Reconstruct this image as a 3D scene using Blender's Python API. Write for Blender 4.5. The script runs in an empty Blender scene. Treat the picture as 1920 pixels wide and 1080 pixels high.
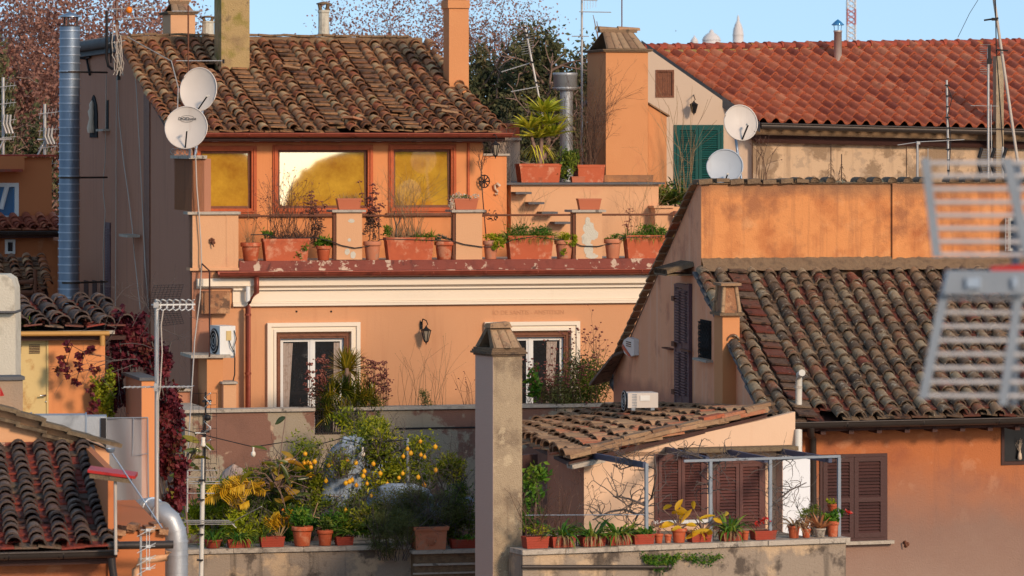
import bpy, math, random
from mathutils import Vector, Matrix, noise
R_ = math.radians
sc = bpy.context.scene
# ---------------------------------------------------------------- camera, sky, sun, exposure
H = 16.0; FP = 8000.0; HY = 270.0           # camera height, focal length in photo pixels, horizon row
cam_d = bpy.data.cameras.new("camera"); cam = bpy.data.objects.new("camera", cam_d)
sc.collection.objects.link(cam); sc.camera = cam
cam.location = (0, 0, H); cam.rotation_euler = (R_(90), 0, 0)
cam_d.sensor_width = 36; cam_d.lens = 36*FP/1920; cam_d.shift_y = -(540-HY)/1920
cam_d.clip_start = 1; cam_d.clip_end = 40000
cam_d.dof.use_dof = True; cam_d.dof.focus_distance = 74; cam_d.dof.aperture_fstop = 5.0
SUN_AZ, SUN_EL = 34.0, 22.0                 # degrees right of straight behind the camera, above the horizon
wd = bpy.data.worlds.new("World"); sc.world = wd; wd.use_nodes = True
wn = wd.node_tree; bgn = wn.nodes["Background"]
sky = wn.nodes.new("ShaderNodeTexSky"); sky.sky_type = 'NISHITA'; sky.sun_disc = False
sky.sun_elevation = R_(SUN_EL); sky.sun_rotation = R_(180-SUN_AZ)
sky.air_density = 1.0; sky.dust_density = 0.5; sky.ozone_density = 2.0; sky.altitude = 200
tc = wn.nodes.new('ShaderNodeTexCoord'); va = wn.nodes.new('ShaderNodeVectorMath'); va.operation = 'ADD'; va.inputs[1].default_value = (0, 0, 0.36)
vn = wn.nodes.new('ShaderNodeVectorMath'); vn.operation = 'NORMALIZE'      # the thin evening air: lift the pale horizon band
wn.links.new(tc.outputs['Generated'], va.inputs[0]); wn.links.new(va.outputs[0], vn.inputs[0]); wn.links.new(vn.outputs[0], sky.inputs[0])
cm = wn.nodes.new('ShaderNodeMix'); cm.data_type = 'RGBA'; cm.blend_type = 'MULTIPLY'; cm.inputs[0].default_value = 1; cm.inputs[7].default_value = (1.08, .98, .78, 1)
wn.links.new(sky.outputs[0], cm.inputs[6]); wn.links.new(cm.outputs[2], bgn.inputs[0]); bgn.inputs[1].default_value = 0.15
sl = bpy.data.lights.new("sun", 'SUN'); so = bpy.data.objects.new("sun", sl); sc.collection.objects.link(so)
sl.energy = 1.5; sl.angle = R_(9.0); sl.color = (1.0, 0.76, 0.53)
sdir = Vector((math.sin(R_(SUN_AZ))*math.cos(R_(SUN_EL)), -math.cos(R_(SUN_AZ))*math.cos(R_(SUN_EL)), math.sin(R_(SUN_EL))))
so.rotation_euler = sdir.to_track_quat('Z', 'Y').to_euler(); so.location = (30, -60, 60)
sc.view_settings.view_transform = 'Standard'; sc.view_settings.look = 'None'
sc.view_settings.exposure = 1.08; sc.view_settings.gamma = 1.0
sc.cycles.use_denoising = True; sc.cycles.max_bounces = 6; sc.cycles.transparent_max_bounces = 8
# ---------------------------------------------------------------- helpers
C = sc.collection
rnd = random.Random(7)
def P(px, py, Y): return Vector(((px-960)/FP*Y, Y, H-(py-HY)/FP*Y))
class MB:
    """collects geometry in world coordinates, build() links it as ONE mesh object"""
    def __init__(s): s.v = []; s.f = []; s.t = []; s.sm = []
    def add(s, vs, fs, t=.5, sm=False):
        b = len(s.v); s.v.extend([tuple(v) for v in vs])
        for f in fs: s.f.append([b+i for i in f]); s.t.append(t); s.sm.append(sm)
    def quad(s, a, b, c, d, t=.5): s.add([a, b, c, d], [(0, 1, 2, 3)], t)
    def hexa(s, p, t=.5):      # 8 corners, bottom 4 then top 4
        s.add(p, [(3,2,1,0), (4,5,6,7), (0,1,5,4), (1,2,6,5), (2,3,7,6), (3,0,4,7)], t)
    def box(s, c, sx, sy, sz, ang=0, t=.5, tilt=0):
        c = Vector(c); m = Matrix.Rotation(R_(ang), 3, 'Z') @ Matrix.Rotation(R_(tilt), 3, 'Y')
        s.hexa([c + m @ Vector((x*sx/2, y*sy/2, z*sz/2)) for z in (-1, 1) for x, y in ((-1,-1), (1,-1), (1,1), (-1,1))], t)
    def prism(s, poly, ext, t=.5):   # extrude a planar polygon by a vector
        n = len(poly); poly = [Vector(p) for p in poly]; ext = Vector(ext)
        s.add(poly + [p+ext for p in poly], [tuple(range(n)), tuple(range(2*n-1, n-1, -1))] + [((i+1) % n, i, i+n, (i+1) % n+n) for i in range(n)], t)
    def tube(s, pts, r, n=6, t=.5, r2=None, sm=True):
        pts = [Vector(p) for p in pts]; k = len(pts); r2 = r if r2 is None else r2; vs = []; fs = []
        for i, p in enumerate(pts):
            d = (pts[min(i+1, k-1)]-pts[max(i-1, 0)])
            d = d.normalized() if d.length > 1e-9 else Vector((0, 0, 1))
            a = d.cross(Vector((0, 0, 1)) if abs(d.z) < .9 else Vector((1, 0, 0))).normalized(); b = d.cross(a)
            rr = r+(r2-r)*i/max(1, k-1)
            for j in range(n):
                th = 2*math.pi*j/n; vs.append(p+(a*math.cos(th)+b*math.sin(th))*rr)
        for i in range(k-1):
            for j in range(n): fs.append((i*n+j, i*n+(j+1) % n, (i+1)*n+(j+1) % n, (i+1)*n+j))
        s.add(vs, fs, t, sm)
        s.add(vs[:n], [tuple(range(n-1, -1, -1))], t); s.add(vs[-n:], [tuple(range(n))], t)
    def lathe(s, c, prof, n=16, t=.5, sm=True, ax=None, squash=1):
        c = Vector(c); ax = Vector(ax or (0, 0, 1)).normalized()
        a = ax.cross(Vector((0, 1, 0)) if abs(ax.y) < .9 else Vector((1, 0, 0))).normalized(); b = ax.cross(a)
        vs = [c+ax*z+(a*math.cos(2*math.pi*j/n)+b*math.sin(2*math.pi*j/n)*squash)*r for r, z in prof for j in range(n)]
        fs = [(i*n+j, i*n+(j+1) % n, (i+1)*n+(j+1) % n, (i+1)*n+j) for i in range(len(prof)-1) for j in range(n)]
        s.add(vs, fs, t, sm)
    def ball(s, c, r, t=.5, n=8, sq=1): s.lathe(c, [(max(.001, r*math.sin(math.pi*i/6)), -r*sq*math.cos(math.pi*i/6)) for i in range(7)], n, t)
    def grid(s, a, b, c, d, nu, nv, fn=None, t=.5, sm=True):   # bilinear patch a-b (bottom) d-c (top)
        a, b, c, d = map(Vector, (a, b, c, d)); n = (b-a).cross(d-a).normalized(); vs = []
        for j in range(nv+1):
            for i in range(nu+1):
                u, v = i/nu, j/nv; p = (a*(1-u)+b*u)*(1-v)+(d*(1-u)+c*u)*v
                vs.append(p+n*(fn(u, v) if fn else 0))
        s.add(vs, [(j*(nu+1)+i, j*(nu+1)+i+1, (j+1)*(nu+1)+i+1, (j+1)*(nu+1)+i) for j in range(nv) for i in range(nu)], t, sm)
    def fbox(s, F, px0, px1, py0, py1, d0, d1, t=.5):   # box whose front face (depth d0) spans the given photo rectangle
        a0 = F.hit(px0, d0)[0]; a1 = F.hit(px1, d0)[0]; m = (px0+px1)/2
        s.fz(F, a0, a1, d0, d1, F.z(m, py1, d0), F.z(m, py0, d0), t)
    def fz(s, F, a0, a1, d0, d1, z0, z1, t=.5):
        s.hexa([F.W(a, d, z) for z in (z0, z1) for a, d in ((a0, d0), (a1, d0), (a1, d1), (a0, d1))], t)
    def build(s, name, mat, parent=None, **kw):
        me = bpy.data.meshes.new(name)
        vs = [Vector(v) for v in s.v]
        if not vs: raise ValueError(name)
        mn = [min(v[i] for v in vs) for i in range(3)]; mx = [max(v[i] for v in vs) for i in range(3)]
        org = Vector(((mn[0]+mx[0])/2, (mn[1]+mx[1])/2, mn[2]))
        me.from_pydata([tuple(v-org) for v in vs], [], s.f)
        at = me.attributes.new("tint", 'FLOAT', 'FACE'); at.data.foreach_set("value", s.t)
        me.polygons.foreach_set("use_smooth", s.sm)
        me.materials.append(mat if not isinstance(mat, str) else M[mat]); me.update()
        o = bpy.data.objects.new(name, me); C.objects.link(o)
        if parent is not None:
            o.parent = parent; o.location = org-wloc(parent)
        else: o.location = org
        for k, v in kw.items(): o[k] = v
        return o
def wloc(o):
    p = Vector(o.location)
    while o.parent is not None: o = o.parent; p = p+Vector(o.location)
    return p
def thing(name, label, cat, loc, group=None):
    o = bpy.data.objects.new(name, None); C.objects.link(o); o.location = loc; o.empty_display_size = .1
    o['label'] = label; o['category'] = cat
    if group: o['group'] = group
    return o
def one(mb, name, mat, label, cat, group=None):
    o = mb.build(name, mat); o['label'] = label; o['category'] = cat
    if group: o['group'] = group
    return o
def struct(mb, name, mat, kind='structure', label=None):
    o = mb.build(name, mat); o['kind'] = kind
    if label: o['label'] = label
    return o
def copy_tree(o, parent=None, loc=None):
    c = o.copy(); C.objects.link(c); c.parent = parent
    if loc is not None: c.location = loc
    for ch in list(o.children): copy_tree(ch, c)
    return c
class Frame:
    """vertical plane through photo column px at distance Y, turned by deg; a = along, d = behind, z = height"""
    def __init__(s, px, Y, deg, back=None):
        s.o = Vector(((px-960)/FP*Y, Y)); r = R_(deg); s.u = Vector((math.cos(r), math.sin(r))); s.deg = deg
        r2 = R_(deg if back is None else back); s.w = Vector((-math.sin(r2), math.cos(r2)))
    def W(s, a, d, z): p = s.o+s.u*a+s.w*d; return Vector((p.x, p.y, z))
    def hit(s, px, d):
        k = (px-960)/FP; q = s.o+s.w*d            # q + u*a = Y*(k,1)
        a = (k*q.y-q.x)/(s.u.x-k*s.u.y); Y = q.y+s.u.y*a
        return a, Y
    def z(s, px, py, d): return H-(py-HY)/FP*s.hit(px, d)[1]
    def p(s, px, py, d): a, Y = s.hit(px, d); return P(px, py, Y)
# ---------------------------------------------------------------- materials
M = {}
def S(c):   # photo-like 0-255 colour to linear
    return tuple((x/255/12.92 if x/255 <= .04045 else ((x/255+.055)/1.055)**2.4) for x in c)+(1,)
def mat(name, ramp, rough=.8, metal=0, tint=1.0, ns=6, nd=.5, bump=.3, bs=40, streak=None, patch=None, patch2=None, band=None, spec=.3, trans=0, hsv=None, coat=0):
    """ramp: colours picked by the per-piece tint mixed with noise; patch=(colour, threshold, scale, softness)"""
    m = bpy.data.materials.new(name); m.use_nodes = True; nt = m.node_tree; N = nt.nodes; L = nt.links
    b = N["Principled BSDF"]; b.inputs['Roughness'].default_value = rough; b.inputs['Metallic'].default_value = metal
    b.inputs['Specular IOR Level'].default_value = spec
    if coat: b.inputs['Coat Weight'].default_value = coat
    geo = N.new('ShaderNodeNewGeometry'); pos = geo.outputs['Position']
    def nz(scale, detail=5, vec=None, rg=.55, dist=0):
        n = N.new('ShaderNodeTexNoise'); n.inputs['Scale'].default_value = scale; n.inputs['Detail'].default_value = detail
        n.inputs['Roughness'].default_value = rg; n.inputs['Distortion'].default_value = dist
        L.new(vec or pos, n.inputs['Vector']); return n.outputs['Fac']
    def mth(op, a, c, clamp=False):
        n = N.new('ShaderNodeMath'); n.operation = op; n.use_clamp = clamp
        for i, x in enumerate((a, c)):
            if isinstance(x, (int, float)): n.inputs[i].default_value = x
            else: L.new(x, n.inputs[i])
        return n.outputs[0]
    def stretched(sx, sz):
        mp = N.new('ShaderNodeMapping'); mp.inputs['Scale'].default_value = (sx, sx, sz); L.new(pos, mp.inputs[0]); return mp.outputs[0]
    def mix(f, a, c):
        n = N.new('ShaderNodeMix'); n.data_type = 'RGBA'
        L.new(f, n.inputs[0])
        for i, x in ((6, a), (7, c)):
            if isinstance(x, tuple): n.inputs[i].default_value = x
            else: L.new(x, n.inputs[i])
        return n.outputs[2]
    at = N.new('ShaderNodeAttribute'); at.attribute_name = 'tint'
    f = mth('ADD', mth('MULTIPLY', at.outputs['Fac'], tint), mth('MULTIPLY', mth('SUBTRACT', nz(ns), .5), nd), True)
    if tint < 1: f = mth('ADD', f, (1-tint)*.5, True)
    cr = N.new('ShaderNodeValToRGB'); el = cr.color_ramp.elements
    while len(el) < len(ramp): el.new(.5)
    for i, c in enumerate(ramp): el[i].position = i/max(1, len(ramp)-1); el[i].color = S(c)
    L.new(f, cr.inputs[0]); col = cr.outputs[0]
    def soft(fac, th, sf):
        mr = N.new('ShaderNodeMapRange'); mr.inputs[1].default_value = th; mr.inputs[2].default_value = th+sf; L.new(fac, mr.inputs[0]); return mr.outputs[0]
    for pt in (patch, patch2):
        if pt:
            c, th, scl, sf = pt[:4]; st = pt[4] if len(pt) > 4 else 1
            col = mix(mth('MULTIPLY', soft(nz(scl, 9, rg=.62, dist=.15), th, sf), st), col, S(c))
    if streak:
        c, th, sf, st = streak
        col = mix(mth('MULTIPLY', soft(nz(1, 6, stretched(5, .35), .6), th, sf), st), col, S(c))
    if band:       # stain that reaches a ragged height: (colour, z0, z1, jag, strength)
        sp = N.new('ShaderNodeSeparateXYZ'); L.new(pos, sp.inputs[0])
        for (c, z0, z1, jag, st) in band:
            h = mth('ADD', sp.outputs[2], mth('MULTIPLY', mth('SUBTRACT', nz(.9, 8, rg=.6), .5), jag))
            col = mix(mth('MULTIPLY', soft(h, z0, z1-z0) if z1 > z0 else mth('SUBTRACT', 1, soft(h, z1, z0-z1)), st), col, S(c))
    L.new(col, b.inputs['Base Color'])
    if bump:
        bp = N.new('ShaderNodeBump'); bp.inputs['Strength'].default_value = bump; bp.inputs['Distance'].default_value = .02
        L.new(nz(bs, 6), bp.inputs['Height']); L.new(bp.outputs[0], b.inputs['Normal'])
    if trans:
        tr = N.new('ShaderNodeBsdfTranslucent'); L.new(col, tr.inputs[0]); mx = N.new('ShaderNodeMixShader'); mx.inputs[0].default_value = trans
        L.new(b.outputs[0], mx.inputs[1]); L.new(tr.outputs[0], mx.inputs[2]); L.new(mx.outputs[0], N['Material Output'].inputs[0])
    M[name] = m; return m
# plasters (own base colours, except the lilac coat for shaded faces)
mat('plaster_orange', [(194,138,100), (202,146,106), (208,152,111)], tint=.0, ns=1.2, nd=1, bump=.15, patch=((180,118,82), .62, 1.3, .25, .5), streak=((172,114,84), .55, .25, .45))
mat('plaster_penthouse', [(208,134,84), (218,144,92)], tint=0, ns=1.5, nd=1.2, bump=.15, streak=((186,110,68), .55, .25, .5))
mat('plaster_peach', [(204,152,112), (214,164,124)], tint=0, ns=1.5, nd=1.2, bump=.2, patch=((190,124,98), .6, 1.5, .2, .6), streak=((170,110,88), .62, .25, .5))
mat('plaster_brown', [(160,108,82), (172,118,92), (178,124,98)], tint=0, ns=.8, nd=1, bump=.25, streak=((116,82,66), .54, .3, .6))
mat('plaster_chimney', [(196,130,84), (206,142,94)], tint=0, ns=1.5, nd=1.2, bump=.2, patch=((172,100,70), .62, 2.5, .2, .5))
mat('plaster_worn_orange', [(192,118,66), (208,138,84), (172,100,58)], tint=0, ns=1.8, nd=2.2, bump=.6, patch=((140,88,62), .49, 1.7, .16, .75), patch2=((216,160,112), .57, 2.6, .12, .45), streak=((136,84,60), .52, .2, .75), band=[((150,134,116), 13.75, 13.4, .35, .9), ((120,92,72), 15.12, 15.34, .55, .7)])
mat('plaster_pink_brown', [(232,152,112), (240,166,126), (216,136,98)], tint=0, ns=1.2, nd=1.2, bump=.4, patch=((186,112,88), .54, 1.5, .15, .7), streak=((238,190,160), .52, .25, .7), band=[((158,98,84), 12.0, 11.8, .5, .6)])
mat('plaster_house_gable', [(196,172,150), (206,182,160)], tint=0, ns=1, nd=1, bump=.15, streak=((170,146,126), .62, .3, .4))
mat('plaster_peeling', [(190,160,130), (204,174,142)], tint=0, ns=1.2, nd=1.2, bump=.5, patch=((140,116,92), .49, 1.1, .04, .9), patch2=((172,148,124), .54, 2.6, .05, .8), streak=((130,104,82), .56, .2, .6), band=[((124,100,76), 16.05, 16.15, .5, .95)])
mat('plaster_cream', [(212,176,146), (222,186,156)], tint=0, ns=1, nd=1, bump=.15, streak=((200,152,120), .6, .3, .4))
mat('plaster_rust', [(156,88,54), (176,104,62), (138,74,48)], tint=0, ns=1.2, nd=1.3, bump=.4, patch=((146,84,60), .52, 1.4, .14, .65), patch2=((196,136,100), .56, 2.4, .08, .5), band=[((134,108,96), 11.3, 10.2, 1.0, .9), ((158,136,122), 10.2, 9.2, 1.5, .5)], streak=((128,80,62), .57, .25, .6))
mat('plaster_garden', [(112,80,68), (128,92,78), (98,70,60)], tint=0, ns=1.2, nd=1.4, bump=.5, patch=((156,142,122), .49, .8, .03, .95), patch2=((192,164,138), .57, 1.5, .03, .85), streak=((80,58,54), .6, .2, .5))
mat('plaster_retaining', [(138,120,106), (150,134,118), (112,98,88)], tint=0, ns=1.5, nd=1.6, bump=.7, patch=((196,168,136), .50, 1.5, .08, .8), patch2=((72,62,56), .55, 2.2, .08, .85), streak=((58,52,48), .54, .15, .75))
mat('plaster_far_orange', [(184,108,64), (192,116,70)], tint=0, ns=1, nd=1, bump=.1)
mat('plaster_beige_chimney', [(150,132,108), (168,148,122), (136,118,98)], tint=0, ns=3, nd=1.5, bump=1.0, bs=60, patch=((112,94,78), .53, 2.2, .12, .6), patch2=((196,176,146), .58, 3.5, .05, .6), streak=((96,82,70), .56, .15, .6))
mat('shade_lilac', [(186,156,142), (194,166,150)], tint=0, ns=2, nd=1, bump=.3)  # tone of a face in shade, put into its colour
mat('plaster_pale', [(190,182,166), (204,196,180)], tint=0, ns=3, nd=1.5, bump=.5, patch=((150,140,124), .55, 4, .1, .6))
mat('cornice', [(228,212,190), (236,220,200)], tint=0, ns=2, nd=1, bump=.1, streak=((200,178,156), .62, .25, .4))
mat('broken_plaster', [(176,130,92), (150,104,74), (196,150,110)], tint=0, ns=6, nd=2, bump=1, patch=((104,78,62), .54, 5, .06, .9))
mat('red_kerb', [(112,50,42), (130,62,50), (92,42,38)], tint=0, ns=4, nd=1.5, bump=.4, patch=((198,172,150), .56, 5, .04, .95), patch2=((60,32,30), .6, 3, .08, .8), rough=.6)
mat('stone_coping', [(150,140,128), (178,166,152), (118,110,102)], tint=.4, ns=8, nd=1.2, bump=.6, patch=((84,76,70), .58, 6, .08, .8))
mat('dark_slab', [(80,80,84), (104,102,102)], tint=.3, ns=6, nd=1.2, bump=.5)
mat('sooty_brick', [(92,74,60), (128,104,80), (64,52,46)], tint=.5, ns=7, nd=1.3, bump=1)
mat('mossy_chimney', [(150,124,84), (166,140,96), (124,100,74)], tint=0, ns=3, nd=1.6, bump=.8, patch=((120,112,40), .52, 1.6, .12, .8), patch2=((90,76,62), .6, 4, .08, .6))
# tiles
mat('old_tile', [(100,66,48), (146,100,70), (178,126,88), (190,146,104), (200,166,122), (180,104,68), (156,84,58)], ns=14, nd=.35, bump=.8, bs=60, patch=((66,52,40), .6, 9, .08, .7), patch2=((160,146,96), .62, 5, .06, .6), rough=.9)
mat('old_pan', [(104,72,52), (140,100,70), (166,122,86), (126,84,60)], ns=14, nd=.5, bump=.8, bs=60, patch=((48,38,32), .5, 8, .1, .8), patch2=((140,126,92), .6, 5, .06, .6), rough=.9)
mat('grey_tile', [(84,68,56), (116,96,78), (146,122,96), (160,140,112), (134,108,84), (150,118,88), (136,72,54)], ns=14, nd=.35, bump=.9, bs=60, patch=((58,50,44), .58, 9, .08, .6), patch2=((178,168,148), .58, 12, .05, .7), rough=.9)
mat('grey_pan', [(88,48,38), (112,58,46), (104,80,64), (128,108,88), (86,62,50)], ns=14, nd=.4, bump=.9, bs=60, patch=((44,36,32), .54, 8, .08, .85), patch2=((160,150,130), .64, 14, .05, .6), rough=.9)
mat('dark_tile', [(74,62,58), (104,86,78), (126,106,94), (100,70,62), (142,122,108)], ns=14, nd=.35, bump=.9, bs=60, patch=((42,36,36), .55, 9, .08, .8), rough=.85)
mat('dark_pan', [(92,78,68), (126,60,50), (140,64,52), (146,66,54), (112,98,82)], ns=14, nd=.2, bump=.9, bs=60, patch=((42,36,34), .56, 7, .08, .8), rough=.85)
mat('red_tile', [(132,66,50), (168,90,64), (190,110,78), (156,80,58), (200,126,92)], ns=10, nd=.4, bump=.4, patch=((96,44,38), .6, 4, .12, .6), rough=.7)
mat('red_ridge', [(140,62,46), (160,74,54)], ns=8, nd=.5, bump=.4, patch=((150,130,50), .6, 5, .06, .7), rough=.75)
mat('clay_slab', [(120,90,70), (160,128,98), (140,108,82), (172,140,108), (170,92,64)], ns=12, nd=.3, bump=.7, patch=((84,68,56), .57, 8, .08, .7), rough=.9)
# pots, wood, metal
mat('terracotta', [(168,78,48), (184,90,56), (176,84,52)], tint=.5, ns=8, nd=1, bump=.25, patch=((206,150,118), .52, 5, .1, .6), patch2=((120,66,46), .60, 3, .1, .5), rough=.7)
mat('terracotta_pale', [(190,118,86), (200,130,98)], tint=.5, ns=8, nd=1, bump=.25, patch=((170,140,118), .56, 8, .1, .6), rough=.75)
mat('terracotta_dark', [(146,58,42), (160,66,46)], tint=.5, ns=8, nd=1, bump=.25, patch=((110,80,66), .56, 6, .1, .7), rough=.75)
mat('plastic_box_brown', [(172,92,62), (180,100,68)], tint=.3, ns=5, nd=1, bump=.05, rough=.45)
mat('soil', [(48,38,30), (66,52,40)], ns=20, nd=1, bump=1)
mat('wood_orange', [(168,74,34), (184,86,40), (150,62,30)], tint=0, ns=12, nd=1.2, bump=.3, rough=.5, streak=((110,48,28), .58, .2, .6))
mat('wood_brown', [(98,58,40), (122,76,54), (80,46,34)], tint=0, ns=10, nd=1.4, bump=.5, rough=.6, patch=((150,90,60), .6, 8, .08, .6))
mat('wood_dark', [(60,38,34), (76,48,42)], tint=.5, ns=8, nd=1, bump=.4, rough=.7)
mat('shutter_brown', [(28,18,18), (92,56,52), (104,64,58)], tint=1, ns=8, nd=.2, bump=.2, rough=.55, patch=((120,80,74), .66, 10, .04, .6))
mat('shutter_dark', [(20,12,14), (70,42,40), (80,50,46)], tint=1, ns=8, nd=.2, bump=.2, rough=.55, band=[((200,186,172), 8.86, 8.8, .55, .9)])
mat('shutter_green', [(6,26,28), (24,78,74), (32,92,86)], tint=1, ns=5, nd=.2, bump=.1, rough=.5)
mat('shutter_purple', [(30,22,26), (92,68,74), (112,84,88)], tint=1, ns=8, nd=.3, bump=.3, rough=.6, patch=((130,104,100), .6, 10, .06, .6))
mat('old_timber', [(92,78,62), (122,104,82), (70,58,48)], tint=.6, ns=10, nd=1.3, bump=1, rough=.9)
mat('white_paint', [(214,212,208), (222,220,216)], tint=0, ns=5, nd=1, bump=.05, rough=.45)
mat('white_panel', [(226,228,232), (218,220,226)], tint=0, ns=3, nd=1, bump=0, rough=.5)
mat('white_plastic', [(196,190,180), (210,204,194)], tint=.3, ns=6, nd=1, bump=.05, rough=.5, patch=((160,150,138), .62, 8, .1, .5))
mat('copper_red', [(122,58,46), (140,70,54), (104,48,40)], tint=0, ns=5, nd=1.4, bump=.15, rough=.45, metal=.35, patch=((80,40,36), .6, 4, .1, .6))
mat('gutter_dark', [(60,54,52), (74,66,62)], tint=0, ns=5, nd=1.2, bump=.1, rough=.4, metal=.4)
mat('gutter_ochre', [(176,128,66), (186,140,78)], tint=0, ns=5, nd=1.2, bump=.1, rough=.5)
mat('rust_iron', [(92,60,46), (120,72,50)], tint=0, ns=20, nd=1.4, bump=.3, rough=.8)
mat('black_iron', [(34,32,34), (46,42,42)], tint=0, ns=20, nd=1, bump=.1, rough=.6, metal=.3)
mat('steel', [(176,180,188), (196,200,206)], tint=0, ns=3, nd=1, bump=.05, rough=.28, metal=1)
mat('steel_dull', [(104,122,144), (170,182,198)], tint=1, ns=3, nd=.5, bump=.1, rough=.45, metal=.65, patch=((92,100,112), .58, 2, .15, .5))
mat('steel_pale', [(150,156,164), (176,180,186)], tint=0, ns=3, nd=1, bump=.15, rough=.45, metal=.45, patch=((124,128,134), .56, 2, .12, .6))
mat('alu', [(176,172,168), (196,190,184)], tint=.3, ns=10, nd=1, bump=.05, rough=.45, metal=.5)
mat('alu_near', [(176,172,172), (196,190,190)], tint=.5, ns=10, nd=.5, bump=0, rough=.5, metal=.2)
mat('grey_paint', [(120,128,138), (138,146,156)], tint=.5, ns=8, nd=1, bump=.1, rough=.5)
mat('slate_arm', [(60,66,88), (74,80,104)], tint=.5, ns=8, nd=1, bump=.1, rough=.6)
mat('dish', [(196,186,178), (208,198,190)], tint=.3, ns=3, nd=1.2, bump=.03, rough=.5, streak=((172,150,136), .58, .2, .5))
mat('dish_grey', [(170,176,184), (184,188,194)], tint=.3, ns=3, nd=1.2, bump=.03, rough=.5, streak=((150,150,152), .58, .2, .5))
mat('cable_pale', [(176,162,150), (192,180,168)], tint=0, ns=9, nd=1, bump=0, rough=.6)
mat('cable_black', [(26,26,28), (36,34,36)], tint=0, ns=9, nd=1, bump=0, rough=.5)
mat('red_paint', [(168,34,30), (180,44,36)], tint=0, ns=5, nd=1, bump=.05, rough=.4)
mat('orange_knob', [(230,120,20), (235,130,30)], tint=0, bump=0, rough=.4)
mat('black_plastic', [(24,22,24), (34,30,32)], tint=0, bump=0, rough=.5)
mat('ink', [(30,24,24), (36,30,30)], tint=0, bump=0, rough=.8)
mat('carving', [(192,137,100), (195,139,102)], tint=0, bump=0, rough=.9)
mat('rust_door', [(196,168,112), (204,178,122)], tint=0, ns=2, nd=1, bump=.1, rough=.5, patch=((158,104,40), .6, 2.2, .1, .8))
mat('tarp', [(120,134,152), (146,160,178), (100,114,132)], tint=0, ns=3, nd=1.5, bump=.4, bs=8, rough=.55)
mat('tarp_white', [(190,166,152), (170,148,138)], tint=0, ns=3, nd=1.5, bump=.4, bs=8, rough=.7)
mat('curtain', [(184,170,160), (140,120,108)], tint=0, ns=18, nd=2.5, bump=.2, bs=8, rough=.9)
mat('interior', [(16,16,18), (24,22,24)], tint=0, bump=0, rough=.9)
mat('lamp_glass', [(140,126,108), (156,142,124)], tint=0, bump=0, rough=.3)
mat('bulb', [(226,216,200), (230,222,210)], tint=0, bump=0, rough=.3)
mat('ceramic', [(214,196,176), (196,170,146)], tint=0, ns=9, nd=1.5, bump=.2, rough=.5)
mat('mortar', [(140,114,88), (120,96,74)], tint=0, ns=6, nd=1.5, bump=1, patch=((70,58,48), .56, 5, .1, .8))
# plants
mat('leaf_dark', [(46,62,26), (70,92,34), (108,126,42), (150,150,54)], ns=3, nd=.5, bump=0, trans=.25, rough=.55)
mat('leaf_citrus', [(50,68,20), (94,112,28), (156,158,36), (214,200,50)], ns=3, nd=.4, bump=0, trans=.3, rough=.45)
mat('leaf_lime', [(92,110,22), (150,160,30), (190,180,40)], ns=4, nd=.4, bump=0, trans=.3, rough=.5)
mat('leaf_yellow', [(176,130,20), (214,166,30), (226,190,60)], ns=6, nd=.5, bump=0, trans=.3, rough=.5)
mat('leaf_green', [(34,70,22), (62,108,30), (104,140,40), (150,150,60)], ns=4, nd=.3, bump=0, trans=.3, rough=.5)
mat('leaf_olive', [(70,78,46), (108,112,64), (144,142,80)], ns=4, nd=.4, bump=0, trans=.2, rough=.6)
mat('leaf_big', [(40,56,20), (86,96,28), (150,130,34), (178,124,34)], ns=6, nd=.4, bump=0, trans=.2, rough=.35, spec=.5)
mat('leaf_dry_red', [(112,76,68), (148,104,92), (172,128,112), (134,82,66)], ns=1, nd=.4, bump=0, trans=.3, rough=.8)
mat('leaf_wine', [(48,18,28), (86,26,40), (120,44,50), (74,60,34)], ns=3, nd=.4, bump=0, trans=.25, rough=.6)
mat('leaf_evergreen', [(44,50,34), (66,72,46), (96,94,60), (136,112,88)], ns=.5, nd=.5, bump=0, trans=.15, rough=.8)
mat('leaf_grey', [(104,108,96), (136,138,122), (90,80,70)], ns=6, nd=.5, bump=0, trans=.1, rough=.7)
mat('yucca_leaf', [(120,140,30), (190,190,50), (226,210,80)], ns=5, nd=.3, bump=0, trans=.25, rough=.45)
mat('aloe_leaf', [(176,112,72), (196,136,92), (150,84,56)], ns=5, nd=.4, bump=0, trans=.2, rough=.5)
mat('straw', [(140,112,82), (170,142,106), (110,84,62)], ns=6, nd=.5, bump=0, trans=.15, rough=.9)
mat('dry_head', [(130,74,66), (110,62,54), (154,100,86)], ns=6, nd=.5, bump=0, rough=.9)
mat('dry_stem', [(96,68,56), (76,56,48), (120,90,72)], ns=6, nd=.5, bump=0, rough=.9)
mat('bark', [(110,86,78), (136,110,98), (86,68,62)], ns=3, nd=1, bump=.5, rough=.9)
mat('bark_grey', [(82,74,72), (104,94,90)], ns=5, nd=.8, bump=.3, rough=.9)
mat('lemon', [(206,150,30), (236,176,40), (214,130,24)], tint=.5, ns=30, nd=.4, bump=.1, rough=.45)
mat('moss', [(50,80,20), (90,120,30), (120,140,40)], ns=6, nd=.5, bump=0, trans=.2, rough=.9)
mat('dirt', [(110,96,80), (126,110,92)], tint=0, ns=.1, nd=1, bump=.2)
mat('hills_haze_blue', [(110,142,170), (120,152,178)], tint=0, ns=.001, nd=1, bump=0, rough=1)  # blue of the distant haze put into the hills' colour
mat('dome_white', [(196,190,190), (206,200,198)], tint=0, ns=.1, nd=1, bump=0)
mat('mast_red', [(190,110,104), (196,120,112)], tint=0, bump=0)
mat('mast_white', [(214,208,206), (220,214,212)], tint=0, bump=0)
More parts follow.
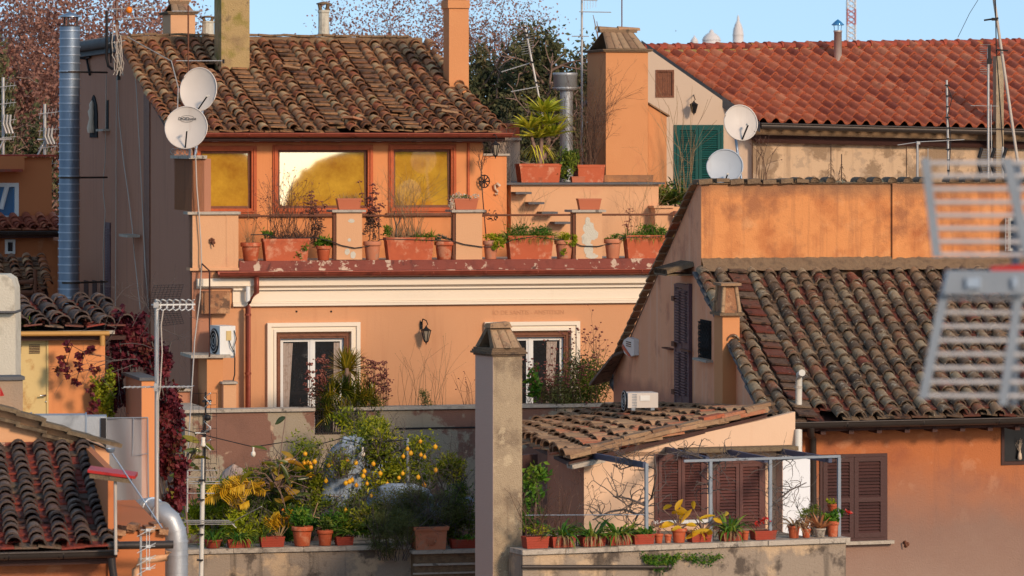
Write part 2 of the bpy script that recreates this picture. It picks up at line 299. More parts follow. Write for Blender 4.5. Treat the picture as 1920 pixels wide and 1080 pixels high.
def glass(name, col, rough=.06, dust=.4, dcol=(120,96,40), refl=(255,255,255), wav=.0):
    m = bpy.data.materials.new(name); m.use_nodes = True; N = m.node_tree.nodes; L = m.node_tree.links
    b = N["Principled BSDF"]; b.inputs['Roughness'].default_value = .8; b.inputs['Specular IOR Level'].default_value = .2
    t = N.new('ShaderNodeNewGeometry'); n = N.new('ShaderNodeTexNoise'); n.inputs['Scale'].default_value = 1.4; n.inputs['Detail'].default_value = 14; n.inputs['Roughness'].default_value = .75
    L.new(t.outputs['Position'], n.inputs['Vector'])
    cr = N.new('ShaderNodeValToRGB'); cr.color_ramp.elements[0].color = S(col); cr.color_ramp.elements[1].color = S(dcol)
    cr.color_ramp.elements[0].position = .25; cr.color_ramp.elements[1].position = .75
    L.new(n.outputs['Fac'], cr.inputs[0]); L.new(cr.outputs[0], b.inputs['Base Color'])
    g = N.new('ShaderNodeBsdfGlossy'); g.inputs['Roughness'].default_value = rough; g.inputs['Color'].default_value = S(refl)
    if wav:
        n2 = N.new('ShaderNodeTexNoise'); n2.inputs['Scale'].default_value = 1.2; L.new(t.outputs['Position'], n2.inputs['Vector'])
        bp = N.new('ShaderNodeBump'); bp.inputs['Strength'].default_value = wav; bp.inputs['Distance'].default_value = .1
        L.new(n2.outputs['Fac'], bp.inputs['Height']); L.new(bp.outputs[0], g.inputs['Normal'])
    mx = N.new('ShaderNodeMixShader'); mx.inputs[0].default_value = 1-dust
    L.new(b.outputs[0], mx.inputs[1]); L.new(g.outputs[0], mx.inputs[2]); L.new(mx.outputs[0], N['Material Output'].inputs[0]); M[name] = m
glass('sunset_gold_glass', (170,100,8), .015, .58, (255,200,66), (255,250,222), 0)  # golden sunset reflection painted into the dusty pane's diffuse colour
glass('dark_glass', (10,12,16), .03, .9, (34,36,40), (200,205,215))
glass('painted_sky_blue', (30,100,150), .05, .75, (50,120,170), (180,220,255))  # on the window pane this paints the sky's blue reflection into its colour
def clear_mat(name, alpha, col):
    m = bpy.data.materials.new(name); m.use_nodes = True; N = m.node_tree.nodes; L = m.node_tree.links
    b = N["Principled BSDF"]; b.inputs['Base Color'].default_value = S(col); b.inputs['Roughness'].default_value = .35; b.inputs['Alpha'].default_value = alpha; M[name] = m
clear_mat('milky_sheet', .55, (150,152,158))
# ---------------------------------------------------------------- generators
def wall_holes(mb, F, a0, a1, z0, z1, holes, d=0, t=.25, tint=.5):
    """a wall sheet with real openings and reveals; holes = (a0,a1,z0,z1)"""
    A = sorted({a0, a1, *[h[0] for h in holes], *[h[1] for h in holes]}); Z = sorted({z0, z1, *[h[2] for h in holes], *[h[3] for h in holes]})
    for i in range(len(A)-1):
        for j in range(len(Z)-1):
            ca, cz = (A[i]+A[i+1])/2, (Z[j]+Z[j+1])/2
            if any(h[0] < ca < h[1] and h[2] < cz < h[3] for h in holes): continue
            mb.quad(F.W(A[i], d, Z[j]), F.W(A[i+1], d, Z[j]), F.W(A[i+1], d, Z[j+1]), F.W(A[i], d, Z[j+1]), tint)
    for h in holes:
        q = [(h[0], h[2]), (h[1], h[2]), (h[1], h[3]), (h[0], h[3])]
        for k in range(4):
            (x, y), (X, Y) = q[k], q[(k+1) % 4]
            mb.quad(F.W(x, d, y), F.W(x, d+t, y), F.W(X, d+t, Y), F.W(X, d, Y), tint)
def rect(F, px0, px1, py0, py1, d=0):
    m = (px0+px1)/2; return (F.hit(px0, d)[0], F.hit(px1, d)[0], F.z(m, py1, d), F.z(m, py0, d))
def frame_ring(mb, F, r, w, d0, d1, t=.5, bottom=True):    # mitre-less ring of four bars inside rectangle r
    a0, a1, z0, z1 = r
    mb.fz(F, a0, a1, d0, d1, z1-w, z1, t)
    zb = z0+w if bottom else z0
    mb.fz(F, a0, a0+w, d0, d1, zb, z1-w, t); mb.fz(F, a1-w, a1, d0, d1, zb, z1-w, t)
    if bottom: mb.fz(F, a0, a1, d0, d1, z0, z0+w, t)
def inset(r, w): return (r[0]+w, r[1]-w, r[2]+w, r[3]-w)
def tiles(EL, ER, RR, RL, pitch, rows, seed, flat=(), jit=1.0, sag=0.05, cr=.345, lift=.0, gone=(), dk=.12):
    """old Roman roof: EL ER eave corners, RR RL ridge corners. returns (pans, covers, deck) builders"""
    rn = random.Random(seed); EL, ER, RR, RL = map(Vector, (EL, ER, RR, RL)); pans, cov, deck = MB(), MB(), MB()
    nx = max(2, round((ER-EL).length/pitch)); n = (ER-EL).cross(RL-EL).normalized()
    def pt(u, v):
        p = (EL*(1-u)+ER*u)*(1-v)+(RL*(1-u)+RR*u)*v
        return p-n*(sag*math.sin(math.pi*v)*(1+.6*math.sin(u*5+seed)))+n*.02*noise.noise(Vector((u*9, v*9, seed)))
    deck.grid(EL-n*dk, ER-n*dk, RR-n*dk, RL-n*dk, 8, 6, lambda u, v: -sag*math.sin(math.pi*v))
    deck.prism([EL-n*(dk+.01), ER-n*(dk+.01), RR-n*(dk+.01), RL-n*(dk+.01)], -n*.06)
    wid = [noise.noise(Vector((i*1.7, seed, 0)))*.04*jit for i in range(nx+1)]
    for i in range(nx+1):
        isflat = i in flat
        for j in range(rows):
            if (i, j) in gone: continue
            v0 = (j-.12+rn.uniform(-.10, .10)*jit)/rows; v1 = min(1.0, (j+1.12)/rows)
            wob = wid[i]+.02*noise.noise(Vector((i*3.1, j*.35, seed)))*jit/pitch*.3
            # pan between this column and the next
            if i < nx:
                u = (i+.5+wid[i])/nx; a, b = pt(u, v0), pt(u, v1); ax = (ER-EL).normalized()
                ln = b-a; dn = ln.normalized(); ax = (ax-dn*ax.dot(dn)).normalized(); nn = ax.cross(dn).normalized()
                hw = pitch*.46; tn = rn.random(); h0 = .022+rn.uniform(0, .015)*jit; tw = rn.uniform(-.012, .012)*jit
                q = [a-ax*hw+nn*(h0+tw), a+ax*hw+nn*(h0-tw), b+ax*hw*.9+nn*.0, b-ax*hw*.9+nn*.0]
                pans.hexa([p-nn*.022 for p in q]+q, tn)
            u = (i+wob)/nx
            if i == 0: u += .0
            a, b = pt(u, v0), pt(u, v1); dn = (b-a).normalized(); ax = (ER-EL).normalized(); ax = (ax-dn*ax.dot(dn)).normalized(); nn = ax.cross(dn).normalized()
            tn = rn.random(); sh = rn.uniform(-.010, .010)*jit; tw = rn.uniform(-.05, .05)*jit; a = a+ax*(sh+tw*.2); b = b+ax*(sh-tw*.1)
            if isflat:
                hw = pitch*.52; q = [a-ax*hw+nn*.125, a+ax*hw+nn*.115, b+ax*hw+nn*.06, b-ax*hw+nn*.06]
                pans.hexa([p-nn*.03 for p in q]+q, tn); continue
            r0 = pitch*cr*(1+rn.uniform(-.05, .05)); r1 = r0*.85; h0 = .046+rn.uniform(0, .02)*jit; h1 = .012; vs = []; K = 7
            for (c, r, h) in ((a, r0-.013, h0-.01), (a, r0, h0), (b, r1, h1)):
                for k in range(K):
                    th = math.pi*k/(K-1); vs.append(c+ax*r*math.cos(th)+nn*(h+r*.98*math.sin(th)+lift))
            fs = [(k, k+1, K+k+1, K+k) for k in range(K-1)]; cov.add(vs, fs, tn*.15)
            cov.add(vs, [(K+k, K+k+1, 2*K+k+1, 2*K+k) for k in range(K-1)], tn, True)
            # lip and bent-back inner face darkest: the hollow's shade put into their tint
            cov.add([vs[k] for k in range(K)]+[v+dn*.14 for v in vs[:K]], [(k+1, k, K+k, K+k+1) for k in range(K-1)], 0)
    return pans, cov, deck
def s_tiles(EL, ER, RR, RL, pitch, rows, seed):
    rn = random.Random(seed); EL, ER, RR, RL = map(Vector, (EL, ER, RR, RL)); mb = MB()
    nx = round((ER-EL).length/pitch); n = (ER-EL).cross(RL-EL).normalized(); K = 8
    prof = [(k/K, .105*max(0, math.sin(math.pi*(k/K)/.62)) if k/K < .62 else -.015*math.sin(math.pi*(k/K-.62)/.38)) for k in range(K+1)]
    for j in range(rows):
        for i in range(nx):
            v0 = (j-.06+rn.uniform(-.03, .03))/rows; v1 = (j+1.0)/rows; vs = []; dz = rn.uniform(0, .008)
            for v, h in ((v0, .01), (v0, .055), (v1, .0)):
                for x, z in prof:
                    u = (i+x)/nx; p = (EL*(1-u)+ER*u)*(1-v)+(RL*(1-u)+RR*u)*v; vs.append(p+n*(z+h+dz))
            mb.add(vs, [(k, k+1, K+1+k+1, K+1+k) for k in range(K)], .3); mb.add(vs, [(K+1+k, K+2+k, 2*K+3+k, 2*K+2+k) for k in range(K)], rn.random(), True)
    return mb
def ridge_caps(A, B, n, r, seed, up=.0, mbx=None):
    rn = random.Random(seed); A, B = Vector(A), Vector(B); mb = mbx or MB(); d = (B-A).normalized(); s = d.cross(Vector((0, 0, 1))).normalized()
    for i in range(n):
        a = A+(B-A)*(i/n); b = A+(B-A)*((i+1.15)/n); tn = rn.random(); vs = []
        for c, rr in ((a, r*rn.uniform(.95, 1.05)), (b, r*.85)):
            for k in range(8):
                th = math.pi*k/7; vs.append(c+s*rr*math.cos(th)+Vector((0, 0, rr*.8*math.sin(th)+up+(0.015 if rr > r*.9 else 0))))
        mb.add(vs, [(k, k+1, 9+k, 8+k) for k in range(7)], tn, True); mb.add(vs[:8], [tuple(range(8))], tn*.5)
    return mb
def rp(pts):  # pixel path helper: list of (px,py,Y)
    return [P(*p) for p in pts]
# ---- plants
def leafcloud(mb, c, rad, n, size, seed, clumps=14, spread=.38, up=.3, wid=.45, droop=0, tlo=0, thi=1):
    rn = random.Random(seed); c = Vector(c); rad = Vector(rad); cs = []
    for k in range(clumps):
        while True:
            p = Vector((rn.uniform(-1, 1), rn.uniform(-1, 1), rn.uniform(-1, 1)))
            if p.length < 1: break
        cs.append((Vector((p.x*rad.x, p.y*rad.y, p.z*rad.z))*.85, rn.uniform(.6, 1.25), rn.uniform(tlo, thi)))
    for i in range(n):
        cc, sz, tb = rn.choice(cs); r = spread*sz
        p = c+cc+Vector((rn.gauss(0, r*rad.x*.6), rn.gauss(0, r*rad.y*.6), rn.gauss(0, r*rad.z*.6)))
        d = Vector((rn.gauss(0, 1), rn.gauss(0, 1), rn.gauss(up, .8)-droop)).normalized(); s = d.cross(Vector((rn.gauss(0, 1), rn.gauss(0, 1), rn.gauss(0, 1)))).normalized()
        L = size*rn.uniform(.6, 1.35); w = L*wid*.5; nn = s.cross(d)*L*.12
        mb.add([p, p+d*L*.45+s*w-nn, p+d*L, p+d*L*.45-s*w-nn, p+d*L*.5+nn*.2], [(0, 1, 4), (1, 2, 4), (2, 3, 4), (3, 0, 4)], min(1, max(0, tb*.6+rn.random()*.4)))
def strap(mb, base, d, L, w, droop, t, seg=5, twist=0):
    base = Vector(base); d = Vector(d).normalized(); p = base.copy(); s = d.cross(Vector((0, 0, 1)));
    s = s.normalized() if s.length > .01 else Vector((1, 0, 0))
    s = Matrix.Rotation(twist, 3, d) @ s; vs = []
    for i in range(seg+1):
        k = i/seg; ww = w*(1-.0*k)*(1 if k < .55 else (1-(k-.55)/.45)*.95+.05)*(.7+.3*min(1, k*4)); vs += [p-s*ww/2, p+s*ww/2]
        d = (d+Vector((0, 0, -droop/seg*(1+k)))).normalized(); p = p+d*(L/seg)
    mb.add(vs, [(2*i, 2*i+1, 2*i+3, 2*i+2) for i in range(seg)], t)
def strap_plant(mb, c, n, L, w, droop, seed, rad=.05, up=.8, tl=0, th=1):
    rn = random.Random(seed); c = Vector(c)
    for i in range(n):
        an = rn.uniform(0, 6.283); e = rn.uniform(.15, 1.4)
        d = Vector((math.cos(an), math.sin(an), up*e+.15)); b = c+Vector((math.cos(an), math.sin(an), 0))*rad*rn.random()
        strap(mb, b, d, L*rn.uniform(.6, 1.15), w*rn.uniform(.7, 1.2), droop*rn.uniform(.5, 1.4), rn.uniform(tl, th), twist=rn.uniform(-.6, .6))
def tuft(mb, a, b, n, L, w, seed, droop=.7, lean=.5, depth=.12, tl=0, th=1):   # grass along segment a-b
    rn = random.Random(seed); a, b = Vector(a), Vector(b)
    for i in range(n):
        p = a+(b-a)*rn.random()+Vector((0, rn.uniform(-depth, depth), 0)); k = .55+.45*noise.noise(p*2.3)+.25
        strap(mb, p, (rn.gauss(0, lean), rn.gauss(0, lean), 1), L*k*rn.uniform(.5, 1.2), w, droop*rn.uniform(.3, 1.5), rn.uniform(tl, th), seg=3, twist=rn.uniform(-1.5, 1.5))
def branch(mb, p, d, L, r, depth, rn, tips, spread=.6, grav=.0, kids=(2, 3), seg=3, n=4, shrink=.72, wob=.25, t=.5):
    p = Vector(p); d = Vector(d).normalized(); pts = [p.copy()]
    for i in range(seg):
        d = (d+Vector((rn.gauss(0, wob), rn.gauss(0, wob), rn.gauss(0, wob)-grav))*.5).normalized(); p = p+d*L/seg; pts.append(p.copy())
    mb.tube(pts, r, n, t, r2=r*.62)
    if depth == 0: tips.append((p, d)); return
    for k in range(rn.randint(*kids)):
        q = pts[rn.randint(max(1, seg-1), seg)]; nd = (d+Vector((rn.gauss(0, spread), rn.gauss(0, spread), rn.gauss(0, spread)))).normalized()
        branch(mb, q, nd, L*shrink*rn.uniform(.75, 1.2), r*.62, depth-1, rn, tips, spread, grav, kids, seg, max(3, n-1), shrink, wob, t)
def twigs(mb, c, n, L, seed, lean=.35, r=.004, heads=None, depth=1, rad=.1, grav=0, hs=.02):
    rn = random.Random(seed); c = Vector(c)
    for i in range(n):
        tips = []; b = c+Vector((rn.uniform(-rad, rad), rn.uniform(-.06, .06), 0))
        branch(mb, b, (rn.gauss(0, lean), rn.gauss(0, lean), 1), L*rn.uniform(.5, 1), r, depth, rn, tips, .45, grav, (1, 3), 4, 3, .5, .16, rn.random())
        if heads is not None:
            for p, d in tips: heads.ball(p, hs*rn.uniform(.6, 1.3), rn.random(), 5, .6)
def stalks(mbs, mbh, a, b, n, h0, h1, seed, hs=.028, lean=.08):   # dried flower stalks with tiers of small heads
    rn = random.Random(seed); a, b = Vector(a), Vector(b)
    for i in range(n):
        p = a+(b-a)*rn.random(); h = rn.uniform(h0, h1); top = p+Vector((rn.gauss(0, lean)*h, rn.gauss(0, lean)*h, h)); mid = (p+top)/2+Vector((rn.gauss(0, .03), 0, 0))
        mbs.tube([p, mid, top], .006, 4, rn.random(), r2=.003)
        for k in range(rn.randint(4, 8)):
            f = rn.uniform(.45, 1); q = mid+(top-mid)*(2*f-1) if f > .5 else p+(mid-p)*2*f
            e = q+Vector((rn.uniform(-.07, .07), rn.uniform(-.05, .05), rn.uniform(.0, .05))); mbs.tube([q, e], .003, 3, .5)
            for m in range(5): mbh.ball(e+Vector((rn.gauss(0, hs*.7), rn.gauss(0, hs*.7), rn.gauss(0, hs*.3))), hs*rn.uniform(.3, .6), rn.random(), 5, .8)
        for m in range(7): mbh.ball(top+Vector((rn.gauss(0, hs), rn.gauss(0, hs), rn.gauss(0, hs*.3))), hs*rn.uniform(.3, .65), rn.random(), 5, .8)
def fan_leaf(mb, c, d, L, n, seed, t=.5, spread=1.9, w=.03):
    rn = random.Random(seed); d = Vector(d).normalized(); s = d.cross(Vector((0, -1, .3))).normalized()
    for i in range(n):
        th = spread*(i/(n-1)-.5)*2*.8; dd = d*math.cos(th)+s*math.sin(th)
        strap(mb, c, dd, L*(1-.12*abs(th))*rn.uniform(.9, 1.05), w, .25, min(1, max(0, t+rn.uniform(-.2, .2))), seg=3, twist=rn.uniform(-.4, .4))
def big_leaf(mb, p, d, L, w, t, droop=.5, seg=4, fold=.25):    # glossy oval leaf with a midrib fold
    p = Vector(p); d = Vector(d).normalized(); s = d.cross(Vector((math.sin(p.x*97)*.7, 1, math.sin(p.z*83)*.7))); s = s.normalized() if s.length > .05 else Vector((1, 0, 0)); vs = []
    for i in range(seg+1):
        k = i/seg; ww = w*math.sin(math.pi*min(.97, k*.93+.05))**.7; nn = s.cross(d)
        vs += [p-s*ww/2+nn*ww*fold, p.copy(), p+s*ww/2+nn*ww*fold]; d = (d+Vector((0, 0, -droop/seg))).normalized(); p = p+d*(L/seg)
    mb.add(vs, [f for i in range(seg) for f in ((3*i, 3*i+1, 3*i+4, 3*i+3), (3*i+1, 3*i+2, 3*i+5, 3*i+4))], t, True)
def big_plant(mb, stem, c, n, L, w, seed, rad=.25, droop=.6, tl=0, th=1, up=.4):
    rn = random.Random(seed); c = Vector(c)
    for i in range(n):
        an = rn.uniform(0, 6.283); q = c+Vector((rn.gauss(0, rad), rn.gauss(0, rad*.5), rn.gauss(0, rad)))
        stem.tube([c+Vector((0, 0, -rad)), (c+q)/2+Vector((0, 0, -.03)), q], .01, 4, .5, r2=.006)
        big_leaf(mb, q, (math.cos(an), math.sin(an)*.7-.3, rn.gauss(up, .4)), L*rn.uniform(.7, 1.2), w*rn.uniform(.7, 1.15), rn.uniform(tl, th), droop)
def split_leaf(mb, p, d, L, seed, t):      # monstera-like leaf: finger lobes along a midrib
    rn = random.Random(seed); p = Vector(p); d = Vector(d).normalized(); s = d.cross(Vector((0, -1, .4))).normalized(); k = 7
    mb.tube([p, p+d*L], .012, 4, t)
    for i in range(k):
        f = (i+.5)/k; q = p+d*L*f
        for sg in (-1, 1):
            strap(mb, q, s*sg*1.0+d*.55, L*(.62-.42*abs(f-.35)), L*.13, .35, min(1, max(0, t+rn.uniform(-.25, .25))), seg=3, twist=rn.uniform(-.3, .3))
# ---- made things
def round_pot(c, r, h, label, mat_='terracotta', group='terracotta pots', lean=0, rims=1):
    c = Vector(c); t = thing('plant_pot', label, 'pot', c, group); tn = rnd.random()
    mb = MB(); mb.lathe(c, [(r*.02, 0), (r*.66, 0), (r*.70, h*.03), (r*.86, h*.72), (r*.87, h*.74)], 20, tn); mb.lathe(c, [(r*.74, h*.80), (r*.72, h*.5)], 20, tn); mb.build('pot_body', mat_, t)
    mb = MB(); mb.lathe(c, [(r*.86, h*.76), (r*.98, h*.78), (r, h*.82), (r, h*.95), (r*.97, h), (r*.84, h), (r*.80, h*.93), (r*.8, h*.8)], 20, tn); mb.build('pot_rim', mat_, t)
    mb = MB(); mb.lathe(c, [(r*.8, h*.90), (r*.4, h*.93), (.001, h*.92)], 14); mb.build('soil', 'soil', t); return t
def trough(c, L, W, h, ang, label, mat_='terracotta', group='terracotta troughs', ribs=True, taper=.88):
    c = Vector(c); t = thing('planter_trough', label, 'planter', c, group); tn = rnd.random()
    m = Matrix.Rotation(R_(ang), 3, 'Z')
    def ring(l, w, z): return [c+m @ Vector((x*l/2, y*w/2, z)) for x, y in ((-1, -1), (1, -1), (1, 1), (-1, 1))]
    mb = MB(); a, b = ring(L*taper, W*taper, 0), ring(L*.97, W*.95, h*.86); mb.hexa(a+b, tn)
    mb.build('planter_body', mat_, t)
    mb = MB(); o0, o1, i1, i0 = ring(L, W, h*.86), ring(L, W, h), ring(L*.94, W*.84, h), ring(L*.94, W*.84, h*.87)
    for p, q in ((o0, o1), (o1, i1), (i1, i0)):
        for k in range(4): mb.quad(p[k], p[(k+1) % 4], q[(k+1) % 4], q[k], tn)
    mb.quad(*[o0[k] for k in (3, 2, 1, 0)], tn)
    if ribs:
        for k in range(3):
            z = h*(.2+.2*k); f = taper+(.97-taper)*z/h; q0, q1 = ring(L*f+.012, W*f+.014, z), ring(L*f+.012, W*f+.014, z+h*.05); mb.hexa(q0+q1, tn)
    mb.build('planter_rim', mat_, t)
    mb = MB(); q = ring(L*.93, W*.83, h*.93); mb.hexa([p-Vector((0, 0, h*.05)) for p in q]+q); mb.build('soil', 'soil', t); return t
def dish(c, r, label, face, mat_='dish', post=None, rx=1.0, marks=False, lnb=(-.2, -.55), group=None):
    """satellite dish: shallow bowl of radius r whose opening faces 'face'"""
    c = Vector(c); f = Vector(face).normalized(); root = thing('satellite_dish', label, 'satellite dish', c-Vector((0, 0, r)), group)
    s = f.cross(Vector((0, 0, 1))).normalized(); u = s.cross(f).normalized(); mb = MB(); K, N_ = 8, 40; vs = []
    for q in range(K+1):
        rr = r*q/K
        for j in range(N_):
            th = 2*math.pi*j/N_; vs.append(c+s*rr*math.cos(th)*rx+u*rr*math.sin(th)-f*(.22*r*(1-(q/K)**2)))
    mb.add(vs, [(q*N_+j, q*N_+(j+1) % N_, (q+1)*N_+(j+1) % N_, (q+1)*N_+j) for q in range(K) for j in range(N_)], .5, True)
    mb.add([v-f*.015 for v in vs], [(q*N_+(j+1) % N_, q*N_+j, (q+1)*N_+j, (q+1)*N_+(j+1) % N_) for q in range(K) for j in range(N_)], .5, True)
    mb.build('reflector', mat_, root)
    mb = MB(); mb.tube([vs[K*N_+j % N_] for j in range(N_+1)], .012, 5, .8); mb.build('rim', mat_, root)
    mb = MB(); b = c+u*(-r*.97); e = c+s*(-lnb[0])*r*-1+u*lnb[1]*r+f*r*.55; e = c+f*r*.55+s*lnb[0]*r+u*lnb[1]*r
    mb.tube([b, e], .014, 6); mb.build('feed_arm', 'black_iron', root)
    mb = MB(); mb.tube([e-f*.02, e-f*.08+u*.02], .02, 8); mb.box(e, .03, .03, .03); mb.build('receiver_head', 'white_plastic', root)
    mb = MB(); bk = c-f*(.24*r+.08); mb.box(bk-f*.04, .16, .1, .2); mb.tube([bk-f*.05, bk-f*.16], .03, 8)
    if post is not None:
        mb.tube([bk-f*.14+Vector((0, 0, .1)), bk-f*.14-Vector((0, 0, .2)), Vector(post)], .022, 8)
    mb.build('mount', 'steel_dull', root)
    return root, c, s, u, f
def text_on(root, body, p, xdir, ydir, size, matn, name='lettering', parent=None, extr=.002):
    cu = bpy.data.curves.new(name, 'FONT'); cu.body = body; cu.size = size; cu.extrude = extr; cu.align_x = 'CENTER'; cu.align_y = 'CENTER'
    tmp = bpy.data.objects.new('tmp', cu); C.objects.link(tmp); dg = bpy.context.evaluated_depsgraph_get(); dg.update()
    me = bpy.data.meshes.new_from_object(tmp.evaluated_get(dg)); bpy.data.objects.remove(tmp); bpy.data.curves.remove(cu)
    x = Vector(xdir).normalized(); y = Vector(ydir).normalized(); z = x.cross(y)
    me.transform(Matrix((x, y, z)).transposed().to_4x4())
    me.materials.clear(); me.materials.append(M[matn]); o = bpy.data.objects.new(name, me); C.objects.link(o); o.parent = root; o.location = Vector(p)-wloc(root); return o
def shutter(F, r, d, name, mat_, parent, n=18, label=None, thick=.04, split=True, t=.5):
    """louvred shutter leaf in rectangle r: stiles, rails and tilted slats, with a near-black board painting the shade of the gaps"""
    a0, a1, z0, z1 = r; w = min(.07, (a1-a0)*.14); mb = MB(); frame_ring(mb, F, r, w, d, d+thick, t)
    spans = [(z0+w, z1-w)]
    if split: zm = z0+(z1-z0)*.47; mb.fz(F, a0+w, a1-w, d, d+thick, zm-w/2, zm+w/2, t); spans = [(z0+w, zm-w/2), (zm+w/2, z1-w)]
    o = mb.build(name, mat_, parent); 
    if label: o['label'] = label
    sl_ = MB(); tot = z1-z0
    for s0, s1 in spans:
        k = max(3, round(n*(s1-s0)/tot))
        for i in range(k):
            zb = s0+(s1-s0)*i/k; h = (s1-s0)/k
            sl_.hexa([F.W(a0+w, d+.004, zb), F.W(a1-w, d+.004, zb), F.W(a1-w, d+.012, zb-.0), F.W(a0+w, d+.012, zb),
                      F.W(a0+w, d+thick-.008, zb+h*.78), F.W(a1-w, d+thick-.008, zb+h*.78), F.W(a1-w, d+thick, zb+h*.78), F.W(a0+w, d+thick, zb+h*.78)], t+rnd.uniform(-.15, .15))
    sl_.fz(F, a0+w*.5, a1-w*.5, d+thick+.003, d+thick+.02, z0+w*.5, z1-w*.5, .0)  # near-black board: shade between the slats put into colour
    sl_.build('louvres', mat_, o); return o
def lantern(c, h, label, wallp=None, pane='lamp_glass', group=None, w=.5):
    """wall lantern: c = top of body; tapering glass body in an iron cage hanging from a curled bracket"""
    c = Vector(c); t = thing('wall_lantern', label, 'lamp', c-Vector((0, 0, h)), group); wd_ = h*w; n = 6
    mb = MB(); mb.lathe(c, [(.005, h*.16), (wd_*.12, h*.12), (wd_*.18, h*.04), (wd_*.58, -h*.12), (wd_*.5, -h*.13)], n, sm=False)
    for j in range(n):
        th = 2*math.pi*j/n; k = Vector((math.cos(th), math.sin(th), 0)); mb.tube([c+k*wd_*.5-Vector((0, 0, h*.12)), c+k*wd_*.22-Vector((0, 0, h*.78))], .008, 4)
    mb.lathe(c, [(wd_*.24, -h*.76), (wd_*.26, -h*.8), (wd_*.08, -h*.88), (.004, -h*1.0)], n, sm=False); mb.build('cage', 'black_iron', t)
    mb = MB(); mb.lathe(c, [(wd_*.46, -h*.13), (wd_*.19, -h*.78)], n, sm=False); mb.build('glass_panes', pane, t)
    if wallp is not None:
        wp = Vector(wallp); mb = MB(); top = c+Vector((0, 0, h*.16)); mb.tube([wp, wp+(top-wp)*.3+Vector((0, 0, .12)), top+Vector((0, 0, .1)), top+Vector((.03, 0, .03)), top], .011, 6); mb.box(wp, .05, .03, .14, 10); mb.build('bracket', 'black_iron', t)
    return t
def yagi(mb, a, b, n, el, up=(0, 0, 1), r=.004, taper=.6, br=.01):   # boom a-b with n crossing elements of half length el along up
    a, b, up = Vector(a), Vector(b), Vector(up); mb.tube([a, b], br, 5)
    for i in range(n):
        p = a+(b-a)*(i+.5)/n; e = el*(1-(1-taper)*i/n); mb.tube([p-up*e, p+up*e], r, 4)
def hood_chimney(F, px0, px1, py_top, py_cap, py_bot, d0, d1, label, matn, name='chimney', cat='chimney', parent=None, cover=4, group=None, capmat='clay_slab', over=.06, hoodmat='mortar', side=None):
    """square stack with a gabled hood of cover tiles"""
    a0, a1 = F.hit(px0, d0)[0], F.hit(px1, d0)[0]; m = (px0+px1)/2; zc, zt, zb = F.z(m, py_cap, d0), F.z(m, py_top, d0), F.z(m, py_bot, d0)
    if parent is None: root = thing(name, label, cat, F.W((a0+a1)/2, (d0+d1)/2, zb), group)
    mb = MB(); mb.fz(F, a0, a1, d0, d1, zb, zc); 
    if parent is not None: root = mb.build(name, matn, parent)
    else: mb.build('stack', matn, root)
    if side:   # left face in its own paint
        mb = MB(); mb.fz(F, a0-.012, a0-.002, d0, d1, zb, zc); mb.build('side_face', side, root)
    mb = MB(); zs = zc+.05
    mb.fz(F, a0-over, a1+over, d0-over, d1+over, zc+.001, zc+.022, .3); mb.fz(F, a0-over-.02, a1+over+.02, d0-over-.02, d1+over+.02, zc+.025, zs, .6); mb.build('cap_slab', 'sooty_brick', root)
    dm = (d0+d1)/2; mb = MB(); th = .045; hh = zt-zs
    for dd, sg in ((d0-.01, 1), (d1+.01, -1)):      # two leaning slabs
        i0, i1 = a0+.02, a1-.02; k = (a1-a0)*.12
        mb.hexa([F.W(i0, dd, zs), F.W(i1, dd, zs), F.W(i1, dd+sg*th, zs), F.W(i0, dd+sg*th, zs), F.W(i0+k, dm-sg*.03, zt-.05), F.W(i1-k, dm-sg*.03, zt-.05), F.W(i1-k, dm+sg*.02, zt-.05), F.W(i0+k, dm+sg*.02, zt-.05)], .5)
    mb.fz(F, a0+.05, a1-.05, dm-.09, dm+.09, zt-.07, zt-.004, .4)
    mb.build('hood', hoodmat, root)
    mb = MB(); k = cover; W_ = (a1-a0)-.06
    for i in range(k):
        ac = a0+.03+W_*(i+.5)/k; an = (a0+a1)/2+(ac-(a0+a1)/2)*.74; r = W_/k*.46; vs = []
        for (aa, dd, zz, rr) in ((ac, d0-.015, zs+.01, r), (an, dm-.05, zt-.06, r*.75)):
            for q in range(7): ph = math.pi*q/6; vs.append(F.W(aa+rr*math.cos(ph), dd-rr*.55*math.sin(ph), zz))
        mb.add(vs, [(q, q+1, 8+q, 7+q) for q in range(6)], rnd.uniform(.5, 1), True)
    pa, pb = F.W(a0+.04, dm, zt-.03), F.W(a1-.04, dm, zt-.03); ridge_caps(pa, pb, 2, .09, 5, mbx=mb); mb.build('hood_tile', capmat, root)
    return root
def duct_tube(mb, pts, r, n=24, ring=.16):   # spiral duct: smooth tube with fine raised seams
    mb.tube(pts, r, n, .25)
    for i in range(len(pts)-1):
        a, b = Vector(pts[i]), Vector(pts[i+1]); L = (b-a).length; k = int(L/ring)
        for j in range(k):
            p = a+(b-a)*(j+.5)/k; e = (b-a).normalized()*.012; mb.tube([p-e, p+e], r+.016, n, 1.0)  # seams in the lightest tint, their highlights put into the colour

def slab_run(mb, A, B, n, w, L=1.12, h=.04, seed=1, jit=.012):   # overlapping slabs laid down a slope from A (top) to B
    rn = random.Random(seed); A, B = Vector(A), Vector(B); d = (B-A).normalized(); s = d.cross(Vector((0, 0, 1))).normalized(); u = s.cross(d); l = (B-A).length/n*L
    for k in range(n):
        c = A+(B-A)*((k+.5)/n)+u*rn.uniform(0, jit)+s*rn.uniform(-jit, jit); a, b = c-d*l/2-u*.01, c+d*l/2+u*.025
        mb.hexa([a-s*w/2-u*h/2, a+s*w/2-u*h/2, b+s*w/2-u*h/2, b-s*w/2-u*h/2, a-s*w/2+u*h/2, a+s*w/2+u*h/2, b+s*w/2+u*h/2, b-s*w/2+u*h/2], rn.random())
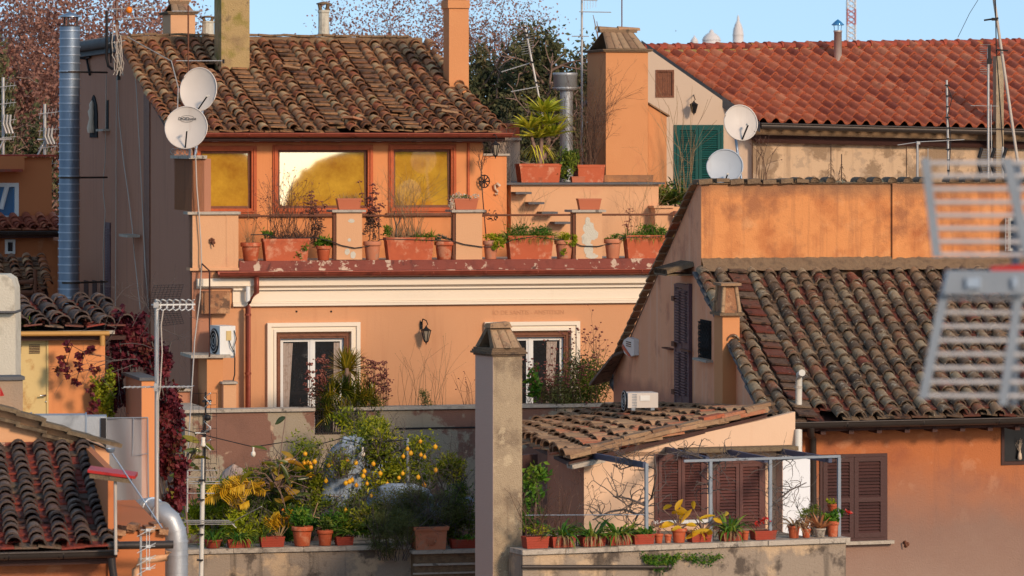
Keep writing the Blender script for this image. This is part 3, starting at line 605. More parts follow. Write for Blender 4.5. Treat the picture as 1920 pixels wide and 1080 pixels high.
# ================================================================ THE SETTING
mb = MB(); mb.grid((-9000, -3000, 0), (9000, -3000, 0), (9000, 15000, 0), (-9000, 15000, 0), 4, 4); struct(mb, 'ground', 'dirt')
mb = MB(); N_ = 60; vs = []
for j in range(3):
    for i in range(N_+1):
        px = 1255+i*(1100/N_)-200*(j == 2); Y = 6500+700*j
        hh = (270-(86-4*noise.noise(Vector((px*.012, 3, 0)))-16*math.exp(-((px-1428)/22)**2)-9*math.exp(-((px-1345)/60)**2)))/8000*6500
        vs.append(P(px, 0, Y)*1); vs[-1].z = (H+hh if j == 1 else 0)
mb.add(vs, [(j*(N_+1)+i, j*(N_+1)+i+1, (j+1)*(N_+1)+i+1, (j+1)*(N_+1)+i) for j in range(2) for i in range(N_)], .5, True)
struct(mb, 'hills', 'hills_haze_blue')
# far churches and the lattice mast
def dome(px, ytop, ybase, wpx, Y, label, lantern_h=.3):
    c = P(px, ybase, Y); r = wpx/2*Y/FP; h = (ybase-ytop)*Y/FP; c0 = Vector((c.x, c.y, 0)); t = thing('church_dome', label, 'church', c0, 'domes on the skyline')
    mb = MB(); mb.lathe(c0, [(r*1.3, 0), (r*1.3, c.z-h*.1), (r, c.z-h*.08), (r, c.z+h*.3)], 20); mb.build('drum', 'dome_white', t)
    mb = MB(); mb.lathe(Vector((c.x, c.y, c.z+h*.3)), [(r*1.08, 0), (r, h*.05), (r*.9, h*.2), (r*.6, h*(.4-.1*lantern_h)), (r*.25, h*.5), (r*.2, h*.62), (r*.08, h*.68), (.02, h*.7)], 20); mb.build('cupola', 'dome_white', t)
dome(1384, 28, 82, 20, 1500, 'tall slender white dome standing highest on the skyline above the red roof')
dome(1334, 55, 84, 34, 1500, 'low rounded white dome left of the slender one')
dome(1302, 66, 84, 14, 1500, 'smallest white dome peeping over the left end of the red roof ridge')
t = thing('lattice_mast', 'red and white lattice radio mast in the hazy distance', 'radio mast', Vector((P(1596, 0, 1200).x, 1200, 0)))
mw, mr = MB(), MB(); w = 1.15
for k in range(46):
    z0, z1 = k*1.5, k*1.5+1.5; b = mr if (k//3) % 2 else mw; c = Vector((P(1596, 0, 1200).x, 1200, 0))
    for x, y in ((-1, -1), (1, -1), (1, 1), (-1, 1)):
        b.tube([c+Vector((x*w, y*w, z0)), c+Vector((x*w, y*w, z1))], .16, 4)
    for (x, y), (X, Y_) in (((-1, -1), (1, -1)), ((1, -1), (1, 1)), ((1, 1), (-1, 1)), ((-1, 1), (-1, -1))):
        b.tube([c+Vector((x*w, y*w, z0)), c+Vector((X*w, Y_*w, z1))], .12, 4); b.tube([c+Vector((x*w, y*w, z1)), c+Vector((X*w, Y_*w, z0))], .12, 4)
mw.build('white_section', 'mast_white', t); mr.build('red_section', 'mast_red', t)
# trees behind the houses
def bare_tree(px, Y, ztop, R0, label, leaves, seed, lsize=.10, matl='leaf_dry_red', group='plane trees behind the houses', depth=5, zlow=None):
    X = (px-960)/FP*Y; t = thing('plane_tree', label, 'tree', Vector((X, Y, 0)), group); rn = random.Random(seed); tips = []; mb = MB(); c = Vector((X, Y, 0))
    th = ztop-R0*1.9; mb.tube([c, c+Vector((.1, 0, th*.5)), c+Vector((rn.uniform(-.2, .2), 0, th))], .28, 8, .3, r2=.2)
    for k in range(9):
        an = k*1.05+rn.random(); branch(mb, c+Vector((0, 0, th*(.78+.22*rn.random()))), (math.cos(an)*(.3+.5*(k%3)/2), math.sin(an)*.4, .8), R0*.62, .12, depth, rn, tips, .5, -.02, (2, 3), 3, 5, .74, .22, rn.random())
    mb.build('trunk', 'bark', t)
    lf = MB()
    for i in range(leaves):
        p, d = rn.choice(tips); p = p+Vector((rn.gauss(0, .42), rn.gauss(0, .42), rn.gauss(-.05, .45))); n = lsize*rn.uniform(.5, 1.3)
        a = Vector((rn.gauss(0, 1), rn.gauss(0, 1), rn.gauss(-.6, 1))).normalized(); s = a.cross(Vector((rn.gauss(0, 1), rn.gauss(0, 1), 0))).normalized()
        lf.add([p, p+a*n*.5+s*n*.45, p+a*n, p+a*n*.5-s*n*.45], [(0, 1, 2, 3)], rn.random())
    if leaves > 9000: leafcloud(lf, (X, Y, ztop-R0*.75), (R0*.85, R0*.6, R0*.95), int(leaves*.5), lsize, seed, 60, .22, wid=.8)
    lf.build('crown', matl, t); return t
bare_tree(40, 118, 20.2, 3.6, 'reddish plane tree filling the top left corner of the view', 30000, 1, depth=6)
bare_tree(165, 122, 20.6, 3.7, 'reddish plane tree behind the silver flue, second from the left', 30000, 2, depth=6)
bare_tree(268, 126, 20.4, 3.2, 'reddish plane tree rising behind the left end of the old tiled roof', 15000, 3, depth=6)
bare_tree(722, 120, 20.6, 2.7, 'half bare plane tree over the middle of the old roof ridge', 11000, 4, lsize=.07, depth=6)
bare_tree(905, 124, 20.6, 2.7, 'half bare plane tree just right of the tall orange chimney', 12000, 5, lsize=.07, depth=6)
bare_tree(1055, 135, 19.6, 3.0, 'thin bare tree with a few rusty leaves above the dark evergreens', 500, 6)
bare_tree(1180, 130, 19.7, 2.8, 'almost leafless tree behind the big orange chimney stack', 320, 7)
bare_tree(1690, 150, 18.6, 2.6, 'leafless treetop just showing over the red roof ridge', 600, 8)
bare_tree(1885, 140, 18.6, 3.0, 'rusty treetop above the right end of the red roof', 1500, 9)
def evergreen(px, Y, ytop, wpx, label, seed, n=11000):
    X = (px-960)/FP*Y; zt = H-(ytop-HY)/FP*Y; r = wpx/2*Y/FP; t = thing('evergreen_tree', label, 'tree', Vector((X, Y, 0)), 'dark evergreens behind the terrace'); rn = random.Random(seed)
    mb = MB(); tips = []; mb.tube([(X, Y, 0), (X+.1, Y, zt-2.5)], .25, 7, .3, r2=.1)
    for k in range(14):
        an = k*2.4; branch(mb, (X, Y, zt-4.2+k*.25), (math.cos(an), math.sin(an), .9), r*.9, .05, 2, rn, tips, .5, 0, (2, 3), 3, 4)
    mb.build('trunk', 'bark', t); mb = MB()
    for q in range(3): leafcloud(mb, (X+rn.uniform(-.3, .3)*r, Y, zt-1.3-1.5*q), (r*(1.1+.2*q), r, 1.5), n//3, .15, seed*7+q, 22, .36, .5, .5)
    mb.build('crown', 'leaf_evergreen', t)
evergreen(900, 112, 98, 135, 'dark evergreen right beside the tall orange chimney', 11)
evergreen(958, 116, 84, 130, 'dark evergreen behind the leaning antenna mast', 12)
evergreen(1020, 111, 72, 130, 'tallest dark evergreen, behind the spiky yucca', 13)
evergreen(1085, 118, 92, 130, 'dark evergreen touching the left side of the big orange chimney stack', 14)
evergreen(-6, 108, 95, 90, 'dark evergreen at the left border below the reddish tree', 15)
evergreen(70, 110, 215, 90, 'low dark evergreen above the far orange house', 16, 2600)
evergreen(850, 125, 150, 70, 'low dark evergreen half hidden by the tall orange chimney', 17, 2600)

# ================================================================ MAIN HOUSE
FM = Frame(360, 78, 14); AR = FM.hit(1290, 0)[0]          # facade plane, right end behind the gable house
zl = FM.z(800, 487, 0)        # top of the ledge (pots stand here)
mroot = thing('apartment_house', 'orange plastered house with penthouse, flower ledge and white cornice', 'house', FM.W(4, 5, 0))
zslab = H-.27; RD = 7.8; zE = FM.z(335, 247, 1.5); zR = FM.z(235, 72, RD)
# side wall (faces left)
prof = [(0, 0), (0, zslab), (1.95, zslab), (1.95, zE+.02), (RD, zR-.10), (RD+.6, zR-.12), (14.3, zR-.22), (14.3, 0)]
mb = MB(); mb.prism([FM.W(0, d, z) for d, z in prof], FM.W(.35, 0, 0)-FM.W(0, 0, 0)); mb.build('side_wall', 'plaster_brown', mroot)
mb = MB(); mb.fz(FM, -.025, .1, 4.75, 5.45, 0, zR-1.15); mb.build('side_shadow_strip', 'wood_brown', mroot)  # dark strip: a projection's shadow painted on the side wall
mb = MB(); mb.fz(FM, -.05, 4.5, 7.95, 14.5, zR-.22, zR-.05, .4); mb.fz(FM, -.12, .5, 7.95, 14.5, zR-.26, zR-.22, .2)
for k in range(9): mb.tube([FM.W(-.08, 8+.7*k, zR-.03), FM.W(-.08, 8.75+.7*k, zR-.04)], .12, 8, .3)
mb.build('rear_roof_edge', 'dark_slab', mroot)
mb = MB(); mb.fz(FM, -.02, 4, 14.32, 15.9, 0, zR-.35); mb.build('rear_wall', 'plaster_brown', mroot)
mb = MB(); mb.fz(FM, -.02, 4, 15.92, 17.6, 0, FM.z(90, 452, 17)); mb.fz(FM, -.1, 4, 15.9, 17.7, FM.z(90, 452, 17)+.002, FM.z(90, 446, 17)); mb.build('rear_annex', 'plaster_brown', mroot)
# facade with two french windows
zt0 = FM.z(600, 846, 0)
W1, W2 = rect(FM, 517, 655, 625, 846), rect(FM, 924, 1067, 623, 842)
W2 = (W2[0], W2[1], zt0, W2[3]); W1 = (W1[0], W1[1], zt0, W1[3])
zcor = FM.z(800, 570, 0)
mb = MB(); wall_holes(mb, FM, 0.36, AR, 0, zl, [W1, W2], 0, .22); mb.fz(FM, .36, AR, .9, 1.0, 0, zl-.3); mb.build('facade_wall', 'plaster_orange', mroot)
mb = MB(); mb.fz(FM, .0, .352, -.004, .2, 0, zl); mb.build('corner_quoin', 'plaster_brown', mroot)
# white cornice bands
mb = MB()
for py0, py1, d in ((519, 533, -.16), (533.5, 537, -.06), (537.5, 541, -.11), (541.5, 563, -.04), (563.3, 566, -.07), (566.3, 571, -.09)):
    z0, z1 = FM.z(800, py1, 0), FM.z(800, py0, 0); mb.fz(FM, .08 if py0 < 535 else .75, AR, d, .03, z0, z1)
mb.build('cornice', 'cornice', mroot)
mb = MB(); mb.fbox(FM, 378, 431, 546, 588, -.22, -.1); mb.grid(FM.p(379, 587, -.225), FM.p(430, 585, -.225), FM.p(431, 548, -.225), FM.p(382, 548, -.225), 8, 8, lambda u, v: -.03+.05*noise.noise(Vector((u*5, v*5, 1)))); mb.build('broken_corner_block', 'broken_plaster', mroot)
# ledge, kerb and flower terrace floor
mb = MB(); zk = FM.z(800, 505, 0); a0 = FM.hit(447, 0)[0]
mb.fz(FM, a0, AR, -.10, .30, zk, zl); mb.fz(FM, FM.hit(405, 0)[0], AR, -.2, .0, zk-.035, zk-.001); mb.build('ledge_kerb', 'red_kerb', mroot)
mb = MB(); mb.fz(FM, .36, AR, .02, 2.2, zl-.18, zl-.012); mb.build('terrace_floor', 'stone_coping', mroot)
# parapet box at the left end, with coping
mb = MB(); zp = FM.z(400, 402, 0); mb.fz(FM, .0, FM.hit(446, 0)[0], -.06, .30, FM.z(400, 503, 0), zp); mb.fz(FM, -.05, FM.hit(447, 0)[0], -.09, .32, FM.z(400, 507, 0), FM.z(400, 502, 0)-.001)
mb.fz(FM, FM.hit(423, 0)[0], FM.hit(427, 0)[0], -.068, -.06, FM.z(400, 500, 0), zp); mb.build('parapet_box', 'plaster_peach', mroot)
mb = MB(); mb.fz(FM, -.1, FM.hit(449, 0)[0], -.12, .36, zp+.001, zp+.05); mb.build('parapet_coping', 'stone_coping', mroot)
mb = MB()
for k in range(7): an = k*.9; mb.ball(FM.p(398, 455, -.08)+Vector((.035*math.cos(an), -.02, .05*math.sin(an)+.01*k)), .026, .3, 6)
mb.tube([FM.p(398, 455, -.06), FM.p(398, 452, -.14), FM.p(401, 463, -.15)], .012, 5); mb.build('iron_tap', 'rust_iron', mroot)
# pier above it with slab
mb = MB(); mb.fz(FM, 0, FM.hit(383, 0)[0], .0, 1.94, zp+.06, zslab-.002); mb.build('corner_pier', 'plaster_penthouse', mroot)
mb = MB(); mb.fz(FM, -.07, FM.hit(385, 0)[0]+.02, -.07, 2.0, zslab, zslab+.06); mb.build('pier_slab', 'stone_coping', mroot)
# penthouse front wall with three windows
dp = 2.0; zb = FM.z(600, 404, dp); ztop = zE-.05
apl, apr = .38, FM.hit(906, dp)[0]
wins = [rect(FM, 366, 481, 273, 401, dp), rect(FM, 511, 699, 271, 400, dp), rect(FM, 728, 855, 270, 399, dp)]
mb = MB(); wall_holes(mb, FM, apl, apr, zl-.2, ztop, wins, dp, .2); mb.fz(FM, apl, apr, dp+.9, dp+1, zl, ztop); mb.fz(FM, apr-.02, apr, dp+.001, 7, 0, ztop)
mb.build('penthouse_wall', 'plaster_penthouse', mroot)
mb = MB(); mb.fz(FM, apl, apr, dp-.05, dp-.002, FM.z(600, 268, dp), FM.z(600, 263, dp)); mb.fz(FM, FM.hit(876, dp)[0], FM.hit(880, dp)[0], dp-.04, dp-.002, zb, ztop); mb.build('eave_board', 'wood_orange', mroot)
for i, r in enumerate(wins):
    mb = MB(); frame_ring(mb, FM, r, .10, dp-.03, dp+.12); frame_ring(mb, FM, inset(r, .03), .03, dp-.055, dp-.03); w = mb.build('window_frame', 'wood_orange', mroot)
    q = inset(r, .102); mb = MB(); frame_ring(mb, FM, q, .045, dp+.05, dp+.1); mb.build('casement', 'wood_brown', w)
    q = inset(q, .045); mb = MB(); ln = .0297*(q[3]-q[2]); mb.quad(FM.W(q[0], dp+.06, q[2]), FM.W(q[1], dp+.06, q[2]), FM.W(q[1], dp+.06+ln, q[3]), FM.W(q[0], dp+.06+ln, q[3])); mb.build('pane', 'sunset_gold_glass', w)
    mb = MB(); mb.fz(FM, r[0]-.05, r[1]+.05, dp-.1, dp, r[2]-.05, r[2]-.001); mb.build('sill', 'wood_brown', w)
# main roof
EL, ER = FM.W(-.10, 1.45, zE), FM.W(apr+.22, 1.45, zE); RL, RR = FM.W(-.10, RD, zR-.05), FM.W(apr+.22, RD, zR-.05)
pans, cov, deck = tiles(EL, ER, RR, RL, .292, 20, 3, flat=(7, 11, 16), jit=1.5, sag=.09, gone=((5, 13), (5, 14), (11, 0), (16, 3)))
roof = deck.build('roof', 'wood_dark', mroot); pans.build('pan_tiles', 'old_pan', roof); cov.build('cover_tiles', 'old_tile', roof)
mb = MB(); mb.fz(FM, -.12, apr+.1, RD-.12, RD+.35, zR-.12, zR+.05, .5); rn = random.Random(4)
for k in range(22): mb.box(FM.W(.2+k*.26, RD+.05+rn.uniform(-.03, .03), zR+.07+rn.uniform(0, .02)), .26, .4, .04, 14+rn.uniform(-5, 5), rn.random(), rn.uniform(-4, 4))
mb.build('ridge_mortar', 'mortar', roof)
mb = MB(); rn = random.Random(9)
for (a, d, an) in ((FM.hit(812, 3)[0], 2.6, 12), (FM.hit(822, 3)[0], 2.2, 20), (FM.hit(548, 5)[0], 5.2, 15), (FM.hit(655, 2)[0], 1.75, 60)):
    z = zE+(zR-zE)*(d-1.45)/(RD-1.45); mb.box(FM.W(a, d, z+.17), .34, .26, .04, an, rn.random(), 8)
mb.build('loose_tiles', 'clay_slab', roof)
# chimneys of this house behind and on the roof
def stack(F, px0, px1, py0, py1, d0, d1, name, matn, par, t=.5):
    mb = MB(); mb.fbox(F, px0, px1, py0, py1, d0, d1, t); return mb.build(name, matn, par)
stack(FM, 415, 468, -60, 130, 5.6, 6.4, 'chimney', 'mossy_chimney', roof)['label'] = 'big mossy square chimney breaking through the roof near its ridge'
c = stack(FM, 842, 879, 8, 200, 5.0, 5.5, 'chimney', 'plaster_chimney', roof); c['label'] = 'slim orange chimney at the right verge'
mb = MB(); mb.fbox(FM, 840, 881, 0, 15, 4.96, 5.55); mb.fbox(FM, 841, 880, -12, -1, 4.98, 5.53); mb.build('collar', 'plaster_chimney', c)
hood_chimney(FM, 320, 366, 0, 26, 80, 9.2, 10.2, '', 'plaster_peach', 'chimney', parent=roof, cover=3)['label'] = 'tile-hooded chimney rising behind the left end of the ridge'
def vent_chimney(px, w, ytop, ybot, d, label):
    c0 = FM.p(px, ybot, d); s = FM.hit(px, d)[1]/FP; r = w/2*s; h = (ybot-ytop)*s
    mb = MB(); mb.lathe(c0, [(r, 0), (r*.95, h*.72), (r*1.08, h*.74), (r*1.08, h*.80), (r*.9, h*.80)], 4 if w > 24 else 10, sm=False)
    o = mb.build('chimney', 'plaster_pale', roof); o['label'] = label
    mb = MB()
    for k in range(4): an = k*1.571+.78; v = Vector((math.cos(an), math.sin(an), 0)); mb.tube([c0+v*r*.8+Vector((0, 0, h*.8)), c0+v*r*1.1+Vector((0, 0, h*.94))], .035, 4)
    mb.lathe(c0, [(.01, h*.94), (r*1.3, h*.94), (r*1.35, h*.97), (.01, h*1.02)], 12); mb.build('cowl', 'sooty_brick', o)
vent_chimney(390, 23, 30, 78, 9.5, 'short round chimney with a flared cowl behind the ridge')
vent_chimney(607, 21, 4, 78, 9.5, 'slender pale round chimney with a crown cowl behind the ridge middle')
# roof gutter with dark rafter ends
mb = MB()
def gutter(mb, F, a0, a1, d, z, r=.075, n=9):
    for i in range(n):
        x0 = a0+(a1-a0)*i/n; x1 = a0+(a1-a0)*(i+1)/n; k = 9; vs = []
        for x in (x0, x1-.01):
            for q in range(k): th = math.pi+math.pi*q/(k-1); vs.append(F.W(x, d-r*math.cos(th)*-1, z+r*math.sin(th)))
        mb.add(vs, [(q, q+1, k+q+1, k+q) for q in range(k-1)], .5, True); mb.add([v+Vector((0, 0, -.006)) for v in vs], [(q+1, q, k+q, k+q+1) for q in range(k-1)], .5, True)
        mb.tube([F.W(x1-.05, d-r, z), F.W(x1-.05, d-r*.7, z-r*.75), F.W(x1-.05, d, z-r-.004), F.W(x1-.05, d+r, z)], .012, 5)
    mb.tube([F.W(a0, d-r, z), F.W(a1, d-r, z)], .014, 6)
gutter(mb, FM, .3, apr+.42, 1.38, zE-.03, .07, 6); mb.build('gutter', 'copper_red', mroot)
mb = MB()
for k in range(8):
    a = .7+k*.78; mb.hexa([FM.W(x, d, z) for z, ds in ((zE-.19, 0), (zE-.08, 0)) for x, d in ((a-.05, 1.5), (a+.05, 1.5), (a+.05, 2.0), (a-.05, 2.0))], .4)
mb.fz(FM, .3, apr+.3, 1.46, 1.5, zE-.16, zE-.05, .2); mb.build('rafter_ends', 'wood_dark', mroot)
# long copper gutter under the ledge with its downpipe
mb = MB(); gutter(mb, FM, FM.hit(410, -.3)[0], AR, -.32, FM.z(800, 508, -.32), .085, 9); mb.build('gutter', 'copper_red', mroot)
mb = MB(); q = lambda px, py, d=-.22: FM.p(px, py, d)
mb.tube([q(481, 515, -.3), q(481, 548), q(466, 566), q(465, 575), q(465, 870)], .052, 10)
for py in (590, 700): mb.tube([q(465, py-2), q(465, py+2)], .062, 10)
mb.build('downpipe', 'copper_red', mroot)
mb = MB(); mb.tube([q(465, 537), q(465, 566)], .045, 10); mb.build('old_pipe_stub', 'white_paint', mroot)
# french windows
for i, r in enumerate((W1, W2)):
    mb = MB(); o = (r[0]-.17, r[1]+.19, r[2], r[3]+.20)
    frame_ring(mb, FM, o, .07, -.10, 0, bottom=False); frame_ring(mb, FM, (o[0]+.071, o[1]-.071, o[2], o[3]-.071), .05, -.065, 0, bottom=False); frame_ring(mb, FM, (o[0]+.122, o[1]-.122, o[2], o[3]-.122), .045, -.085, 0, bottom=False)
    s = mb.build('french_window', 'cornice', mroot)
    s['label'] = ('moulded white surround with two curtained panes behind the palm', 'moulded white surround half hidden by the slim chimney')[i]
    mb = MB(); frame_ring(mb, FM, r, .09, .01, .2, bottom=False); frame_ring(mb, FM, (r[0]+.03, r[1]-.03, r[2], r[3]-.03), .03, -.012, .01, bottom=False); mb.build('wooden_frame', 'wood_brown', s)
    q_ = (r[0]+.092, r[1]-.092, r[2], r[3]-.092); mb = MB(); m = (q_[0]+q_[1])/2
    for x0, x1 in ((q_[0], m-.002), (m+.002, q_[1])):
        frame_ring(mb, FM, (x0, x1, q_[2], q_[3]), .065, .1, .15)
    mb.fz(FM, m-.03, m+.03, .085, .1, q_[2], q_[3]-.02); mb.build('casements', 'white_paint', s)
    mb = MB()
    for x0, x1 in ((q_[0], m), (m, q_[1])): mb.quad(*[FM.W(a, .125, z) for a, z in ((x0+.06, q_[2]), (x1-.06, q_[2]), (x1-.06, q_[3]-.06), (x0+.06, q_[3]-.06))])
    mb.build('panes', 'dark_glass', s)
    mb = MB(); cu = ((q_[0]+.05, .2, .02), (m+.42, .28, .05)) if i == 0 else ((m+.33, .2, .12),)
    for (a, wd_, sh) in cu:
        mb.grid(FM.W(a-sh*.3, .112, r[2]+.2), FM.W(a+wd_*.45, .112, r[2]+.2), FM.W(a+wd_, .112, q_[3]-.09), FM.W(a, .112, q_[3]-.09), 16, 10, lambda u, v: .007*math.sin(u*26+v*3))
    mb.build('curtain', 'curtain', s)
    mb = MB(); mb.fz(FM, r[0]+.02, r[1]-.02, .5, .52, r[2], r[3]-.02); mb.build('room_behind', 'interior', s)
# small windows and marks of the side wall
FSd = Frame(360, 78, 14)
mb = MB()
for d in (12.2, 13.0, 13.75):
    pass
def sidebox(mb, d0, d1, z0, z1, out=.03, inn=.0, t=.5): mb.fz(FM, -out, inn, d0, d1, z0, z1, t)
def sidepx(px): # depth on the side wall plane seen at photo column px
    k = (px-960)/FP; return (FM.o.x-k*FM.o.y)/(k*FM.w.y-FM.w.x)
def sz(px, py): return H-(py-HY)/FP*(FM.o.y+FM.w.y*sidepx(px))
for px0, px1, py0, py1 in ((158, 166, 525, 572), (174, 182, 525, 572), (189, 197, 525, 572)):
    mb = MB(); d1, d0 = sidepx(px0), sidepx(px1); sidebox(mb, d0, d1, sz(px0, py1), sz(px0, py0), .012); o = mb.build('slit_window', 'wood_dark', mroot)
d1, d0 = sidepx(199), sidepx(208); mb = MB(); sidebox(mb, d0, d1, sz(203, 575), sz(203, 417), .03)
for k in range(28): z = sz(203, 570)+k*(sz(203, 425)-sz(203, 570))/28; sidebox(mb, d0+.15, d1-.15, z, z+.02, .05, -.03, .9)
mb.build('narrow_shutter', 'shutter_purple', mroot)
mb = MB(); d1, d0 = sidepx(170), sidepx(184); dm = (d0+d1)/2; hw = (d1-d0)/2; zb_, zt_ = sz(177, 258), sz(177, 205)
mb.prism([FM.W(-.005, dm+hw*x, z) for x, z in ((-1, zb_), (1, zb_), (1, zt_-.1), (.8, zt_+.1), (.35, zt_+.25), (0, zt_+.3), (-.35, zt_+.25), (-.8, zt_+.1), (-1, zt_-.1))], FM.W(-.02, 0, 0)-FM.W(0, 0, 0)); mb.build('niche', 'interior', mroot)
mb = MB(); c = FM.W(-.05, dm, zb_+.1); mb.lathe(c, [(.09, 0), (.11, .1), (.06, .3), (.09, .45), (.05, .52), (.065, .6), (.01, .68)], 10, squash=1.6); mb.build('niche_statue', 'ceramic', mroot)
mb = MB(); sidebox(mb, sidepx(204), sidepx(199), sz(201, 245), sz(201, 188), .012); mb.build('slit_window', 'interior', mroot)
mb = MB(); sidebox(mb, sidepx(206), sidepx(192), sz(200, 246), sz(200, 242), .14); mb.build('slit_sill', 'stone_coping', mroot)
mb = MB(); mb.fz(FM, -.3, -.05, sidepx(267), sidepx(251), sz(258, 444), sz(258, 439)); mb.build('small_shelf', 'stone_coping', mroot)
mb = MB(); p0 = FM.W(-.04, sidepx(168), sz(168, 140)); mb.tube([FM.W(-.04, sidepx(172), sz(172, 140)), FM.W(-.04, sidepx(166), sz(166, 110)), FM.W(-.3, sidepx(166), sz(166, 108))], .03, 6); mb.tube([FM.W(-.05, sidepx(163), sz(165, 110)), FM.W(-.05, sidepx(173), sz(172, 107))], .025, 6); mb.build('wall_tie', 'black_iron', mroot)
# faint inscription carved over the right french window
text_on(mroot, "IO DE SANTIS - ANSTITKIN", FM.p(991, 586, -.0065), FM.W(1, 0, 0)-FM.W(0, 0, 0), (0, 0, 1), .115, 'carving', 'inscription', extr=.001)
mb = MB()
for px in (556, 621): mb.lathe(FM.p(px, 584, -.001), [(.001, 0), (.018, .0), (.018, .005)], 10, ax=(FM.W(0, -1, 0)-FM.W(0, 0, 0)))
for px, py in ((556, 584), (621, 584)): mb.box(FM.p(px, py, -.006), .03, .012, .03, 14)
mb.build('wall_holes', 'interior', mroot)
# ledge pillars, rail and posts
for i, (a, b) in enumerate(((631, 679), (855, 904), (1080, 1129))):
    mb = MB(); mb.fbox(FM, a, b, 398, 486.8, .0, .42); p_ = mb.build('ledge_pillar', 'plaster_peach', mroot)
    if i == 2: p_['label'] = 'pillar with large patches of bare grey plaster'
    mb = MB(); m = (a+b)/2; z = FM.z(m, 398, 0); mb.fz(FM, FM.hit(a-9, 0)[0], FM.hit(b+6, 0)[0], -.06, .5, z+.001, z+.045); mb.build('pillar_cap', 'stone_coping', p_)
    if i == 2 or i == 0:
        rn = random.Random(i); mb = MB()
        blobs = ((1104, 428, .11, .12), (1100, 448, .1, .12), (1112, 440, .1, .1), (1104, 468, .09, .12), (1110, 480, .12, .05), (1102, 415, .05, .08)) if i == 2 else ((659, 414, .06, .04), (651, 472, .05, .06), (662, 478, .05, .07), (655, 450, .03, .03))
        for k, (px, py, w, h) in enumerate(blobs):
            c = FM.p(px, py, -.002-.0011*k); mb.add([c]+[c+(FM.W(1, 0, 0)-FM.W(0, 0, 0))*(w*math.cos(q*.35)*(1+.35*noise.noise(Vector((q*1.3, px, 0)))))+Vector((0, 0, h*math.sin(q*.35)*(1+.35*noise.noise(Vector((q*1.3, px, 5))))))for q in range(18)], [(0, (q+1) % 18+1, q+1) for q in range(18)], .5)
        mb.build('bare_plaster', 'plaster_pale', p_)
    mb = MB(); mb.fbox(FM, a-6, a-.5, 402, 484, .02, .1); mb.lathe(FM.p(a-3, 486, .06), [(.06, 0), (.055, .08), (.03, .1)], 10); mb.build('rail_post', 'rust_iron', mroot)
mb = MB()
for a, b in ((447, 631), (679, 855), (904, 1080), (1129, 1290)): zq = FM.z(800, 404, .06); mb.tube([FM.W(FM.hit(a, .06)[0], .06, zq), FM.W(FM.hit(b, .06)[0], .06, zq)], .022, 6)
mb.build('railing', 'rust_iron', mroot)
# wing right of the penthouse: orange pier, stair wall, raised terrace
a0, a1 = FM.hit(907, 2.6)[0], FM.hit(950, 2.6)[0]; dw = 2.6
mb = MB(); mb.fz(FM, a0-.4, a1, dw, dw+2.5, 0, FM.z(930, 292, dw)); mb.build('wing_pier', 'plaster_penthouse', mroot)
mb = MB(); mb.fz(FM, a0-.1, a1+.05, dw-.05, dw+2.5, FM.z(930, 292, dw)+.001, FM.z(930, 288, dw)); mb.build('wing_pier_coping', 'stone_coping', mroot)
d3 = 2.9; a0, a1 = FM.hit(958, d3)[0], FM.hit(1235, d3)[0]; zt3 = FM.z(1100, 346, d3)
mb = MB(); mb.fz(FM, a0, a1, d3, 9, 0, zt3); mb.fz(FM, a1+.0, a1+2.5, d3+.3, 9, 0, FM.z(1250, 388, d3)); mb.build('terrace_wall', 'plaster_peach', mroot)
mb = MB(); mb.fz(FM, a0-.12, a1+.1, d3-.1, 9, zt3+.001, zt3+.04); mb.build('terrace_coping', 'dark_slab', mroot)
for k, (px, py) in enumerate(((982, 362), (1006, 381), (1031, 399), (1055, 418))):
    mb = MB(); mb.fbox(FM, px-15, px+15, py-2, py+2, d3-.35, d3-.001); mb.build('stone_tread', 'dark_slab', mroot)
mb = MB(); mb.fbox(FM, 1226, 1264, 386, 390, 2.5, 3.1); mb.fbox(FM, 1228, 1262, 390, 490, 2.55, 3.1); mb.build('low_pier', 'plaster_peach', mroot)
FR2 = Frame(360, 78, 14)
FT3_d, FT3_z = 3.4, zt3+.045
# TV lettering-free inscription etc. done; back wall of the raised terrace
mb = MB(); mb.fbox(FM, 930, 975, 262, 345, 6.5, 6.9); mb.fbox(FM, 928, 978, 258, 263, 6.4, 7.0); mb.build('back_parapet', 'plaster_house_gable', mroot)
# big chimney stack on the raised terrace
ch = hood_chimney(FM, 1136, 1215, 53, 97, 345, 3.6, 5.0, '', 'plaster_chimney', 'chimney', parent=mroot, cover=5, side=None); ch['label'] = 'broad orange stack with a tiled hood on the raised terrace'
mb = MB(); mb.fbox(FM, 1133, 1225, 328, 341, 3.56, 5.1); mb.build('plinth', 'plaster_worn_orange', ch)
mb = MB(); a0 = FM.hit(1215, 3.9)[0]+.003; a1 = FM.hit(1250, 3.9)[0]
mb.prism([FM.W(a0, 3.9, 0), FM.W(a1, 3.9, 0), FM.W(a1, 3.9, FM.z(1250, 218, 3.9)), FM.W(a0, 3.9, FM.z(1216, 196, 3.9))], FM.W(0, .9, 0)-FM.W(0, 0, 0)); mb.build('buttress', 'plaster_chimney', ch)
mb = MB(); mb.hexa([FM.W(a0-.0, 3.85, FM.z(1216, 195, 3.9)), FM.W(a1+.05, 3.85, FM.z(1253, 219, 3.9)), FM.W(a1+.05, 4.85, FM.z(1253, 219, 3.9)), FM.W(a0, 4.85, FM.z(1216, 195, 3.9)), FM.W(a0-.0, 3.85, FM.z(1216, 192, 3.9)), FM.W(a1+.05, 3.85, FM.z(1253, 216, 3.9)), FM.W(a1+.05, 4.85, FM.z(1253, 216, 3.9)), FM.W(a0, 4.85, FM.z(1216, 192, 3.9))]); mb.build('buttress_cap', 'clay_slab', ch)
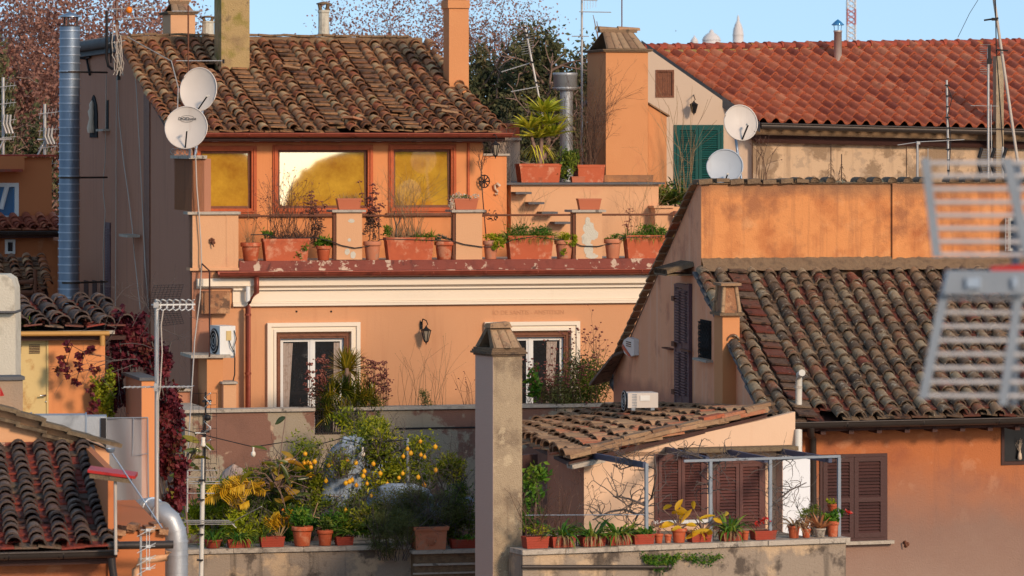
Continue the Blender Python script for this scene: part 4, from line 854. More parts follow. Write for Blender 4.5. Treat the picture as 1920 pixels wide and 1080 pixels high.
# house terrace in front of the french windows
dT = -2.5; zc = FM.z(620, 770, dT); aL = FM.hit(385, dT)[0]-.0; aRt = FM.hit(1170, dT)[0]
gx0, gx1 = FM.hit(590, dT)[0], FM.hit(645, dT)[0]
mb = MB(); wall_holes(mb, FM, aL, aRt, 0, zc-.002, [(gx0, gx1, FM.z(620, 815, dT), zc-.002)], dT, .3); mb.fz(FM, aL, aRt, dT+.3, dT+.32, 0, zt0-.05)
mb.fz(FM, FM.hit(345, dT+.2)[0], aL-.002, dT+.1, -.01, 0, zc-.002); mb.build('front_terrace_wall', 'plaster_garden', mroot)
mb = MB(); mb.fz(FM, FM.hit(345, dT)[0], gx0, dT-.06, dT+.36, zc, zc+.055); mb.fz(FM, gx1, aRt, dT-.06, dT+.36, zc, zc+.055)
mb.fz(FM, FM.hit(345, dT)[0], aL+.1, dT+.37, -.1, zc+.0, zc+.05); mb.build('front_terrace_coping', 'stone_coping', mroot)
mb = MB(); mb.fz(FM, aL+.002, aRt, dT+.33, -.002, zt0-.15, zt0-.01); mb.build('front_terrace_floor', 'stone_coping', mroot)
mb = MB()
for i in range(12): a = gx0+(gx1-gx0)*(i+.5)/12; mb.tube([FM.W(a, dT+.05, FM.z(620, 815, dT)), FM.W(a, dT+.05, zc+.03)], .009, 5)
for z in (FM.z(620, 812, dT), zc+.03, zc-.1): mb.tube([FM.W(gx0, dT+.05, z), FM.W(gx1, dT+.05, z)], .012, 5)
mb.build('iron_grille', 'black_iron', mroot)
mb = MB(); mb.fbox(FM, 740, 895, 801, 804, dT-.02, dT-.001); mb.build('wall_seam', 'black_iron', mroot)
# pillar carrying the air conditioner, left
F_ = FM; da = -.95; ap0, ap1 = FM.hit(388, da)[0], FM.hit(418, da)[0]
mb = MB(); mb.fz(FM, ap0, ap1, da, da+1.1, 0, FM.z(400, 671, da)); mb.build('side_pillar', 'plaster_chimney', mroot)
mb = MB(); mb.fz(FM, ap0-.3, ap1+.13, da-.08, da+1.1, FM.z(400, 671, da)+.001, FM.z(400, 665, da)); mb.build('side_pillar_slab', 'stone_coping', mroot)
mb = MB(); mb.fbox(FM, 419, 443, 720, 846, da-.2, da+.3); mb.build('low_pillar', 'plaster_peach', mroot)
mb = MB(); mb.fbox(FM, 417, 446, 716, 720, da-.25, da+.32); mb.build('low_pillar_slab', 'stone_coping', mroot)
mb = MB(); mb.fbox(FM, 332, 357, 734, 860, -.35, .6); mb.build('foot_pier', 'plaster_brown', mroot)
mb = MB(); mb.fbox(FM, 328, 360, 729, 733.8, -.42, .65); mb.build('foot_pier_slab', 'stone_coping', mroot)
# hill behind the viewer, seen only as a reflection in the penthouse panes
LEAN = R_(1.7)
nrm = Vector((math.sin(R_(14))*math.cos(LEAN), -math.cos(R_(14))*math.cos(LEAN), math.sin(LEAN)))
def mirror(px, py, D=420):
    p = FM.p(px, py, 2.07); v = (p-Vector((0, 0, H))).normalized(); r = v-nrm*2*v.dot(nrm); return p+r*D
pr = [mirror(*q) for q in ((505, 430), (532, 392), (540, 360), (551, 338), (560, 333), (566, 318), (579, 316), (592, 302), (620, 292), (660, 280), (760, 262), (960, 240), (1200, 300))]
bk = Vector((pr[-1]-pr[0])).cross(Vector((0, 0, 1))).normalized()*-40
def hillmesh(pr, name):
    mb = MB(); n = len(pr); g = [Vector((p.x, p.y, -1)) for p in pr]
    vs = g+pr+[p+bk*(1 if bk.y < 0 else -1)*1.0+Vector((0, 0, -3)) for p in pr]
    mb.add(vs, [(k*n+i, k*n+i+1, (k+1)*n+i+1, (k+1)*n+i) for k in range(2) for i in range(n-1)], .5); struct(mb, name, 'leaf_dark')
hillmesh(pr, 'hill')
hillmesh([mirror(*q) for q in ((200, 240), (330, 262), (440, 272), (478, 300), (496, 350), (506, 430))], 'hill')
# ================================================================ HOUSE WITH THE RED ROOF (far right, behind)
YG = 90
groot = thing('gable_house', 'pale house with a bright red tiled roof and green shutters', 'house', Vector((5.5, 94, 0)))
FG = Frame(1100, YG, -4)
gp = lambda px, py, d=0: FG.p(px, py, d)
def gz(px, py): a, _ = FG.hit(px, 0); return (a, FG.z(px, py, 0))
win = rect(FG, 1229, 1264, 131, 183); dor = rect(FG, 1267, 1353, 236, 380)
# gable wall with its raking top: rectangle below, polygon above
a_l, a_r, a_p = FG.hit(1106, 0)[0], FG.hit(1418, 0)[0], FG.hit(1217, 0)[0]; z_e = FG.z(1418, 232, 0); z_p = FG.z(1217, 92, 0)
mb = MB(); wall_holes(mb, FG, a_l, a_r, 0, z_e, [(dor[0], dor[1], dor[2], z_e-.002) if dor[3] > z_e else dor], 0, .15)
# raking part built as vertical strips, leaving the little window open
A = sorted([a_l, win[0], win[1], a_p, a_r]); A = sorted(set(A))
def ztop_(a): return z_e+(z_p-z_e)*(1-abs(a-a_p)/((a_r-a_p) if a > a_p else (a_p-a_l)))
for x0, x1 in zip(A[:-1], A[1:]):
    if abs(x0-win[0]) < 1e-6: mb.quad(*[FG.W(x, 0, z) for x, z in ((x0, z_e), (x1, z_e), (x1, win[2]), (x0, win[2]))]); mb.quad(*[FG.W(x, 0, z) for x, z in ((x0, win[3]), (x1, win[3]), (x1, ztop_(x1)), (x0, ztop_(x0)))])
    else: mb.quad(*[FG.W(x, 0, z) for x, z in ((x0, z_e), (x1, z_e), (x1, ztop_(x1)), (x0, ztop_(x0)))])
mb.fz(FG, a_l, a_r-.3, .4, .5, 0, z_e); mb.build('gable_wall', 'plaster_house_gable', groot)
mb = MB(); frame_ring(mb, FG, win, .04, -.01, .05)
for i in range(6): w = (win[1]-win[0]-.08)/6; mb.fz(FG, win[0]+.042+w*i, win[0]+.038+w*(i+1), .02, .05, win[2]+.04, win[3]-.04, .2+.5*(i % 2))
mb.build('plank_window', 'wood_brown', groot)
m = (dor[0]+dor[1])/2
for i, (x0, x1) in enumerate(((dor[0]+.02, m-.005), (m+.005, dor[1]-.02))): shutter(FG, (x0, x1, dor[2], dor[3]-.03), -.03, 'shutter', 'shutter_green', groot, 34, split=False)
mb = MB(); frame_ring(mb, FG, (dor[0]-.04, dor[1]+.04, dor[2], dor[3]+.02), .05, -.02, .03, bottom=False); mb.build('door_frame', 'shutter_green', groot)
# roof: ridge, front slope with S tiles, dark barge board
RLg, RRg = P(1213, 88, 91.5), P(1925, 78, 95.5); ELg, ERg = P(1422, 229, 89.2), P(2140, 246, 90.2)
st = s_tiles(ELg, ERg, RRg, RLg, .27, 12, 5); n = (ERg-ELg).cross(RLg-ELg).normalized()
mb = MB(); mb.prism([p-n*.5 for p in (ELg, ERg, RRg, RLg)], n*.06); groof = mb.build('roof', 'wood_dark', groot); st.build('roof_tiles', 'red_tile', groof)
BLg = P(1092, 192, 93.5); back2 = RRg+(BLg-RLg)
mb = MB(); mb.prism([p for p in (RLg-Vector((0, 0, .1)), RRg-Vector((0, 0, .1)), back2-Vector((0, 0, .1)), BLg-Vector((0, 0, .1)))], Vector((0, 0, .09))); mb.build('rear_slope', 'dark_slab', groof)
mb = ridge_caps(RLg+Vector((-.1, -.12, -.06)), RRg+Vector((0, -.12, -.06)), 26, .15, 3, up=.0); mb.build('ridge_tiles', 'red_ridge', groof)
mb = MB(); rn = random.Random(2); 
for k in range(60): f = k/60; p = RLg+(RRg-RLg)*f+Vector((0, -.26, -.12)); mb.box(p, .12, .16, .07+rn.uniform(0, .03), 0, rn.random())
mb.build('ridge_bedding', 'mossy_chimney', groof)
mb = MB(); u1 = Vector((0, 0, .27)); v = Vector((-.02, -.12, 0)); mb.prism([RLg+v-u1+Vector((-.1, 0, .12)), ELg+v-u1*.8+Vector((.05, 0, 0)), ELg+v+Vector((.05, 0, .0)), RLg+v+Vector((-.1, 0, .14))], (0, .08, 0)); mb.build('barge_board', 'dark_slab', groof)
mb = MB(); q0, q1 = ELg+Vector((.05, -.1, -.08)), ERg+Vector((0, -.1, -.08)); mb.tube([q0, q1], .075, 10); mb.tube([q0+Vector((0, -.08, .05)), q1+Vector((0, -.08, .05))], .018, 6); mb.build('gutter', 'gutter_dark', groof)
# long peeling wall below the eave
FW = Frame(1405, 89.6, 7); mb = MB(); mb.fz(FW, FW.hit(1412, 0)[0], FW.hit(2100, 0)[0], .0, .4, 0, FW.z(1600, 239, 0)); mb.fz(FW, FW.hit(1700, 0)[0], FW.hit(2100, 0)[0], -.03, -.001, 0, FW.z(1500, 262, 0)); mb.build('side_wall', 'plaster_peeling', groot)
mb = MB(); mb.fbox(FW, 1868, 1882, 105, 345, -.6, -.3); mb.build('flue', 'plaster_beige_chimney', groot)
# steel flue on the red roof
t = thing('steel_flue', 'polished steel flue with a blue conical cap on the red roof', 'chimney', P(1571, 133, 92.5))
c = P(1571, 133, 92.5); mb = MB(); mb.lathe(c, [(.085, 0), (.085, .84), (.095, .84), (.095, .88), (.0, .88)], 16); mb.build('pipe', 'alu', t)
mb = MB(); 
for k in range(3): v = Vector((math.cos(k*2.1+.5)*.08, math.sin(k*2.1+.5)*.08, 0)); mb.tube([c+v+Vector((0, 0, .88)), c+v*1.2+Vector((0, 0, 1.0))], .008, 4)
mb.lathe(c, [(.13, .99), (.14, 1.0), (.07, 1.07), (.004, 1.12)], 14); mb.build('rain_cap', 'painted_sky_blue', t)
mb = MB(); mb.lathe(c-Vector((0, 0, .05)), [(.26, -.05), (.18, .02), (.10, .08)], 12); mb.build('mortar_collar', 'stone_coping', t)
lantern(P(1301, 193, YG-.35), .26, 'black iron wall lantern above the green shutters', P(1301, 188, YG-.05), 'interior', w=.62)
# satellite dishes on the right
dish(P(1389, 230, 70.4), .30, 'white satellite dish on a mast above the pale grey one', (.25, -1, .28), post=P(1391, 345, 70.6), rx=.94, lnb=(-.25, -.25))
dish(P(1359, 312, 70.2), .29, 'pale grey satellite dish half sunk behind the worn orange wall', (-.1, -1, .3), 'dish_grey', post=P(1362, 350, 70.5), rx=1.02, lnb=(-.2, -.6))

# ================================================================ RIGHT HOUSE: pink gable wall, worn orange wall, old roof
FR = Frame(1450, 63, 18, back=9.6)
rroot = thing('corner_house', 'weathered house with a big lichen-spotted tile roof and rust orange front', 'house', FR.W(4, 3, 0))
zeR = FR.z(1450, 789, 0); zrR = H-2.02; dR = 5.07; zoR = FR.z(1312, 345, dR); a9 = FR.hit(2280, 0)[0]
mb = MB(); pr = [(0.1, 0), (0.1, zeR-.16), (dR, zrR-.16), (dR, zoR), (dR+.32, zoR), (12.4, H-4.05), (12.4, 0)]
mb.prism([FR.W(0, d, z) for d, z in pr], FR.W(.3, 0, 0)-FR.W(0, 0, 0)); mb.build('gable_wall', 'plaster_pink_brown', rroot)
EL, ER, RR_, RL_ = FR.W(-.06, -.05, zeR), FR.W(a9, -.05, zeR), FR.W(a9, dR-.02, zrR), FR.W(-.02, dR-.02, zrR)
pans, cov, deck = tiles(EL, ER, RR_, RL_, .285, 18, 12, flat=(2,), jit=1.3, sag=.05, gone=((3, 0), (9, 17)))
rf = deck.build('roof', 'wood_dark', rroot); pans.build('pan_tiles', 'grey_pan', rf); cov.build('cover_tiles', 'grey_tile', rf)
mb = MB(); pA = FR.W(-.07, -.05, zeR-.03); pB = FR.W(-.03, dR, zrR-.03); rn = random.Random(6)
slab_run(mb, pB, pA, 17, .2)
mb.build('verge_slates', 'dark_slab', rf)
# orange wall at the top of the slope with tile coping
mb = MB(); wl = FR.hit(1672, dR)[0]; mb.fz(FR, .302, wl-.002, dR, dR+.3, 0, zoR); mb.fz(FR, wl, wl+.07, dR-.05, dR+.3, 0, zoR+.04); mb.fz(FR, wl+.072, a9, dR-.03, dR+.3, 0, zoR)
mb.fz(FR, .001, .302, dR-.004, dR+.3, zrR-.2, zoR-.001); mb.build('upper_wall', 'plaster_worn_orange', rroot)
mb = MB(); rn = random.Random(8)
for k in range(26):
    a = .05+k*.27
    if k < 7: mb.box(FR.W(a, dR+.12, zoR+.03+rn.uniform(0, .03)), .22, .42, .05+rn.uniform(0, .03), 18+rn.uniform(-8, 8), rn.random(), rn.uniform(-6, 6))
    mb.fz(FR, a-.13, a+.13, dR-.05, dR+.34, zoR+.001, zoR+.02, rn.random())
    if k > 4 and rn.random() < .8:
        vs = [FR.W(a+.085*math.cos(math.pi*q/6), d, zoR+.02+.085*math.sin(math.pi*q/6)) for d in (dR-.07, dR+.4) for q in range(7)]; mb.add(vs, [(q, q+1, 8+q, 7+q) for q in range(6)]+[(0, 1, 2, 3, 4, 5, 6)], rn.random(), True)
mb.build('wall_top_tiles', 'sooty_brick', rroot)
mb = MB(); mb.grid(FR.W(.0, dR-.25, zrR+.0), FR.W(a9, dR-.25, zrR), FR.W(a9, dR-.01, zrR+.2), FR.W(.0, dR-.01, zrR+.2), 120, 4, lambda u, v: .035*noise.noise(Vector((u*90, v*3, 2)))); mb.build('flashing_mortar', 'sooty_brick', rroot)
# rear slope edge tiles along the gable
mb = MB(); rn = random.Random(3); A_, B_ = FR.W(-.05, dR+.3, zoR+.0), FR.W(-.06, 12.5, H-4.03)
slab_run(mb, A_, B_, 26, .13, h=.035)
mb.build('rear_verge_tiles', 'clay_slab', rroot)
mb = MB(); mb.prism([FR.W(.0, dR+.35, zoR-.05), FR.W(3, dR+.35, zoR-.02), FR.W(3, 12.4, H-4.1), FR.W(.0, 12.4, H-4.12)], (0, 0, .04)); mb.build('rear_roof', 'dark_tile', rroot)
# front wall
dF = .5; w3 = rect(FR, 1537, 1663, 851, 1014, dF); w4 = rect(FR, 1877, 1960, 795, 871, dF)
mb = MB(); wall_holes(mb, FR, .3, a9, 0, zeR-.1, [w3, w4], dF, .18); mb.build('front_wall', 'plaster_rust', rroot)
sh = thing  # shutters pair
m = (w3[0]+w3[1])/2
mb = MB(); frame_ring(mb, FR, w3, .045, dF-.03, dF+.08); mb.build('shutter_frame', 'shutter_dark', rroot)
for x0, x1 in ((w3[0]+.047, m-.004), (m+.004, w3[1]-.047)): shutter(FR, (x0, x1, w3[2]+.047, w3[3]-.047), dF-.045, 'shutter', 'shutter_dark', rroot, 25)
mb = MB(); mb.fz(FR, w3[0]-.06, w3[1]+.09, dF-.12, dF, w3[2]-.05, w3[2]-.001); mb.build('window_sill', 'stone_coping', rroot)
mb = MB(); frame_ring(mb, FR, w4, .05, dF-.02, dF+.1); wf = mb.build('window', 'wood_dark', rroot); wf['label'] = 'small dark window under the eave with a vase behind the pane'
mb = MB(); mb.quad(*[FR.W(a, dF+.09, z) for a, z in ((w4[0]+.05, w4[2]+.05), (w4[1]-.05, w4[2]+.05), (w4[1]-.05, w4[3]-.05), (w4[0]+.05, w4[3]-.05))]); mb.build('pane', 'dark_glass', wf)
mb = MB(); mb.fz(FR, w4[0], w4[1], dF+.17, dF+.2, w4[2], w4[3]); mb.build('room_behind', 'interior', wf)
mb = MB(); c = FR.p(1912, 862, dF+.04); mb.lathe(c, [(.02, 0), (.035, .02), (.03, .08), (.015, .12), (.02, .14)], 10); twigs(mb, c+Vector((0, 0, .12)), 14, .22, 5, .25, .004, depth=0, rad=.01); mb.build('vase', 'ceramic', wf)
mb = MB(); gutter(mb, FR, -.1, a9, -.16, zeR-.02, .09, 6); mb.build('gutter', 'gutter_dark', rroot)
mb = MB(); mb.fz(FR, .0, a9, .02, dF-.002, zeR-.16, zeR-.12)
for k in range(16): mb.fz(FR, .3+k*.45, .38+k*.45, -.02, dF-.003, zeR-.22, zeR-.162)
mb.build('eave_boards', 'wood_dark', rroot)
mb = MB(); p = lambda px, py, d=dF-.1: FR.p(px, py, d); mb.tube([p(1520, 800, -.16), p(1520, 815, -.1), p(1524, 822), p(1525, 1075)], .055, 10); mb.build('downpipe', 'gutter_dark', rroot)
mb = MB()
for k, (px, py) in enumerate(((1697, 1017), (1702, 1020), (1699, 1023))): mb.ball(FR.p(px, py, dF-.01), .03, .3, 7)
mb.tube([FR.p(1697, 1015, dF), FR.p(1697, 1016, dF-.09), FR.p(1700, 1026, dF-.1)], .012, 5); mb.build('tap', 'rust_iron', rroot)
# gable wall features
GA = Frame(1450, 63, 90+9.6)      # plane along the gable wall; a = depth, facing left
def gd(px): k = (px-960)/FP; return (FR.o.x-k*FR.o.y)/(k*FR.w.y-FR.w.x)
def gzz(px, py): return H-(py-HY)/FP*(FR.o.y+FR.w.y*gd(px))
def gbox(mb, px0, px1, py0, py1, out0, out1, t=.5):   # on the gable wall between photo columns
    d1, d0 = gd(px0), gd(px1); m = (px0+px1)/2; mb.fz(FR, -out0, -out1, d0, d1, gzz(m, py1), gzz(m, py0), t)
for i, (x0, x1) in enumerate(((1273, 1283.5), (1284.5, 1295))):
    mb = MB(); gbox(mb, x0, x1, 541, 760, .05, .0, .5); s_ = mb.build('tall_shutter', 'shutter_purple', rroot); mb = MB()
    for k in range(38):
        py = 546+k*5.2
        if 640 < py < 660: continue
        gbox(mb, x0+1.5, x1-1.5, py, py+2.4, .09, .045, .8)
    mb.build('louvres', 'shutter_purple', s_)
mb = MB(); gbox(mb, 1270, 1273, 532, 762, .06, 0); gbox(mb, 1295, 1298, 532, 762, .06, 0); gbox(mb, 1273.2, 1294.8, 532, 540, .06, 0); mb.build('shutter_frame', 'shutter_purple', rroot)
mb = MB(); gbox(mb, 1268, 1296, 763, 768, .25, 0); mb.build('threshold', 'white_paint', rroot)
mb = MB(); gbox(mb, 1314, 1334, 600, 672, .012, 0); w_ = mb.build('grille_window', 'interior', rroot)
mb = MB()
for k in range(7):
    for sg in (-1, 1):
        pts = []
        for j in range(7): py = 602+j*11.3; pxx = 1315+k*3+sg*1.4*(-1)**j; dd = gd(pxx); pts.append(FR.W(-.04, dd, gzz(pxx, py)))
        mb.tube(pts, .009, 4)
mb.build('grille', 'black_iron', w_); mb = MB(); gbox(mb, 1311, 1337, 673, 677, .12, 0); mb.build('sill', 'stone_coping', w_)
mb = MB(); gbox(mb, 1251, 1266, 652, 654.5, .1, 0); gbox(mb, 1286, 1302, 655, 658, .1, 0.06)
for py in (555, 640, 730): gbox(mb, 1269, 1274, py, py+9, .1, .05); 
mb.build('iron_latches', 'rust_iron', rroot)
# small tiled canopy over the tall shutters
mb = MB(); d1, d0 = gd(1276), gd(1300); zc1 = gzz(1262, 508); rn = random.Random(5)
for k in range(7):
    d = d0+(d1-d0)*(k+.5)/7; vs = []
    for out, z in ((.46, zc1), (0, zc1+.12)):
        for q in range(6): th = math.pi*q/5; vs.append(FR.W(-out, d+.14*math.cos(th), z+.08*math.sin(th)))
    mb.add(vs, [(q, q+1, 7+q, 6+q) for q in range(5)]+[(0, 1, 2, 3, 4, 5)], rn.random(), True)
mb.fz(FR, -.46, -.0, d0, d1, zc1-.03, zc1-.001, .2); mb.build('canopy', 'old_timber', rroot)
# chimney breast on the gable with its tiled hood
dc = gd(1372); mb = MB(); mb.fz(FR, -.22, .06, dc-.3, dc+.3, 0, gzz(1360, 588)); cb = mb.build('chimney_breast', 'plaster_chimney', rroot)
za, zb2 = gzz(1360, 583), gzz(1360, 533)
mb = MB(); c = FR.W(.06, dc, za); mb.fz(FR, -.28, .12, dc-.38, dc+.36, gzz(1360, 588)+.001, za); mb.build('cap_slab', 'sooty_brick', cb)
mb = MB(); P4 = [FR.W(a, d, za+.001) for a, d in ((-.22, dc-.3), (.06, dc-.3), (.06, dc+.3), (-.22, dc+.3))]; Q4 = [FR.W(a, d, zb2) for a, d in ((-.17, dc-.2), (.02, dc-.2), (.02, dc+.2), (-.17, dc+.2))]
mb.hexa(P4+Q4); mb.build('hood', 'broken_plaster', cb)
mb = MB(); mb.fz(FR, -.24, .09, dc-.3, dc+.3, zb2+.001, zb2+.04, .2)
for q in (0, 1, 2, 3):
    p0, p1 = P4[q], Q4[q]; mb.tube([p0, p1], .035, 5, .7)
mb.build('hood_tile', 'clay_slab', cb)
# lean-to eave corner with gutter and pipe at the far end of the gable
mb = MB(); A_ = FR.W(-.06, 11.2, H-3.55); mb.prism([FR.W(-.02, 12.7, H-4.2), FR.W(-.02, 11.3, H-3.62), FR.W(-.25, 11.3, H-3.7), FR.W(-.4, 12.7, H-4.28)], (0, 0, .05)); mb.build('rear_eave', 'dark_tile', rroot)
mb = MB(); z0 = FR.z(1140, 702, 12.6); mb.tube([P(1130, 701, 75.8), P(1152, 701, 75.6)], .07, 8); mb.tube([P(1147, 706, 75.7), P(1147, 722, 75.7), P(1158, 738, 75.4), P(1168, 756, 75), P(1170, 790, 75)], .045, 8); mb.build('rear_gutter', 'gutter_dark', rroot)
t = thing('alarm_box', 'white alarm siren box with a red foot on the pink gable wall', 'alarm box', FR.W(-.1, gd(1187), gzz(1187, 669)))
mb = MB(); dcc = gd(1187); z0, z1 = gzz(1187, 669), gzz(1187, 634); mb.prism([FR.W(-.0, dcc+x, z) for x, z in ((.55, z0+.16), (.35, z0+.05), (-.1, z0), (-.5, z0+.05), (-.5, z1), (0, z1+.02), (.4, z1-.05), (.55, z1-.15))], FR.W(-.09, 0, 0)-FR.W(0, 0, 0)); mb.build('cover', 'white_paint', t)
mb = MB(); mb.prism([FR.W(-.092, dcc+x, z) for x, z in ((.5, z0+.13), (-.1, z0+.01), (-.3, z0+.02), (.45, z0+.2))], FR.W(-.01, 0, 0)-FR.W(0, 0, 0)); mb.build('warning_light', 'red_paint', t)
mb = MB()
for k in range(3): mb.fz(FR, -.1, -.09, dcc-.25, dcc+.15, z0+.18+.035*k, z0+.195+.035*k)
mb.build('vents', 'black_plastic', t)
def aircon(c, w, dep, h, ang, label, fan_left=True, mat_='white_paint'):
    c = Vector(c); t = thing('air_conditioner', label, 'air conditioner', c); m = Matrix.Rotation(R_(ang), 3, 'Z'); g = lambda x, y, z: c+m @ Vector((x, y, z))
    mb = MB(); mb.hexa([g(x, y, z) for z in (.04, h) for x, y in ((-w/2, -dep/2), (w/2, -dep/2), (w/2, dep/2), (-w/2, dep/2))]); mb.build('casing', mat_, t)
    mb = MB(); s_ = -1 if fan_left else 1; cc = g(s_*(w/2+.004), 0, h*.52); ax = m @ Vector((s_, 0, 0)); mb.lathe(cc, [(.0, .0), (dep*.42, .001), (dep*.42, .012), (dep*.38, .014)], 20, ax=ax); mb.build('fan', 'black_plastic', t)
    mb = MB()
    for r in (.12, .24, .36): mb.tube([cc+ax*.02+(m @ Vector((0, math.cos(k*.35), math.sin(k*.35))))*dep*r for k in range(19)], .005, 4)
    mb.build('fan_guard', mat_, t)
    mb = MB(); mb.hexa([g(x, y, z) for z in (h*.55, h*.85) for x, y in ((-w*.1, -dep/2-.012), (w*.22, -dep/2-.012), (w*.22, -dep/2-.001), (-w*.1, -dep/2-.001))]); mb.build('service_cover', 'rust_door' if not mat_ == 'dish' else 'white_paint', t)
    mb = MB()
    for x in (-w*.32, w*.32): mb.hexa([g(x+a, y, z) for z in (0, .04) for a, y in ((-.03, -dep/2), (.03, -dep/2), (.03, dep/2), (-.03, dep/2))])
    mb.build('feet', 'grey_paint', t); return t, g
t, g = aircon(P(1200, 768, 66.2), .48, .4, .27, 12, 'squat white air conditioner sitting on the low tiled roof beside the pink gable', mat_='dish')
mb = MB()
for k in range(9): mb.hexa([g(-.243, -.19+.0, .05+k*.024), g(-.1, -.212, .05+k*.024), g(-.1, -.2, .05+k*.024), g(-.243, -.18, .05+k*.024), g(-.243, -.19, .06+k*.024), g(-.1, -.212, .06+k*.024), g(-.1, -.2, .06+k*.024), g(-.243, -.18, .06+k*.024)])
mb.build('fins', 'grey_paint', t)
t, g = aircon(FM.p(417, 670, -.6), .30, .55, .58, 24, 'tall white air conditioner on the side pillar beside the facade corner')
mb = MB(); mb.tube([g(.02, -.3, .32), g(.05, -.33, .2), g(.12, -.31, .1), g(.13, -.3, .0)], .008, 5); mb.tube([g(.12, -.29, .5), g(.15, -.33, .35), g(.1, -.33, .2), g(.13, -.3, .05)], .008, 5); mb.tube([g(.13, -.3, .0), g(.13, -.29, -.3), g(.05, -.29, -.6)], .012, 5); mb.build('hoses', 'cable_black', t)

# ================================================================ LOW HOUSE (right of the slim chimney)
FS = Frame(1095, 61, 18); F1 = P(1066, 861, 60.65); F2 = P(1438, 772, 62.0); B1 = P(950, 806, 68.0); B2 = P(1183, 762, 73.0)
sroot = thing('low_house', 'low cream house with a shallow tiled lean-to roof', 'house', FS.W(2, 2, 0))
dz = lambda px: 0
w1, w2 = rect(FS, 1227, 1325, 850, 974), rect(FS, 1335, 1434, 862, 1003)
aS0, aS1 = 0, FS.hit(1491, 0)[0]; zA, zB = FS.z(1100, 856, 0), FS.z(1491, 760, 0); zm = min(zA, FS.z(1300, 846, 0))
zsp = FS.z(1300, 845, 0)
mb = MB(); wall_holes(mb, FS, aS0, aS1, 0, zsp, [w1, (w2[0], w2[1], w2[2], w2[3])], 0, .12)
mb.prism([FS.W(aS0, 0, zsp), FS.W(aS1, 0, zsp), FS.W(aS1, 0, FS.z(1491, 772, 0)), FS.W(aS0+2.65, 0, FS.z(1440, 784, 0)-.04), FS.W(aS0, 0, zA-.04)], FS.W(0, .12, 0)-FS.W(0, 0, 0)); mb.build('front_wall', 'plaster_cream', sroot)
mb = MB(); dS = 1.65; mb.prism([FS.W(0, 0.001, 0), FS.W(0, dS, 0), FS.W(0, dS, zA-.0), FS.W(0, 0.001, zA)], FS.W(.3, 0, 0)-FS.W(0, 0, 0)); mb.build('side_wall', 'plaster_brown', sroot)  # brown coat puts the shade of this left-facing side into its colour
mb = MB(); mb.fz(FS, FS.hit(984, dS+2.2)[0], .3, dS+2.2, dS+2.3, 0, zA-.3); mb.build('porch_shade_sheet', 'interior', sroot)  # near-black sheet: the dark of the porch painted in
mb = MB(); mb.fz(FS, FS.hit(984, dS+.3)[0], -.05, dS+.3, dS+.42, zA-.35, zA-.1); mb.fz(FS, -.32, -.22, dS+.2, dS+.3, 0, zA-.1); mb.build('porch_beam', 'wood_dark', sroot)
pans, cov, deck = tiles(B1, F1, F2, B2, .34, 9, 21, jit=1.8, sag=.03, cr=.30, dk=.03)
rf = deck.build('roof', 'wood_dark', sroot); pans.build('pan_tiles', 'clay_slab', rf); cov.build('cover_tiles', 'clay_slab', rf)
mb = MB(); rn = random.Random(31); e = F2-F1; L_ = e.length
k = 0; x = 0
while x < L_-.1:
    l = rn.uniform(.32, .46); p = F1+e.normalized()*(x+l/2)
    mb.box(p+Vector((0, -.02, .045+rn.uniform(-.01, .02))), l*.98, .2, .055, 18+rn.uniform(-3, 3), rn.random(), -math.degrees(math.atan2(e.z, Vector((e.x, e.y)).length))+rn.uniform(-2, 2))
    mb.box(p+Vector((.1, .10, .115+rn.uniform(-.01, .02))), l*.9, .2, .05, 18+rn.uniform(-4, 4), rn.random(), -math.degrees(math.atan2(e.z, Vector((e.x, e.y)).length))+rn.uniform(-2, 2)); x += l
mb.build('verge_tiles', 'clay_slab', rf)
mb = MB(); mb.box(F1+Vector((.25, .08, -.06)), .5, .25, .06, 18, .5, -10); mb.build('verge_board', 'stone_coping', rf)
mb = MB(); mb.fz(FS, FS.hit(1271, 0)[0], FS.hit(1482, 0)[0], -.32, 0.02, FS.z(1400, 844, 0), FS.z(1400, 836, 0)); mb.build('lintel_slab', 'old_timber', sroot)
for (w, lab) in ((w1, 'left'), (w2, 'right')):
    m = (w[0]+w[1])/2; mb = MB(); frame_ring(mb, FS, w, .05, -.03, .08); mb.build('shutter_frame', 'shutter_brown', sroot)
    for x0, x1 in ((w[0]+.052, m-.004), (m+.004, w[1]-.052)): shutter(FS, (x0, x1, w[2]+.052, w[3]-.052), -.045, 'shutter', 'shutter_brown', sroot, 21, split=False)
mb = MB(); mb.fz(FS, w1[0]-.03, w1[1]+.04, -.1, 0, w1[2]-.05, w1[2]-.002); mb.build('window_sill', 'white_paint', sroot)
mb = MB(); x0, x1 = FS.hit(1468, -.25)[0], FS.hit(1519, -.25)[0]; mb.fz(FS, x0, x1, -.25, .3, FS.z(1490, 1010, 0), FS.z(1490, 853, 0)); cab = mb.build('white_cabinet', 'white_panel', sroot)
mb = MB(); mb.fz(FS, x0-.01, x0-.002, -.25, .3, FS.z(1490, 1010, 0), FS.z(1490, 853, 0)); mb.build('cabinet_shade_coat', 'shade_lilac', cab)  # left side of the white cabinet painted in its shaded tone
t = thing('vent_pipe', 'white plastic vent pipe with a bent top passing through the roof eave', 'pipe', P(1498, 850, 62))
mb = MB(); mb.tube([P(1497, 852, 61.9), P(1497, 806, 62.0)], .055, 14); mb.tube([P(1497, 790, 63.4), P(1498, 712, 63.4), P(1499, 703, 63.3), P(1504, 699, 63.0)], .05, 14); mb.build('pipe', 'white_plastic', t)
mb = MB(); mb.lathe(P(1497, 728, 63.4), [(.058, 0), (.058, .04)], 14); mb.lathe(P(1497, 788, 63.4), [(.075, -.08), (.06, 0)], 14); mb.build('collar', 'stone_coping', t)
